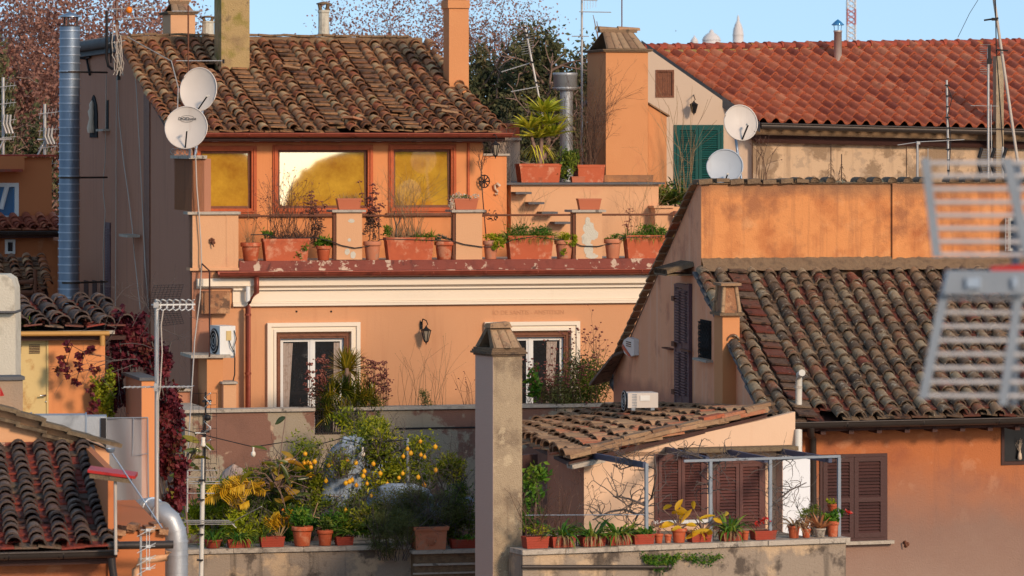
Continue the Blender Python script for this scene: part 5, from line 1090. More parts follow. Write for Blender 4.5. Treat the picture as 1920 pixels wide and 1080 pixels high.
# retaining wall of the pot terrace
FT = Frame(980, 57.5, 22); zT = FT.z(985, 1040, 0); aT1 = FT.hit(1586, 0)[0]
troot = thing('terrace_wall', 'stained retaining wall carrying the right-hand row of pots', 'wall', FT.W(2, 1, 0))
mb = MB(); mb.fz(FT, 0, aT1, 0, .5, 0, zT-.002); mb.fz(FT, 1.25, aT1, .502, 3.0, 0, zT-.03); mb.build('wall_body', 'plaster_retaining', troot)
mb = MB(); rn = random.Random(3); x = -.02
while x < aT1+.02:
    l = rn.uniform(.55, .9); mb.fz(FT, x, min(x+l-.006, aT1+.04), -.05+rn.uniform(-.01, .01), .42, zT, zT+.062+rn.uniform(0, .006), rn.random()); x += l
mb.build('marble_coping', 'stone_coping', troot)
mb = MB(); mb.tube([FT.p(978, 1063, -.06), FT.p(1250, 1063, -.06)], .028, 8); mb.ball(FT.p(1254, 1063, -.06), .05); mb.build('water_pipe', 'gutter_dark', troot)
mb = MB()
for (p0, p1, n, L) in ((1205, 1275, 150, .2), (1285, 1350, 70, .14)):
    rn = random.Random(p0)
    for k in range(n):
        px = p0+(p1-p0)*rn.random(); q = FT.p(px, 1036, -.06); f = math.sin((px-p0)/(p1-p0)*3.14); leafcloud(mb, q-Vector((0, 0, .05+L*f*rn.random())), (.05, .03, .05), 5, .045, k, 2, up=-.2)
struct(mb, 'hanging_weeds', 'leaf_green', 'stuff')
# pergola: iron posts, rail and slate-blue arms
t = thing('pergola', 'thin grey iron pergola frame carrying bare vines over the pots', 'pergola', FT.p(1212, 1030, .15))
mb = MB(); zr = FT.z(1212, 869, .15)
pp = []
for px in (1212, 1332, 1444, 1573): pp.append(FT.hit(px, .15)[0])
for a in pp:
    mb = MB(); mb.fz(FT, a-.022, a+.022, .13, .17, zT+.06, zr+.0); mb.build('post', 'grey_paint', t)
mb = MB(); mb.fz(FT, pp[1]-.4, pp[3]+.02, .135, .165, zr+.001, zr+.035); mb.build('top_rail', 'grey_paint', t)
for (x0, y0, x1, y1) in ((1110, 853, 1212, 872), (1253, 843, 1330, 862), (1362, 846, 1440, 862), (1462, 845, 1560, 862)):
    mb = MB(); A_, B_ = FS.p(x0, y0, -.02), FT.p(x1, y1, .15); s_ = (B_-A_).normalized(); mb.prism([A_+Vector((0, 0, -.04)), B_+Vector((0, 0, -.04)), B_+Vector((0, 0, .04)), A_+Vector((0, 0, .04))], s_.cross(Vector((0, 0, 1))).normalized()*.05); mb.build('roof_arm', 'slate_arm', t)
mb = MB(); mb.tube([FT.p(985, 966, .15), FT.W(pp[0], .15, FT.z(1212, 965, .15))], .005, 4); mb.build('tension_wire', 'steel_dull', t)

# ================================================================ SLIM CHIMNEY IN FRONT
FC = Frame(925, 58, 25)
cr_ = thing('slim_chimney', 'tall free-standing rendered chimney with a tiled hood in the middle foreground', 'chimney', FC.W(.2, .3, 0))
aC = FC.hit(979, 0)[0]; zcp = FC.z(950, 668, 0)
mb = MB(); mb.fz(FC, 0, aC, 0, .58, 0, zcp); mb.build('stack', 'plaster_beige_chimney', cr_)
mb = MB(); mb.fz(FC, -.006, -.001, 0, .58, 0, zcp); mb.build('left_shade_coat', 'shade_lilac', cr_)  # thin coat painting the shade of the chimney's left side
mb = MB(); rn = random.Random(2)
for k in range(4): o_ = .025+.016*((k*2) % 3); mb.fz(FC, -o_, aC+o_, -o_, .58+o_, zcp+.001+.028*k, zcp+.027+.028*k, rn.random())
mb.build('cap_courses', 'sooty_brick', cr_)
zh = zcp+.115; zt_ = FC.z(950, 606, 0)
mb = MB(); mb.hexa([FC.W(a, d, zh) for a, d in ((.0, -.02), (aC-.01, -.02), (aC-.01, .1), (0, .1))]+[FC.W(a, d, zt_-.05) for a, d in ((.05, .24), (aC-.08, .24), (aC-.08, .32), (.05, .32))])
mb.hexa([FC.W(a, d, zh) for a, d in ((.0, .48), (aC-.01, .48), (aC-.01, .6), (0, .6))]+[FC.W(a, d, zt_-.05) for a, d in ((.05, .25), (aC-.08, .25), (aC-.08, .34), (.05, .34))])
mb.build('hood', 'sooty_brick', cr_)
mb = MB()
for (x0, x1, k0) in ((.03, .14, 0), (.145, .27, 1), (.275, aC-.05, 0)):
    vs = []; r = (x1-x0)/2
    for (d, z, f) in ((-.035, zh+.0, 1), (.2, zt_-.1, .8)):
        for q in range(7): th = math.pi*q/6; m = (x0+x1)/2*(1 if f == 1 else .9)+(0 if f == 1 else .02); vs.append(FC.W(m+r*f*math.cos(th), d-(r*(.75 if k0 else .22))*math.sin(th), z))
    mb.add(vs, [(q, q+1, 8+q, 7+q) for q in range(6)]+[(0, 1, 2, 3, 4, 5, 6)], .75, True)
mb.hexa([FC.W(a, d, zt_-.07) for a, d in ((.03, .16), (aC-.07, .16), (aC-.07, .4), (.03, .4))]+[FC.W(a, d, z) for a, d, z in ((.05, .2, zt_-.01), (aC-.1, .2, zt_+.01), (aC-.1, .36, zt_+.01), (.05, .36, zt_-.01))], .6)
mb.build('hood_tile', 'clay_slab', cr_)
# ================================================================ LEFT SIDE: far orange house, sheds, lower left house
t = thing('orange_house', 'bright orange house with a blue-lit window at the far left edge', 'house', Vector((P(40, 0, 97).x, 97, 0)))
F5 = Frame(97, 97, 14)
wA = rect(F5, -60, 35, 343, 412, 0); wB = rect(F5, 9, 28, 449, 476, -1.2)
mb = MB(); wall_holes(mb, F5, -4.2, .0, 0, F5.z(60, 295, 0), [wA], 0, .2); mb.fz(F5, -4.2, F5.hit(46, -.5)[0], -.5, -.001, F5.z(20, 318, -.5), F5.z(20, 293, -.5)); mb.build('wall', 'plaster_far_orange', t)
mb = MB(); mb.fz(F5, -4.3, .1, -.1, 3, F5.z(60, 294, 0)+.001, F5.z(60, 290, 0)); mb.fz(F5, -4.2, F5.hit(42, -.6)[0], -.65, -.5, F5.z(20, 322, -.6), F5.z(20, 317, -.6)); mb.build('roof_edge', 'terracotta_dark', t)
mb = MB(); frame_ring(mb, F5, wA, .09, -.03, .1); mb.tube([F5.p(2, 392, -.0), F5.p(14, 346, -.0)], .06, 6); w_ = mb.build('window', 'white_paint', t)
mb = MB(); mb.quad(*[F5.W(a, .08, z) for a, z in ((wA[0], wA[2]), (wA[1], wA[2]), (wA[1], wA[3]), (wA[0], wA[3]))]); mb.build('pane', 'painted_sky_blue', w_)
mb = MB(); mb.fz(F5, -4.2, .2, -1.2, -.002, 0, F5.z(50, 430, -1.2)); mb.build('lower_wall', 'plaster_rust', t)
mb = MB(); mb.fz(F5, wB[0], wB[1], -1.26, -1.201, wB[2], wB[3]); w_ = mb.build('small_window', 'white_paint', t); mb = MB(); mb.fz(F5, wB[0]+.06, wB[1]-.06, -1.27, -1.261, wB[2]+.06, wB[3]-.06); mb.build('pane', 'dark_glass', w_)
pans, cov, deck = tiles(F5.W(-4.2, -1.6, F5.z(50, 432, -1.6)), F5.W(.3, -1.6, F5.z(50, 430, -1.6)), F5.W(.3, -.0, F5.z(50, 404, 0)), F5.W(-4.2, -.0, F5.z(50, 408, 0)), .3, 4, 41)
r_ = deck.build('lower_roof', 'wood_dark', t); pans.build('pan_tiles', 'red_tile', r_); cov.build('cover_tiles', 'red_tile', r_)
mb = MB(); gutter(mb, F5, -4.2, .3, -1.7, F5.z(50, 434, -1.7), .08, 3); mb.build('gutter', 'gutter_dark', t)
t = thing('tiled_outhouse', 'low outhouse with a rough grey-brown tile roof left of the brown wall', 'outhouse', Vector((P(40, 0, 88).x, 88, 0)))
F6 = Frame(82, 88, 10)
mb = MB(); mb.fz(F6, -3, 0, .2, 2.2, 0, F6.z(40, 545, .2)); mb.build('wall', 'plaster_rust', t)
pans, cov, deck = tiles(F6.W(-3.2, 0, F6.z(40, 541, 0)), F6.W(.1, 0, F6.z(40, 541, 0)), F6.W(.1, 2.6, F6.z(40, 482, 2.6)), F6.W(-3.2, 2.6, F6.z(40, 482, 2.6)), .3, 8, 42, jit=2)
r_ = deck.build('roof', 'wood_dark', t); pans.build('pan_tiles', 'old_pan', r_); cov.build('cover_tiles', 'old_tile', r_)
mb = MB()
for k in range(5): mb.tube([F6.p(28+k*11, 560-k*6, -.6), F6.p(84, 540+k*8, -.6)], .02, 5)
mb.tube([F6.p(66, 505, -.6), F6.p(66, 600, -.6)], .045, 6); mb.tube([F6.p(25, 530, -.6), F6.p(62, 528, -.6)], .05, 6); mb.tube([F6.p(25, 548, -.6), F6.p(62, 548, -.6)], .05, 6); mb.build('pipe_rack', 'rust_iron', t)
# silver flue
t = thing('silver_flue', 'tall spiral-seamed silver flue standing against the brown side wall', 'chimney flue', P(130, 600, 86.5))
c0, c1 = P(128, 640, 86.5), P(131, 50, 86.5); mb = MB(); duct_tube(mb, [c0, c1], .205); mb.build('pipe', 'steel_dull', t)
mb = MB(); mb.lathe(c1, [(.21, 0), (.205, .02), (.0, .02)], 20)
for k in range(3): v = Vector((math.cos(k*2.1+.4)*.15, math.sin(k*2.1+.4)*.15, 0)); mb.tube([c1+v, c1+v+Vector((0, 0, .2))], .02, 5)
mb.build('struts', 'gutter_dark', t); mb = MB(); mb.lathe(c1+Vector((0, 0, .19)), [(.0, .0), (.24, .0), (.245, .012), (.03, .1), (.001, .13)], 24); mb.build('rain_cap', 'steel', t)
for py in (135, 333, 530): mb = MB(); q = P(131, py, 86.5); mb.tube([q+Vector((0, 0, -.02)), q+Vector((0, 0, .02))], .222, 20); mb.tube([q+Vector((.18, 0, 0)), q+Vector((.7, .6, 0))], .02, 5); mb.build('clamp', 'gutter_dark', t)
# garden shed with beige door
FH = Frame(28, 60, 14, back=16)
sh_ = thing('garden_shed', 'small orange shed with a rust-streaked beige door and a mossy tile roof', 'shed', FH.W(.8, 1, 0))
dr = rect(FH, 20, 91, 634, 790, .2); zs0 = FH.z(100, 626, .2)
mb = MB(); wall_holes(mb, FH, -.5, FH.hit(197, .2)[0], 0, zs0, [dr], .2, .1); mb.fz(FH, FH.hit(197, .2)[0]-.1, FH.hit(197, .2)[0], .201, 2.6, 0, zs0); mb.build('wall', 'plaster_penthouse', sh_)
mb = MB(); mb.fz(FH, dr[0], dr[1]-.03, .22, .26, dr[2], dr[3]); mb.fz(FH, dr[1]-.028, dr[1]-.001, .2, .3, dr[2], dr[3]+.0); d_ = mb.build('door', 'rust_door', sh_)
mb = MB()
for x0, x1 in ((22, 40), (55, 75)):
    for k in range(6): mb.fbox(FH, x0, x1, 646+k*3, 647.6+k*3, .205, .22)
mb.build('vent_slots', 'wood_dark', d_)
mb = MB(); mb.tube([FH.p(86, 741, .22), FH.p(86, 741, .14), FH.p(75, 742, .14)], .012, 6); mb.ball(FH.p(86, 753, .21), .012); mb.build('handle', 'steel', d_)
pans, cov, deck = tiles(FH.W(-.5, -.02, FH.z(130, 613, 0)), FH.W(FH.hit(236, 0)[0], -.02, FH.z(130, 613, 0)), FH.W(FH.hit(236, 0)[0], 2.2, FH.z(130, 613, 0)+.30), FH.W(-.5, 2.2, FH.z(130, 613, 0)+.30), .285, 7, 51, jit=1.8, cr=.4)
r_ = deck.build('roof', 'wood_dark', sh_); pans.build('pan_tiles', 'dark_pan', r_); cov.build('cover_tiles', 'dark_tile', r_)
mb = MB(); mb.fz(FH, -.5, FH.hit(215, -.05)[0], -.06, .15, zs0+.001, zs0+.05); mb.build('fascia', 'stone_coping', r_)
mb = MB(); mb.tube([FH.p(20, 626, -.12), FH.p(205, 625, -.12)], .035, 8); mb.tube([FH.p(192, 626, -.1), FH.p(192, 648, -.1)], .04, 8); mb.build('gutter', 'gutter_ochre', sh_)
mb = MB(); tuft(mb, FH.W(.0, .5, FH.z(50, 612, .3)), FH.W(.45, .6, FH.z(50, 612, .3)), 420, .24, .014, 61, droop=1.2, lean=.7, depth=.35); mb.build('roof_grass', 'moss', r_)
# pale round-topped tank, plastered block and pillar at the very left
t = thing('water_tank', 'pale rounded tank cut by the left edge, standing on a plastered block', 'tank', P(2, 700, 54))
mb = MB(); c = P(-2, 585, 54); s_ = 54/FP; prf = [(-.5, 0), (30*s_, 0), (29*s_, 45*s_), (24*s_, 62*s_), (12*s_, 70*s_), (-.5, 70*s_)]; mb.prism([c+Vector((x, 0, z)) for x, z in prf], (0, .6, 0)); mb.build('tank_body', 'plaster_pale', t)
mb = MB(); mb.box(P(-8, 585, 53.9)+Vector((0, .3, 0)), .5, .66, .02, 0, .2); mb.build('seam', 'dark_slab', t)
mb = MB(); q = P(-20, 700, 54); mb.hexa([Vector((x, y, z)) for z in (0, P(0, 588, 54).z) for x, y in ((q.x, 54), (P(29, 0, 54).x, 54), (P(29, 0, 54).x, 54.6), (q.x, 54.6))]); mb.build('block', 'plaster_pale', t)
F7 = Frame(45, 52, 14)
t = thing('gate_pillar', 'orange pillar with a dark slab top at the left edge in front of the beige door', 'pillar', F7.W(-.2, .2, 0))
mb = MB(); mb.fz(F7, -.6, F7.hit(43, 0)[0], 0, .35, 0, F7.z(20, 713, 0)); mb.build('shaft', 'plaster_worn_orange', t); mb = MB(); mb.fz(F7, -.6, F7.hit(46, 0)[0], -.04, .4, F7.z(20, 712.5, 0), F7.z(20, 706, 0)); mb.build('top_slab', 'dark_slab', t)
t = thing('flag_cloth', 'scrap of dark red cloth beside the pillar at the left edge', 'cloth', P(4, 745, 51)); mb = MB(); mb.prism([P(0, 725, 51), P(8, 742, 51), P(0, 743, 51)], (0, .02, 0)); mb.build('cloth', 'red_paint', t)
F8 = Frame(266, 59, 14)
t = thing('garden_pillar', 'pillar with one brown and one orange face behind the antenna mast', 'pillar', F8.W(.1, .4, 0))
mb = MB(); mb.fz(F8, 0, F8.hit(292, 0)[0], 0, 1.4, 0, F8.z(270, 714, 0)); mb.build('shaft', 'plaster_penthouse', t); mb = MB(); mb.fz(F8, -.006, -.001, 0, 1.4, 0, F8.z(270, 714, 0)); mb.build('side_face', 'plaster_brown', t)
mb = MB(); mb.fz(F8, -.04, F8.hit(292, 0)[0]+.02, -.04, 1.5, F8.z(270, 713.5, 0), F8.z(270, 708, 0)); mb.build('top_slab', 'dark_slab', t)
# ducts and milky sheet
t = thing('air_duct', 'dull grey metal box duct running behind the lower left roof', 'duct', P(130, 860, 55))
F9 = Frame(60, 55, 6); mb = MB(); mb.fbox(F9, 58, 162, 779, 870, 0, .4); mb.fbox(F9, 163, 200, 781, 1005, .0, .4); mb.build('box', 'steel_pale', t); mb = MB(); mb.fbox(F9, 160, 163, 777, 872, -.01, .42); mb.fbox(F9, 56, 60, 777, 872, -.01, .42); mb.build('flange', 'steel_dull', t)
mb = MB(); mb.fbox(F9, 189, 199, 784, 1000, -.03, -.001); mb.build('dark_panel', 'black_plastic', t)
t = thing('plastic_sheet', 'milky see-through plastic sheet hanging beside the mast', 'sheet', P(240, 990, 53))
mb = MB(); mb.grid(P(202, 988, 53), P(279, 987, 53), P(277, 783, 53), P(200, 785, 53), 12, 16, lambda u, v: .02*math.sin(u*9+v*4)); mb.build('sheet', 'milky_sheet', t)
mb = MB(); mb.tube(rp([(200, 784, 52.98), (277, 783, 52.98)]), .008, 5); mb.tube(rp([(277, 783, 52.98), (279, 988, 52.98)]), .008, 5); mb.tube(rp([(250, 783, 52.98), (248, 855, 52.98), (279, 850, 52.98)]), .006, 5); mb.build('batten', 'grey_paint', t)
t = thing('round_duct', 'fat silver round duct bending down at the foot of the mast', 'duct', P(331, 1080, 52))
mb = MB(); pts = rp([(268, 955, 52.5), (284, 955, 52.3), (302, 962, 52), (318, 976, 52), (328, 996, 52), (331, 1016, 52), (331, 1040, 52), (331, 1170, 52)]); mb.tube(pts, .138, 22, .5)
for k, p_ in enumerate(pts[1:-1]): dd = (pts[k+2]-pts[k]).normalized()*.008; mb.tube([p_-dd, p_+dd], .146, 22)
for k in range(9): q = P(331, 1030+k*14, 52); mb.tube([q-Vector((0, 0, .005)), q+Vector((0, 0, .005))], .143, 22)
mb.build('pipe', 'steel_pale', t); mb = MB(); mb.tube([pts[1]-(pts[1]-pts[0])*.2, pts[1]+(pts[1]-pts[0])*.25], .15, 22); mb.build('clamp', 'steel', t)
# lower left house
FL = Frame(203, 47, 14, back=9.6)
lroot = thing('corner_roof_house', 'lower left house with a dark barrel-tile roof and red painted flashing', 'house', FL.W(-.8, 2, 0))
zeL = FL.z(100, 1028, 0); zrL = H-3.62; dL = 4.4
pans, cov, deck = tiles(FL.W(-1.55, 0, zeL), FL.W(.0, 0, zeL), FL.W(.0, dL, zrL), FL.W(-1.55, dL, zrL), .28, 17, 71, jit=1.0, cr=.33, sag=.03)
rf = deck.build('roof', 'wood_dark', lroot); pans.build('pan_tiles', 'dark_pan', rf); cov.build('cover_tiles', 'dark_tile', rf)
mb = MB(); slab_run(mb, FL.W(.06, dL, zrL), FL.W(.06, 0, zeL), 17, .14, seed=4); mb.build('verge_tiles', 'dark_slab', rf)
mb = MB(); mb.fz(FL, -1.7, .02, .35, dL, 0, zeL-.12); mb.build('front_wall', 'plaster_rust', lroot)
mb = MB(); gutter(mb, FL, -1.7, .1, -.09, zeL-.03, .075, 3); mb.build('gutter', 'gutter_dark', lroot)
mb = MB(); mb.fz(FL, -1.6, .05, dL-.01, dL+.03, zrL-.1, FL.z(100, 828, dL)); mb.build('flashing', 'red_kerb', lroot)
zs = [FL.z(px, py, dL+.03) for px, py in ((-20, 764), (60, 785), (205, 846))]; aa = [FL.hit(px, dL+.03)[0] for px in (-20, 60, 205)]
mb = MB(); mb.prism([FL.W(aa[0], dL+.031, 0), FL.W(aa[2], dL+.031, 0), FL.W(aa[2], dL+.031, zs[2]), FL.W(aa[1], dL+.031, zs[1]), FL.W(aa[0], dL+.031, zs[0])], FL.W(0, 1.2, 0)-FL.W(0, 0, 0)); mb.build('back_wall', 'plaster_peach', lroot)
mb = MB(); slab_run(mb, FL.W(aa[0], dL+.2, zs[0]+.03), FL.W(aa[2]+.08, dL+.2, zs[2]+.03), 5, .7, h=.05, seed=3, jit=.03); slab_run(mb, FL.W(aa[0], dL+.0, zs[0]-.1), FL.W(aa[1]+.45, dL+.0, zs[2]+.11), 3, .25, h=.04, seed=5); mb.build('raking_tiles', 'old_timber', lroot)
mb = MB(); mb.fz(FL, .1, .65, .2, dL, 0, FL.z(250, 1000, 0)); mb.fz(FL, .02, .099, .3, dL, 0, FL.z(190, 850, 3)); mb.build('side_wall', 'plaster_far_orange', lroot)
mb = MB(); mb.fz(FL, .03, .12, 1.6, 2.6, FL.z(190, 990, 1.6), FL.z(190, 903, 1.6)); mb.build('recess_shade', 'interior', lroot)  # solid near-black box; the gap's shade is its colour
rn = random.Random(5); mb = MB()
for k in range(7): mb.box(FL.W(.13+k*.085, .25+.05*(k % 2), FL.z(250, 1004, 0)+.02+.03*(k % 3)), .1, .3, .06, 14+rn.uniform(-20, 20), rn.random(), rn.uniform(-12, 12))
mb.build('broken_tiles', 'broken_plaster', lroot)
mb = MB(); mb.tube(rp([(205, 1023, 46.6), (325, 1021, 46.7)]), .045, 10); mb.tube(rp([(209, 1046, 46.8), (210, 1060, 46.8), (216, 1100, 46.8)]), .045, 10); mb.build('side_gutter', 'gutter_dark', lroot)
mb = MB(); mb.tube(rp([(254, 1100, 46.7), (254, 1068, 46.7), (262, 1052, 46.7), (290, 1048, 46.7), (312, 1046, 46.7), (316, 1034, 46.7)]), .04, 10); mb.build('drain_pipe', 'plaster_peach', lroot)
t = thing('red_sheet_roof', 'tilted strip of bright red sheet metal beside the lower left roof', 'sheet metal', P(205, 900, 46.5))
a_, b_ = P(164, 881, 46.4), P(253, 893, 46.4); mb = MB(); mb.hexa([a_+Vector((0, 0, -.03)), b_+Vector((0, 0, -.03)), b_+Vector((0, .35, -.02)), a_+Vector((0, .35, -.02)), a_, b_, b_+Vector((0, .35, .02)), a_+Vector((0, .35, .02))]); mb.build('sheet', 'red_paint', t)
mb = MB(); mb.hexa([a_+Vector((.02, .02, -.09)), b_+Vector((-.06, .02, -.08)), b_+Vector((-.06, .3, -.08)), a_+Vector((.02, .3, -.09)), a_+Vector((.02, .02, -.032)), b_+Vector((-.06, .02, -.032)), b_+Vector((-.06, .3, -.032)), a_+Vector((.02, .3, -.032))]); mb.build('batten', 'old_timber', t)
mb = MB(); mb.tube([P(216, 897, 46.5), P(217, 1040, 46.5)], .018, 8); mb.build('prop', 'cable_pale', t)
t = thing('stay_rod', 'thin grey rod slanting down from the gutter end to the round duct', 'rod', P(304, 990, 46)); mb = MB(); mb.tube(rp([(210, 850, 46.2), (304, 990, 46)]), .009, 5); mb.lathe(P(207, 846, 46.2), [(.05, .03), (.04, -.01), (.01, -.02)], 12); mb.build('rod', 'steel_dull', t)

# ================================================================ GARDEN TERRACE (lower middle)
FGd = Frame(380, 70, 14); zG = FGd.z(385, 1038, 0); aG = FGd.hit(905, 0)[0]; aB = FGd.hit(778, -.3)[0]
groot2 = thing('garden_wall', 'stained retaining wall of the citrus terrace', 'wall', FGd.W(2, 1, 0))
mb = MB(); mb.fz(FGd, -.5, aG, 0, .3, 0, zG-.002); mb.fz(FGd, -.5, aG, .302, 6, 0, zG-.35); mb.build('wall_body', 'plaster_retaining', groot2)
mb = MB(); rn = random.Random(5); x = -.5
while x < aB:
    l = rn.uniform(.7, 1.2); mb.fz(FGd, x, min(aB, x+l-.008), -.05, .34, zG, zG+.07+rn.uniform(0, .006), rn.random()); x += l
mb.build('marble_coping', 'stone_coping', groot2)
mb = MB(); mb.fz(FGd, aB, aG, -.30, -.001, 0, zG-.06); mb.build('corner_pier', 'sooty_brick', groot2)
mb = MB(); mb.fz(FGd, aB-.05, FGd.hit(908, -.3)[0], -.36, .33, zG-.058, zG+.0); mb.build('pier_slab', 'stone_coping', groot2)
mb = MB(); mb.fbox(FGd, 775, 905, 1056, 1060, -.33, -.301); mb.fbox(FGd, 775, 905, 1073, 1076, -.33, -.301); mb.build('pier_courses', 'stone_coping', groot2)
# tarps
def tarp(name, label, c, w, h, dep, seed, mt):
    c = Vector(c); t = thing('covered_plant', label, 'cover', c, 'cloth covered garden furniture'); mb = MB(); n, k = 22, 10; vs = []
    for j in range(k+1):
        f = j/k; rr = (1-.10*f) if f < .7 else (1-.10*f)*math.sqrt(max(.0, 1-((f-.7)/.3)**2))+.02
        for i in range(n):
            th = 6.283*i/n; fold = 1+.10*math.sin(th*5+seed+f*2)+.06*math.sin(th*9+seed*2-f*3); q = Vector((math.cos(th), math.sin(th), f*1.5)); nn = noise.noise(q*1.6+Vector((seed*3, 0, 0)))
            vs.append(c+Vector((math.cos(th)*w/2*rr*fold+.22*w*nn*f+.25*w*f*math.sin(seed), math.sin(th)*dep/2*rr*fold, h*(f**.9)*(1+.22*nn*rr)+.16*h*math.cos(th+seed)*f*rr)))
    mb.add(vs, [(j*n+i, j*n+(i+1) % n, (j+1)*n+(i+1) % n, (j+1)*n+i) for j in range(k) for i in range(n)], .5, True); mb.build(name, mt, t)
    mb = MB(); mb.tube([c+Vector((math.cos(6.283*i/12)*w*.47, math.sin(6.283*i/12)*dep*.47-.01, h*.35+.02*math.sin(i*2))) for i in range(13)], .008, 4); mb.build('cord', 'cable_pale', t)
tarp('cloth', 'tall light blue tarpaulin tied over something beside the citrus tree', P(636, 985, 72.1), .70, 1.5, .5, 1, 'tarp')
tarp('cloth', 'low light blue tarpaulin right of the citrus tree', P(760, 985, 71.6), .95, .70, .4, 3, 'tarp')
tarp('cloth', 'narrow blue cover draped right of the tall tarpaulin', P(712, 985, 73.9), .42, 1.45, .5, 5, 'tarp')
tarp('cloth', 'small pinkish cloth cover behind the yellow split-leaf plant', P(432, 985, 73.2), .5, 1.0, .5, 2, 'tarp_white')
tarp('cloth', 'blue cover at the foot of the wall left of the slim chimney', P(838, 985, 73.4), .7, .48, .7, 7, 'tarp')
t = thing('garden_post', 'upright grey post carrying the string of light bulbs', 'post', P(765, 1000, 72)); mb = MB(); mb.tube([P(765, 1000, 72), P(764, 822, 72)], .028, 8); mb.tube([P(764, 826, 72), P(700, 824, 72.3)], .012, 6); mb.build('pole', 'grey_paint', t)
t = thing('bulb_string', 'sagging string of white bulbs crossing the citrus terrace', 'light string', P(560, 850, 71.8))
sp = [(300, 795), (345, 806), (400, 820), (475, 838), (540, 828), (580, 838), (640, 822), (680, 834), (720, 828), (764, 824)]
mb = MB(); mb.tube([P(x, y, 71.8) for x, y in sp], .008, 4); mb.build('cable', 'cable_black', t)
for x, y in ((475, 838), (581, 840), (680, 838)):
    mb = MB(); q = P(x, y, 71.8); mb.tube([q, q-Vector((0, 0, .07))], .018, 8); mb.ball(q-Vector((0, 0, .12)), .042, .5, 10, 1.25); mb.build('bulb', 'bulb', t)
# ================================================================ FLOWER POTS AND PLANTS
def plant(label, cat, c, group=None, name='plant'): return thing(name, label, cat, c, group)
GL = 'pots lined up on the flower ledge'; SC = FM.hit(800, .12)[1]/FP
def L_(px, d=.12): a, Y = FM.hit(px, d); return FM.W(a, d, zl)
def lpot(x0, x1, y0, label, m_='terracotta', d=.10): return round_pot(L_((x0+x1)/2, d), (x1-x0)/2*SC, (487-y0)*SC, label, m_, GL)
def ltr(x0, x1, y0, label, m_='terracotta', d=.11, ribs=False): return trough(L_((x0+x1)/2, d), (x1-x0)*SC, .30, (487-y0)*SC, 14, label, m_, GL, ribs)
lpot(451, 489, 453, 'round terracotta pot at the left end of the flower ledge, beside the parapet box')
ltr(491, 579, 446, 'long terracotta trough full of dry grass, first from the left on the ledge')
lpot(592, 621, 460, 'small red pot of green succulent leaning on the first ledge pillar')
lpot(681, 715, 452, 'round pot with tall dried flower stalks just right of the first ledge pillar', 'terracotta_pale')
ltr(720, 813, 445, 'long terracotta trough with dry stems and a bright green tuft, between the first two pillars')
lpot(814, 851, 453, 'round pot of silvery rosettes just left of the second ledge pillar')
lpot(905, 935, 452, 'streaky pot of yellow green sedum just right of the second ledge pillar', 'terracotta_pale')
ltr(948, 1037, 443, 'long terracotta trough of lush grass between the second and third pillars')
lpot(1039, 1076, 452, 'streaky pot with yellow sedum hanging over its rim, left of the third pillar', 'terracotta_pale')
lpot(1132, 1166, 450, 'round clay pot right of the peeling third pillar', 'terracotta_pale')
ltr(1168, 1256, 443, 'long terracotta trough of lush grass at the right end of the flower ledge')
def fol(label, cat, c, parts, group=None, name='plant'):
    t = thing(name, label, cat, c, group)
    for nm, mb, mt in parts:
        if mb.v: mb.build(nm, mt, t)
    return t
top = lambda px, py, d=.12: FM.p(px, py, d)
m1, m2 = MB(), MB(); twigs(m1, top(468, 455), 10, .55, 1, .2, .004, m2, 1, .08, hs=.008); tuft(m1, top(458, 455), top(480, 455), 30, .35, .006, 3, lean=.3); fol('thin dry twigs in the leftmost pot of the ledge', 'dry plant', top(468, 455), [('stems', m1, 'straw'), ('buds', m2, 'dry_head')])
m1, m2, m3 = MB(), MB(), MB(); twigs(m1, top(535, 448), 55, .85, 2, .28, .005, m2, 2, .38, hs=.012); tuft(m1, top(498, 450), top(575, 450), 260, .42, .008, 4, lean=.5, droop=1); leafcloud(m3, top(503, 438), (.13, .08, .10), 160, .05, 4, 5); leafcloud(m3, top(566, 470, -.05), (.12, .05, .15), 90, .05, 5, 5); fol('dense dry grass and dead flower stems spilling from the first trough', 'dry plant', top(535, 450), [('stems', m1, 'dry_stem'), ('seed_heads', m2, 'dry_head'), ('foliage', m3, 'leaf_green')])
m1, m2 = MB(), MB(); stalks(m1, m2, top(570, 450), top(600, 450), 9, .5, .9, 8); leafcloud(m1, top(590, 420), (.16, .1, .36), 340, .07, 9, 9, wid=.25, droop=.6); fol('tangle of dried brown flower stalks beside the small red pot', 'dry plant', top(588, 455), [('stems', m1, 'dry_stem'), ('blossoms', m2, 'dry_head')])
m1 = MB(); leafcloud(m1, top(607, 455), (.17, .1, .09), 230, .08, 10, 7, wid=.6); fol('green succulent in the small red ledge pot', 'succulent', top(607, 458), [('foliage', m1, 'leaf_green')])
m1, m2 = MB(), MB(); stalks(m1, m2, top(690, 450), top(712, 450), 7, .55, 1.1, 11, hs=.035); leafcloud(m1, top(700, 425), (.17, .1, .30), 320, .07, 12, 9, wid=.3, droop=.5); fol('tall dried sedum stalks rising between the middle and right penthouse windows', 'dry plant', top(700, 452), [('stems', m1, 'dry_stem'), ('blossoms', m2, 'dry_head')])
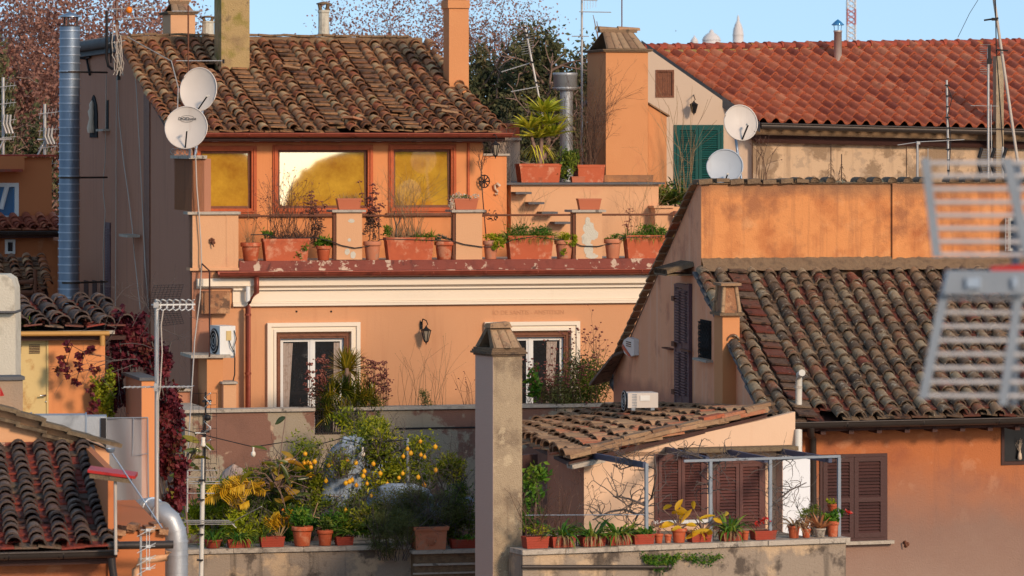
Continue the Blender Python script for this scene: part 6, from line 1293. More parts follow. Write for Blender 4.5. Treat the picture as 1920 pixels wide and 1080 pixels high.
m1, m2, m3 = MB(), MB(), MB(); twigs(m1, top(762, 446), 48, .95, 13, .26, .0045, None, 2, .28); tuft(m1, top(725, 447), top(790, 447), 160, .45, .007, 14, lean=.4); tuft(m3, top(772, 447), top(812, 447), 420, .24, .012, 15, lean=.7, droop=1.4); leafcloud(m3, top(728, 432), (.12, .08, .12), 140, .06, 16, 6); m2.tube([top(742, 446), top(744, 425), top(738, 405), top(741, 395)], .018, 6, r2=.008); m2.tube([top(744, 425), top(752, 408)], .01, 5); fol('pale bare twigs with a green tuft at the right end of the second trough', 'dry plant', top(765, 447), [('stems', m1, 'straw'), ('bare_stem', m2, 'bark_grey'), ('foliage', m3, 'moss')])
m1 = MB()
for k in range(16): rn = random.Random(k); c = top(832+rn.uniform(-19, 19), 449+rn.uniform(-8, 3)); strap_plant(m1, c, 16, .07, .022, .3, k, .01, .9)
fol('silver grey rosettes crowding the pot left of the second pillar', 'succulent', top(832, 453), [('foliage', m1, 'leaf_grey')])
def sedum(px, py, w, drop, seed, label):
    m1 = MB(); rn = random.Random(seed); leafcloud(m1, top(px, py), (w*SC/2, .13, .09), 420, .035, seed, 10, wid=.8, tlo=.2)
    for k in range(5): x = px+rn.uniform(0, w*.5); leafcloud(m1, top(x, py+rn.uniform(0, drop), -.06), (.05, .04, .10), 90, .035, seed+k, 4, wid=.8)
    fol(label, 'succulent', top(px, py+5), [('foliage', m1, 'leaf_lime')], group='yellow green sedums')
sedum(925, 445, 44, 22, 21, 'yellow green sedum overflowing to the right of its pot by the second pillar')
sedum(1058, 446, 42, 26, 22, 'yellow green sedum hanging low from its pot left of the third pillar')
for x0, x1, sd, lab in ((948, 1036, 31, 'lush green grass in the trough below the stone treads'), (1170, 1256, 32, 'lush green grass in the rightmost ledge trough')):
    m1, m2 = MB(), MB(); tuft(m1, top(x0, 446), top(x1, 446), 1500, .30, .011, sd, lean=.75, droop=1.5, depth=.14); leafcloud(m1, top((x0+x1)/2, 436), (.42, .13, .14), 700, .07, sd, 12, wid=.25, tlo=.1, thi=.8); twigs(m2, top((x0+x1)/2-10, 440), 9, .9, sd, .25, .003, None, 1, .3); fol(lab, 'grass', top((x0+x1)/2, 446), [('blades', m1, 'leaf_green'), ('dry_stems', m2, 'straw')], group='grassy troughs of the ledge')
m1, m2 = MB(), MB(); tuft(m1, top(1138, 452), top(1165, 452), 90, .18, .014, 41, lean=.6); leafcloud(m1, top(1147, 445), (.13, .08, .06), 130, .05, 5, 5); stalks(m2, m2, top(1160, 452), top(1185, 450), 3, .35, .75, 42, hs=.02); fol('sparse green shoots in the clay pot right of the peeling pillar', 'plant', top(1150, 452), [('foliage', m1, 'leaf_green'), ('dry_stalks', m2, 'dry_head')])
# boxes on the pillars
for i, (x0, x1, lab) in enumerate(((630, 677, 'small brown plastic box with thin grass on the first ledge pillar'), (849, 896, 'small brown plastic box with pale trailing flowers on the second ledge pillar'), (1081, 1127, 'small empty brown plastic box on the peeling third pillar'))):
    m = (x0+x1)/2; c = FM.W(FM.hit(m, .2)[0], .2, FM.z(m, 398, 0)+.047); trough(c, (x1-x0)*SC, .18, 21*SC, 14, lab, 'plastic_box_brown', 'boxes on the ledge pillars', ribs=False, taper=.82)
    if i == 0: m1 = MB(); tuft(m1, top(633, 375, .2), top(674, 375, .2), 130, .20, .004, 51, lean=.25, depth=.05); fol('fine pale grass in the box on the first pillar', 'grass', top(653, 376), [('blades', m1, 'straw')])
    if i == 1: m1, m2 = MB(), MB(); leafcloud(m1, top(872, 370, .2), (.27, .1, .06), 200, .045, 52, 10, wid=.6); leafcloud(m1, top(848, 385, .1), (.06, .06, .12), 110, .045, 53, 5, wid=.6); leafcloud(m2, top(868, 372, .2), (.24, .08, .06), 90, .06, 54, 7); fol('pale faded blossoms trailing over the box on the second pillar', 'plant', top(872, 374), [('blossoms', m1, 'ceramic'), ('foliage', m2, 'leaf_olive')])
    if i == 2: m1 = MB(); twigs(m1, top(1103, 374, .2), 3, .25, 55, .2, .003, None, 0, .1); fol('two hair thin dry stems in the box on the peeling pillar', 'dry plant', top(1103, 374), [('stems', m1, 'straw')])
# tall grass blades and climbers behind the ledge
m1 = MB(); m1.tube([FM.p(916, 486, .8), FM.p(911, 440, .8), FM.p(906, 380, .8), FM.p(902, 330, .9), FM.p(903, 300, 1.2)], .014, 6, r2=.008); rn = random.Random(3); tips = []
for k in range(6): branch(m1, FM.p(904, 300+k*6, 1.0), (rn.gauss(0, .5), 0, .6), .25, .006, 2, rn, tips)
leafcloud(m1, FM.p(920, 405, 1.0), (.2, .1, .12), 60, .07, 4, 6); fol('bare climbing stem between the penthouse and the orange wing pier', 'climber', FM.p(914, 480, .8), [('stem', m1, 'dry_stem')])
m1 = MB(); twigs(m1, FM.p(975, 486, 1.6), 12, 1.2, 61, .12, .004, None, 1, .2); twigs(m1, FM.p(1195, 486, 1.6), 10, 1.7, 62, .22, .004, None, 2, .15); fol('wispy bare stems in front of the pink stair wall', 'dry plant', FM.p(1000, 486, 1.6), [('stems', m1, 'straw')])
# black drip hose looping along the ledge
t = thing('drip_hose', 'black drip irrigation hose looping in front of the ledge pots and pillars', 'hose', L_(800, -.03)); mb = MB()
hp = [(470, 440), (500, 440), (520, 447), (592, 446), (620, 452), (640, 460), (665, 465), (690, 462), (712, 450), (720, 448), (790, 450), (850, 452), (870, 458), (905, 463), (935, 462), (960, 450), (1000, 444), (1070, 452), (1090, 461), (1120, 462), (1150, 456), (1170, 445), (1240, 444)]
mb.tube([FM.p(x, y, -.035) for x, y in hp], .010, 6); mb.build('hose', 'cable_black', t)
# ceramic ornament and round grille on the wing
t = thing('ceramic_seahorse', 'pale ceramic seahorse ornament on the orange wing pier', 'ornament', FM.p(931, 366, 2.55)); mb = MB()
mb.tube([FM.p(x, y, 2.55) for x, y in ((937, 349), (932, 344), (927, 347), (928, 354), (933, 359), (932, 365), (928, 363))], .03, 8, r2=.018); mb.build('ornament', 'ceramic', t)
t = thing('iron_wheel_ornament', 'round black iron ornament on the penthouse corner', 'ornament', FM.p(907, 352, 1.9)); mb = MB(); c = FM.p(908, 340, 1.9)
mb.tube([c+Vector((.1*math.cos(k*.5), 0, .12*math.sin(k*.5))) for k in range(14)], .012, 5)
for k in range(4): mb.tube([c-Vector((.1*math.cos(k*.785), 0, .12*math.sin(k*.785))), c+Vector((.1*math.cos(k*.785), 0, .12*math.sin(k*.785)))], .012, 4)
mb.build('wheel', 'black_iron', t)
lantern(FM.p(929, 268, 1.2), .30, 'wall lantern with frosted panes hanging from the penthouse corner', FM.p(907, 262, 1.9), 'lamp_glass', w=.55)
lantern(FM.p(799, 616, -.22), .30, 'rusty wall lantern on a curled bracket between the french windows', FM.p(790, 610, -.02), 'lamp_glass', w=.58)
# raised terrace planting
U = lambda px, py, d=3.2: FM.p(px, py, d); su = FM.hit(1010, 3.2)[1]/FP
c = FM.W(FM.hit(1009, 3.2)[0], 3.2, zt3+.042); trough(c, 82*su, .4, 35*su, 14, 'large terracotta planter of the spiky yucca on the raised terrace', 'terracotta', 'planters on the raised terrace', False)
c = FM.W(FM.hit(1104, 3.2)[0], 3.2, zt3+.042); trough(c, 54*su, .4, 33*su, 14, 'terracotta planter with a dry shrub beside the orange chimney stack', 'terracotta', 'planters on the raised terrace', False)
c = FM.W(FM.hit(1083, 3.0)[0], 3.0, zt3+.042); trough(c, 27*su, .16, 11*su, 14, 'small flat box wedged between the two big planters of the raised terrace', 'plastic_box_brown', None, False)
m1, m2 = MB(), MB(); m2.tube([U(1012, 306), U(1015, 270), U(1018, 225)], .05, 8, r2=.03); m2.tube([U(1012, 300), U(1000, 270), U(995, 250)], .04, 8, r2=.03); m2.tube([U(1016, 300), U(1030, 280), U(1036, 265)], .04, 8, r2=.03)
for (px, py, n, L, sd) in ((1019, 210, 90, .52, 1), (994, 240, 80, .46, 2), (1036, 254, 100, .52, 3), (1010, 258, 80, .48, 4), (1030, 232, 80, .48, 5)): strap_plant(m1, U(px, py), n, L, .05, .35, sd, .03, .75)
rn = random.Random(3)
for k in range(50): strap(m1, U(1008+rn.uniform(-14, 22), 272), (rn.gauss(0, .8), rn.gauss(0, .4), -.6), .42, .02, .5, rn.uniform(.6, 1))
fol('spiky green and yellow yucca on the raised terrace', 'yucca', U(1010, 306), [('leaves', m1, 'yucca_leaf'), ('trunk', m2, 'bark')])
m1, m2 = MB(), MB(); twigs(m1, U(1098, 308), 60, 1.25, 71, .22, .006, None, 3, .22); fol('grey leafless shrub left of the orange chimney stack', 'dry shrub', U(1098, 308), [('stems', m1, 'dry_stem')])
m1 = MB(); leafcloud(m1, U(1066, 308, 3.1), (.25, .15, .30), 1100, .07, 72, 14); fol('dark green bush between the two big planters of the raised terrace', 'bush', U(1066, 335), [('foliage', m1, 'leaf_dark')])
m1 = MB(); twigs(m1, U(948, 345, 3.0), 26, 1.0, 73, .22, .006, None, 3, .12); fol('tangle of grey stems left of the yucca planter', 'dry shrub', U(948, 345), [('stems', m1, 'bark_grey')])
t = thing('planter_box', 'terracotta box standing on the parapet left of the yucca', 'planter', FM.p(956, 258, 6.6)); mb = MB(); a_, b_ = FM.hit(936, 6.5)[0], FM.hit(976, 6.5)[0]; z_ = FM.z(956, 258, 6.4); mb.fz(FM, a_+.02, b_-.02, 6.5, 6.85, z_+.001, z_+.24); mb.fz(FM, a_, b_, 6.47, 6.88, z_+.242, z_+.29); mb.build('box', 'terracotta', t)
m1, m2 = MB(), MB(); strap_plant(m1, FM.p(1272, 375, 3.4), 160, .45, .03, .3, 81, .25, .5); leafcloud(m1, FM.p(1270, 365, 3.4), (.32, .2, .28), 500, .14, 82, 12, wid=.2); fol('dark spiky bush in front of the green shutters', 'bush', FM.p(1272, 392, 3.4), [('foliage', m1, 'leaf_dark')])
m1 = MB(); twigs(m1, FM.p(1284, 392, 3.3), 14, 2.0, 83, .08, .007, None, 1, .14); fol('tall bare canes rising in front of the green shutters', 'dry plant', FM.p(1284, 392, 3.3), [('stems', m1, 'straw')])
round_pot(FM.p(1278, 436, 2.4), .17, .42, 'clay pot half hidden behind the gable edge, right of the flower ledge', 'terracotta_pale', None)
# steel cowl chimney beside the leaning antenna mast
t = thing('steel_cowl', 'shiny steel drum cowl on a pipe behind the yucca', 'chimney flue', FM.p(1062, 330, 4.6)); c = FM.p(1062, 258, 4.6); mb = MB(); mb.tube([FM.p(1062, 345, 4.6), FM.p(1062, 166, 4.6)], .13, 18); mb.build('pipe', 'steel_pale', t)
c = FM.p(1060, 168, 4.6); mb = MB(); mb.lathe(c, [(.13, -.03), (.235, 0), (.235, .27), (.25, .28), (.25, .33), (.23, .335), (.0, .34)], 24); mb.lathe(c, [(.245, .02), (.245, .05)], 24); mb.build('cowl', 'steel_pale', t)
# ---- plants of the front terrace
Tz = lambda px, py, d=-2.3: FM.p(px, py, d)
m1, m2, m3 = MB(), MB(), MB(); m2.tube([Tz(655, 790), Tz(655, 745), Tz(650, 690)], .05, 8, r2=.04)
rn = random.Random(91)
for k in range(9): an = rn.uniform(-.95, .95); fan_leaf(m1, Tz(652+rn.uniform(-6, 6), 694), (an, -.3+rn.uniform(-.2, .3), .75-.4*abs(an)), rn.uniform(.40, .52), 19, k, t=rn.uniform(.45, .85), w=.028)
for k in range(30): strap(m3, Tz(651+rn.uniform(-6, 8), 700+rn.uniform(-6, 12)), (rn.gauss(0, .7), -.3, -.5), .32, .02, .6, rn.random())
for k in range(52): fan_leaf(m1, Tz(rn.uniform(600, 705), rn.uniform(728, 790), -2.4), (rn.gauss(0, .7), -.5, rn.uniform(.1, .9)), rn.uniform(.32, .46), 15, k+40, t=rn.uniform(.0, .6), w=.03)
fol('fan palm with a shaggy brown trunk in front of the left french window', 'palm', Tz(655, 790), [('fronds', m1, 'leaf_big'), ('trunk', m2, 'bark'), ('dead_leaves', m3, 'straw')])
m1, m2 = MB(), MB(); stalks(m1, m2, Tz(682, 790), Tz(728, 790), 22, .7, 1.15, 92, hs=.03, lean=.05); fol('thicket of reddish dried flower stalks right of the fan palm', 'dry plant', Tz(700, 790), [('stems', m1, 'dry_stem'), ('blossoms', m2, 'dry_head')], 'dried stalks around the palm')
m1, m2 = MB(), MB(); stalks(m1, m2, Tz(578, 790), Tz(608, 790), 9, .6, 1.2, 93, hs=.04, lean=.05); leafcloud(m1, Tz(590, 755), (.25, .12, .3), 300, .08, 94, 10, wid=.25, droop=.5); fol('reddish dried flower stalks left of the fan palm', 'dry plant', Tz(592, 790), [('stems', m1, 'dry_stem'), ('blossoms', m2, 'dry_head')], 'dried stalks around the palm')
m1 = MB(); m2 = MB(); twigs(m1, Tz(790, 768), 22, .95, 95, .18, .004, m2, 1, .45, hs=.006); leafcloud(m2, Tz(800, 748), (.16, .1, .22), 420, .05, 96, 8, wid=.25); fol('sparse dry stems and a thin shrub against the orange facade', 'dry plant', Tz(790, 768), [('stems', m1, 'straw'), ('foliage', m2, 'leaf_olive')])
m1 = MB(); m2 = MB(); twigs(m1, Tz(880, 768), 8, .6, 97, .2, .004, m2, 1, .12, hs=.014); fol('few dry seed stalks just left of the slim chimney', 'dry plant', Tz(880, 768), [('stems', m1, 'dry_stem'), ('seed_heads', m2, 'dry_head')])
def bushy(px, py, rx, rz, n, sd, label, mt='leaf_olive', size=.06, d=-2.3, heads=True, st='dry_stem', wid=.35, cat='bush'):
    m1, m2, m3 = MB(), MB(), MB(); c = Tz(px, py, d); twigs(m1, c-Vector((0, 0, rz*.9)), 26, rz*1.9, sd, .28, .007, m3 if heads else None, 3, rx*.5, hs=.022); leafcloud(m2, c, (rx, .22, rz), n, size, sd, 18, wid=wid); return fol(label, cat, c-Vector((0, 0, rz)), [('stems', m1, st), ('foliage', m2, mt), ('blossoms', m3, 'dry_head')])
bushy(1100, 730, .52, .62, 5200, 101, 'dark leafy bush with dried heads in front of the right french window', 'leaf_dark')
bushy(1045, 755, .42, .46, 2600, 102, 'tangled brown shrub at the foot of the right french window', 'leaf_olive')
m1, m2, m3 = MB(), MB(), MB(); twigs(m1, Tz(1003, 790), 12, .9, 103, .12, .006, m3, 1, .12, hs=.03); leafcloud(m2, Tz(1002, 728), (.12, .1, .3), 130, .12, 104, 8, wid=.7); leafcloud(m3, Tz(1005, 690), (.1, .05, .1), 60, .04, 105, 4); fol('broad leaved green plant just right of the slim chimney', 'plant', Tz(1003, 790), [('stems', m1, 'dry_stem'), ('foliage', m2, 'leaf_green'), ('blossoms', m3, 'dry_head')])
# ---- citrus terrace
Gp = lambda px, py, Y=72.5: P(px, py, Y)
def tree_small(px, pybase, Y, crown, n, sd, label, mt, size, fruit=0, cat='tree', name='citrus_tree', wid=.42, clumps=30, spread=.22):
    base = P(px, pybase, Y); m1, m2, m3 = MB(), MB(), MB(); rn = random.Random(sd); cx, cy, rx, rz = crown; c = P(cx, cy, Y); s = Y/FP; tips = []
    m1.tube([base, (base+c)/2+Vector((.05, 0, -.1)), c], .05, 7, r2=.03)
    for k in range(12): branch(m1, base+(c-base)*rn.uniform(.4, 1), (rn.gauss(0, .8), rn.gauss(0, .4), .6), rz*s*.6, .018, 3, rn, tips, .6)
    leafcloud(m2, c, (rx*s, .5, rz*s), n, size*.9, sd, clumps, spread, wid=wid)
    t = fol(label, cat, base, [('trunk', m1, 'bark_grey'), ('crown', m2, mt)], name=name); return t, c
def fruits(t, pts, Y, r=.036, seed=1):
    rn = random.Random(seed)
    for px, py in pts:
        mb = MB(); q = P(px, py, Y+rn.uniform(-.12, .05)); mb.ball(q, r*rn.uniform(.85, 1.15), rn.random(), 10, 1.08); mb.tube([q+Vector((0, 0, r*.9)), q+Vector((.01, .0, r*1.6))], .005, 4); mb.build('fruit', 'lemon', t)
t, c = tree_small(712, 1000, 72.2, (722, 868, 112, 80), 5200, 111, 'spreading citrus tree hung with yellow fruit in front of the blue tarpaulin', 'leaf_citrus', .085)
fruits(t, [(616, 873), (624, 866), (648, 906), (655, 903), (660, 900), (650, 862), (683, 884), (681, 893), (688, 907), (700, 870), (713, 888), (718, 913), (696, 930), (667, 868), (748, 896), (755, 888), (784, 895), (795, 910), (788, 828), (816, 838), (789, 853), (796, 857), (770, 850), (764, 842), (817, 882), (611, 902), (756, 856), (668, 910), (726, 907), (648, 957)], 71.75, seed=3)
t, c = tree_small(590, 1005, 71.9, (570, 908, 84, 90), 6000, 112, 'dense dark citrus bush left of the blue tarpaulin with a few yellow fruits', 'leaf_citrus', .07, wid=.45)
fruits(t, [(582, 869), (577, 868), (570, 868), (590, 866), (583, 876), (582, 892), (572, 851)], 71.45, seed=5)
m_ = MB()
for px, py in ((531, 957), (541, 967), (538, 971)): m_.ball(P(px, py, 71.3), .032, .0, 8)
m_.build('ripe_fruit', 'orange_knob', t)
bushy_g = lambda px, py, rx, rz, n, sd, label, mt, size, Y=71.6, wid=.35, twig=True, cat='bush': (lambda m1, m2, c: (twigs(m1, c-Vector((0, 0, rz)), 22 if twig else 5, rz*1.9, sd, .35, .007, None, 3, rx*.5), leafcloud(m2, c, (rx, .30, rz), n, size, sd, 22, .25, wid=wid), fol(label, cat, c-Vector((0, 0, rz)), [('stems', m1, 'bark_grey'), ('foliage', m2, mt)])))(MB(), MB(), P(px, py, Y))
bushy_g(640, 868, .26, .26, 420, 134, 'loose citrus sprigs crossing in front of the tall tarpaulin', 'leaf_citrus', .075, 71.6)
bushy_g(790, 960, .85, .55, 11000, 121, 'big dark rosemary bush spilling over the coping left of the square planter', 'leaf_olive', .05, 71.0, .22)
bushy_g(735, 1000, .50, .45, 5500, 122, 'dark trailing bush hanging down over the garden wall', 'leaf_olive', .05, 70.6, .22)
bushy_g(862, 960, .36, .62, 4500, 123, 'dense dark green bush against the left face of the slim chimney', 'leaf_dark', .06, 71.4)
bushy_g(650, 965, .55, .38, 3600, 124, 'leafy green undergrowth below the citrus tree', 'leaf_dark', .08, 71.9)
bushy_g(500, 955, .75, .45, 5000, 125, 'leafy green undergrowth below the rubber plant', 'leaf_dark', .09, 71.9)
bushy_g(842, 880, .36, .36, 1700, 126, 'light green sprigs with a few fruits beside the slim chimney', 'leaf_citrus', .075, 72.3)
bushy_g(655, 785, .36, .20, 900, 127, 'yellow green leaves growing through the iron grille under the palm', 'leaf_lime', .07, 74.6, .4)
bushy_g(690, 812, .50, .30, 1900, 128, 'olive coloured shrub below the palm at the terrace wall', 'leaf_citrus', .075, 73.6)
bushy_g(405, 975, .55, .50, 3600, 129, 'green and yellow leafy plant behind the antenna pole', 'leaf_lime', .10, 71.8, .4)
bushy_g(560, 985, .4, .3, 1500, 130, 'green leafy plant behind the large clay pot', 'leaf_green', .08, 71.3)
bushy_g(470, 985, .50, .26, 1500, 135, 'bright lime green plant low behind the first troughs of the garden coping', 'leaf_lime', .085, 70.9, .4)
bushy_g(620, 985, .42, .22, 1300, 136, 'bright green leafy plant low between the clay pots and the citrus trunk', 'leaf_green', .075, 71.0, .4)
bushy_g(500, 915, .55, .38, 2600, 137, 'yellow green citrus foliage around the rubber plant', 'leaf_citrus', .075, 72.1, .42)
bushy_g(700, 975, .50, .30, 2400, 138, 'bright yellow green undergrowth between the citrus trunk and the rosemary bush', 'leaf_citrus', .075, 71.1, .42)
bushy_g(415, 930, .42, .40, 1800, 139, 'mixed green foliage rising behind the split leaf plant', 'leaf_green', .085, 72.2, .42)
# rubber plant, split leaf plant, left ficus
m1, m2 = MB(), MB(); big_plant(m1, m2, P(520, 885, 71.3), 44, .27, .10, 131, .26, .8, 0, 1, .35); m2.tube([P(540, 1000, 71.9), P(528, 930, 71.9), P(520, 870, 71.9)], .02, 6); fol('rubber plant with big oval leaves turning orange at their tips', 'plant', P(535, 1000, 71.9), [('leaves', m1, 'leaf_big'), ('stems', m2, 'bark')])
m1, m2 = MB(), MB(); big_plant(m1, m2, P(345, 865, 70.0), 34, .27, .10, 132, .24, .5, 0, .7, .5); m2.tube([P(352, 1000, 70.4), P(347, 930, 70.4), P(345, 865, 70.4)], .02, 6); fol('glossy green rubber plant next to the wine red creeper', 'plant', P(350, 1000, 70.4), [('leaves', m1, 'leaf_big'), ('stems', m2, 'bark')])
m1, m2 = MB(), MB(); rn = random.Random(9)
for k in range(24):
    px, py = rn.uniform(408, 474), rn.uniform(898, 945); q = P(px, py, 71.1+rn.uniform(-.2, .2)); an = rn.uniform(-1, 1); split_leaf(m1, q, (an, -.25, rn.uniform(-1.1, .9)), rn.uniform(.22, .32), k, rn.uniform(.2, .9)); m2.tube([P(448, 1000, 71.3), P(450, 960, 71.2), q], .012, 5)
fol('split leaf plant with large bright yellow leaves behind the antenna pole', 'plant', P(448, 1000, 71.3), [('leaves', m1, 'leaf_yellow'), ('stems', m2, 'straw')])
m1, m2 = MB(), MB()
for k in range(12): q = P(rn.uniform(505, 545), rn.uniform(975, 1000), 70.7); split_leaf(m1, q, (rn.uniform(-1, 1), -.2, rn.uniform(0, .8)), rn.uniform(.16, .24), k+60, rn.uniform(.2, .9)); m2.tube([P(522, 1012, 70.7), q], .008, 4)
fol('small yellow split leaf plant over the ribbed trough', 'plant', P(522, 1012, 70.7), [('leaves', m1, 'leaf_yellow'), ('stems', m2, 'straw')])
# pots on the garden coping
GG = 'pots on the garden wall coping'; sg = 70.3/FP
def G(px, d=.12): return FGd.W(FGd.hit(px, d)[0], d, zG+.077)
def Gpy(px, d=.12): a, Y = FGd.hit(px, d); return HY+(H-zG-.077)*FP/Y
def gpot(x0, x1, h, label, m_='terracotta_dark', d=.14): round_pot(G((x0+x1)/2, d), (x1-x0)/2*sg, h*sg, label, m_, GG); return G((x0+x1)/2, d)+Vector((0, 0, h*sg))
def gtr(x0, x1, h, label, m_='terracotta_dark', d=.14, ribs=True): trough(G((x0+x1)/2, d), (x1-x0)*sg, .2, h*sg, 14, label, m_, GG, ribs); return G((x0+x1)/2, d)+Vector((0, 0, h*sg))
p1 = gpot(381, 417, 16, 'low clay bowl at the left end of the garden coping, beside the antenna pole'); p2 = gtr(425, 470, 16, 'ribbed red trough of green spider plants, second from the left on the garden coping')
p3 = gtr(486, 533, 19, 'ribbed red trough under the small yellow split leaf plant'); p4 = gpot(546, 587, 37, 'largest clay pot on the garden coping, slightly weathered at its foot', 'terracotta'); p5 = gpot(594, 625, 29, 'medium clay pot right of the largest one on the garden coping', 'terracotta'); p6 = gtr(628, 662, 16, 'short ribbed red trough left of the trailing bush')
def sp_(p, n, L, w, sd, label, mt='leaf_green', up=1.3, droop=1.1, rad=.12, cat='plant'): m1 = MB(); strap_plant(m1, p, n, L, w, droop, sd, rad, up); fol(label, cat, p, [('leaves', m1, mt)])
sp_(p1, 60, .42, .022, 141, 'strap leaved plant arching from the leftmost clay bowl', 'leaf_green'); sp_(p2, 90, .34, .024, 142, 'green spider plant filling the second trough of the garden coping', 'leaf_green', droop=1.7); sp_(p3+Vector((-.15, 0, 0)), 60, .32, .02, 143, 'narrow dark leaves at the left end of the trough under the split leaf plant', 'leaf_dark')
m1 = MB(); leafcloud(m1, p4+Vector((0, 0, .12)), (.2, .12, .12), 420, .07, 144, 9, wid=.5); fol('bushy green herb in the largest clay pot', 'plant', p4, [('foliage', m1, 'leaf_green')])
m1, m2 = MB(), MB(); leafcloud(m1, p5+Vector((.02, 0, .12)), (.12, .1, .13), 160, .07, 145, 6, wid=.6); m2.tube([p5, p5+Vector((-.1, 0, .2)), p5+Vector((-.2, 0, .22)), p5+Vector((-.12, 0, .45))], .012, 5); fol('small lemon seedling with a bent stick in the medium clay pot', 'plant', p5, [('foliage', m1, 'leaf_dark'), ('stem', m2, 'straw')])
sp_(p6+Vector((.15, 0, .03)), 46, .38, .04, 146, 'aloe like rosette with yellowing leaves in the short ribbed trough', 'leaf_green', .7, .9); sp_(p6+Vector((.4, .05, .15)), 30, .36, .045, 147, 'blue green aloe between the short trough and the trailing bush', 'leaf_dark', .9, .5)
# square planter and narrow trough on the pier
zP = zG+.002; a_, b_ = FGd.hit(778, -.3)[0], FGd.hit(838, -.3)[0]
t = thing('square_planter', 'big pink terracotta square planter with a moulded rosette, on the corner pier', 'planter', FGd.W((a_+b_)/2, -.05, zP)); mb = MB()
def sq(x0, x1, d0, d1, z): return [FGd.W(x, d, z) for x, d in ((x0, d0), (x1, d0), (x1, d1), (x0, d1))]
mb.hexa(sq(a_+.03, b_-.02, -.28, .2, zP)+sq(a_, b_, -.31, .24, zP+.32)); mb.build('box', 'terracotta_pale', t)
mb = MB(); mb.hexa(sq(a_-.02, b_+.02, -.34, .27, zP+.321)+sq(a_-.035, b_+.035, -.355, .285, zP+.385)); mb.build('rim', 'terracotta_pale', t)
mb = MB(); c = FGd.W((a_+b_)/2, -.30, zP+.17); ax = FGd.W(0, -1, 0)-FGd.W(0, 0, 0)
for r in (.035, .065, .09): mb.tube([c+(FGd.W(1, 0, 0)-FGd.W(0, 0, 0))*r*math.cos(k*.45)+Vector((0, 0, r*math.sin(k*.45))) for k in range(15)], .008, 5)
mb.build('rosette', 'terracotta_pale', t); mb = MB(); mb.hexa(sq(a_, b_, -.3, .24, zP+.37)+sq(a_, b_, -.3, .24, zP+.392)); mb.build('soil', 'soil', t)
m1, m2 = MB(), MB(); q = FGd.W((a_+b_)/2, -.05, zP+.39); m1.tube([q, q+Vector((.02, 0, .3)), q+Vector((.0, 0, .45))], .018, 6); twigs(m1, q+Vector((0, 0, .1)), 16, .6, 151, .5, .006, None, 3, .05); fol('grey leafless little bush in the square planter', 'dry shrub', q, [('stems', m1, 'bark_grey')])
trough(FGd.W(FGd.hit(870, -.1)[0], -.1, zP), 55*sg, .2, 17*sg, 14, 'flat ribbed red trough between the square planter and the slim chimney', 'terracotta_dark', GG); m1 = MB(); leafcloud(m1, FGd.W(FGd.hit(868, -.1)[0], -.1, zP+.17), (.2, .08, .04), 160, .06, 152, 7); fol('low green shoots in the flat trough beside the slim chimney', 'plant', FGd.W(FGd.hit(868, -.1)[0], -.1, zP+.15), [('foliage', m1, 'leaf_green')])
# pots on the right coping
GT = 'pots on the right terrace coping'; st_ = 58/FP
def Tt(px, d=.17): return FT.W(FT.hit(px, d)[0], d, zT+.069)
def tp(x0, x1, h, label, m_='terracotta', d=.17): round_pot(Tt((x0+x1)/2, d), (x1-x0)/2*st_, h*st_, label, m_, GT); return Tt((x0+x1)/2, d)+Vector((0, 0, h*st_))
def tt(x0, x1, h, label, m_='terracotta_dark', d=.17): trough(Tt((x0+x1)/2, d), (x1-x0)*st_, .2, h*st_, 22, label, m_, GT); return Tt((x0+x1)/2, d)+Vector((0, 0, h*st_))
q = tt(980, 1027, 22, 'ribbed red trough touching the right face of the slim chimney'); m1, m2 = MB(), MB(); twigs(m1, q, 24, .5, 161, .4, .005, None, 2, .15); leafcloud(m2, q+Vector((0, 0, .08)), (.18, .1, .08), 240, .035, 162, 8); fol('brown twigs and tiny yellow leaves in the trough beside the slim chimney', 'dry plant', q, [('stems', m1, 'dry_stem'), ('foliage', m2, 'leaf_lime')])
for i, (x0, x1, h, lab, pl) in enumerate(((1029, 1077, 20, 'second ribbed trough right of the slim chimney', 'arching strap leaves with dead brown blades, second trough right of the slim chimney'), (1085, 1134, 18, 'third ribbed trough right of the slim chimney', 'short strap leaves with a brown cone, third trough right of the slim chimney'), (1136, 1180, 19, 'fourth ribbed trough right of the slim chimney, below the bare fig', 'bright arching strap leaves below the bare fig'), (1349, 1389, 17, 'ribbed trough under the right shutters with arching leaves', 'arching strap leaves under the right shutters'))):
    q = tt(x0, x1, h, lab); sp_(q, 60, .40, .034, 170+i, pl, 'leaf_green', 1.5, 1.2, .13)
    m1 = MB(); rn = random.Random(i)
    for k in range(12): strap(m1, q+Vector((rn.uniform(-.12, .12), -.06, .02)), (rn.gauss(0, .5), -.6, .2), .24, .018, 2.4, rn.random())
    m1.build('dead_leaves', 'straw', C.objects[-1] if False else [o for o in C.objects if o.name.startswith('plant') and o.parent is None][-1])
q = tt(1182, 1225, 19, 'ribbed trough at the foot of the first pergola post'); m1 = MB(); leafcloud(m1, q+Vector((0, 0, .04)), (.17, .08, .06), 380, .05, 181, 8); fol('low dark green cushion at the foot of the first pergola post', 'plant', q, [('foliage', m1, 'leaf_green')])
q = tp(1226, 1244, 18, 'smaller clay pot with withered sprigs right of the first pergola post'); m1 = MB(); twigs(m1, q, 10, .2, 182, .5, .004, m1, 1, .03, hs=.012); fol('withered sprigs in the small pot right of the first pergola post', 'dry plant', q, [('stems', m1, 'dry_head')])
tp(1245, 1260, 16, 'small plain clay pot between the withered one and the wide one')
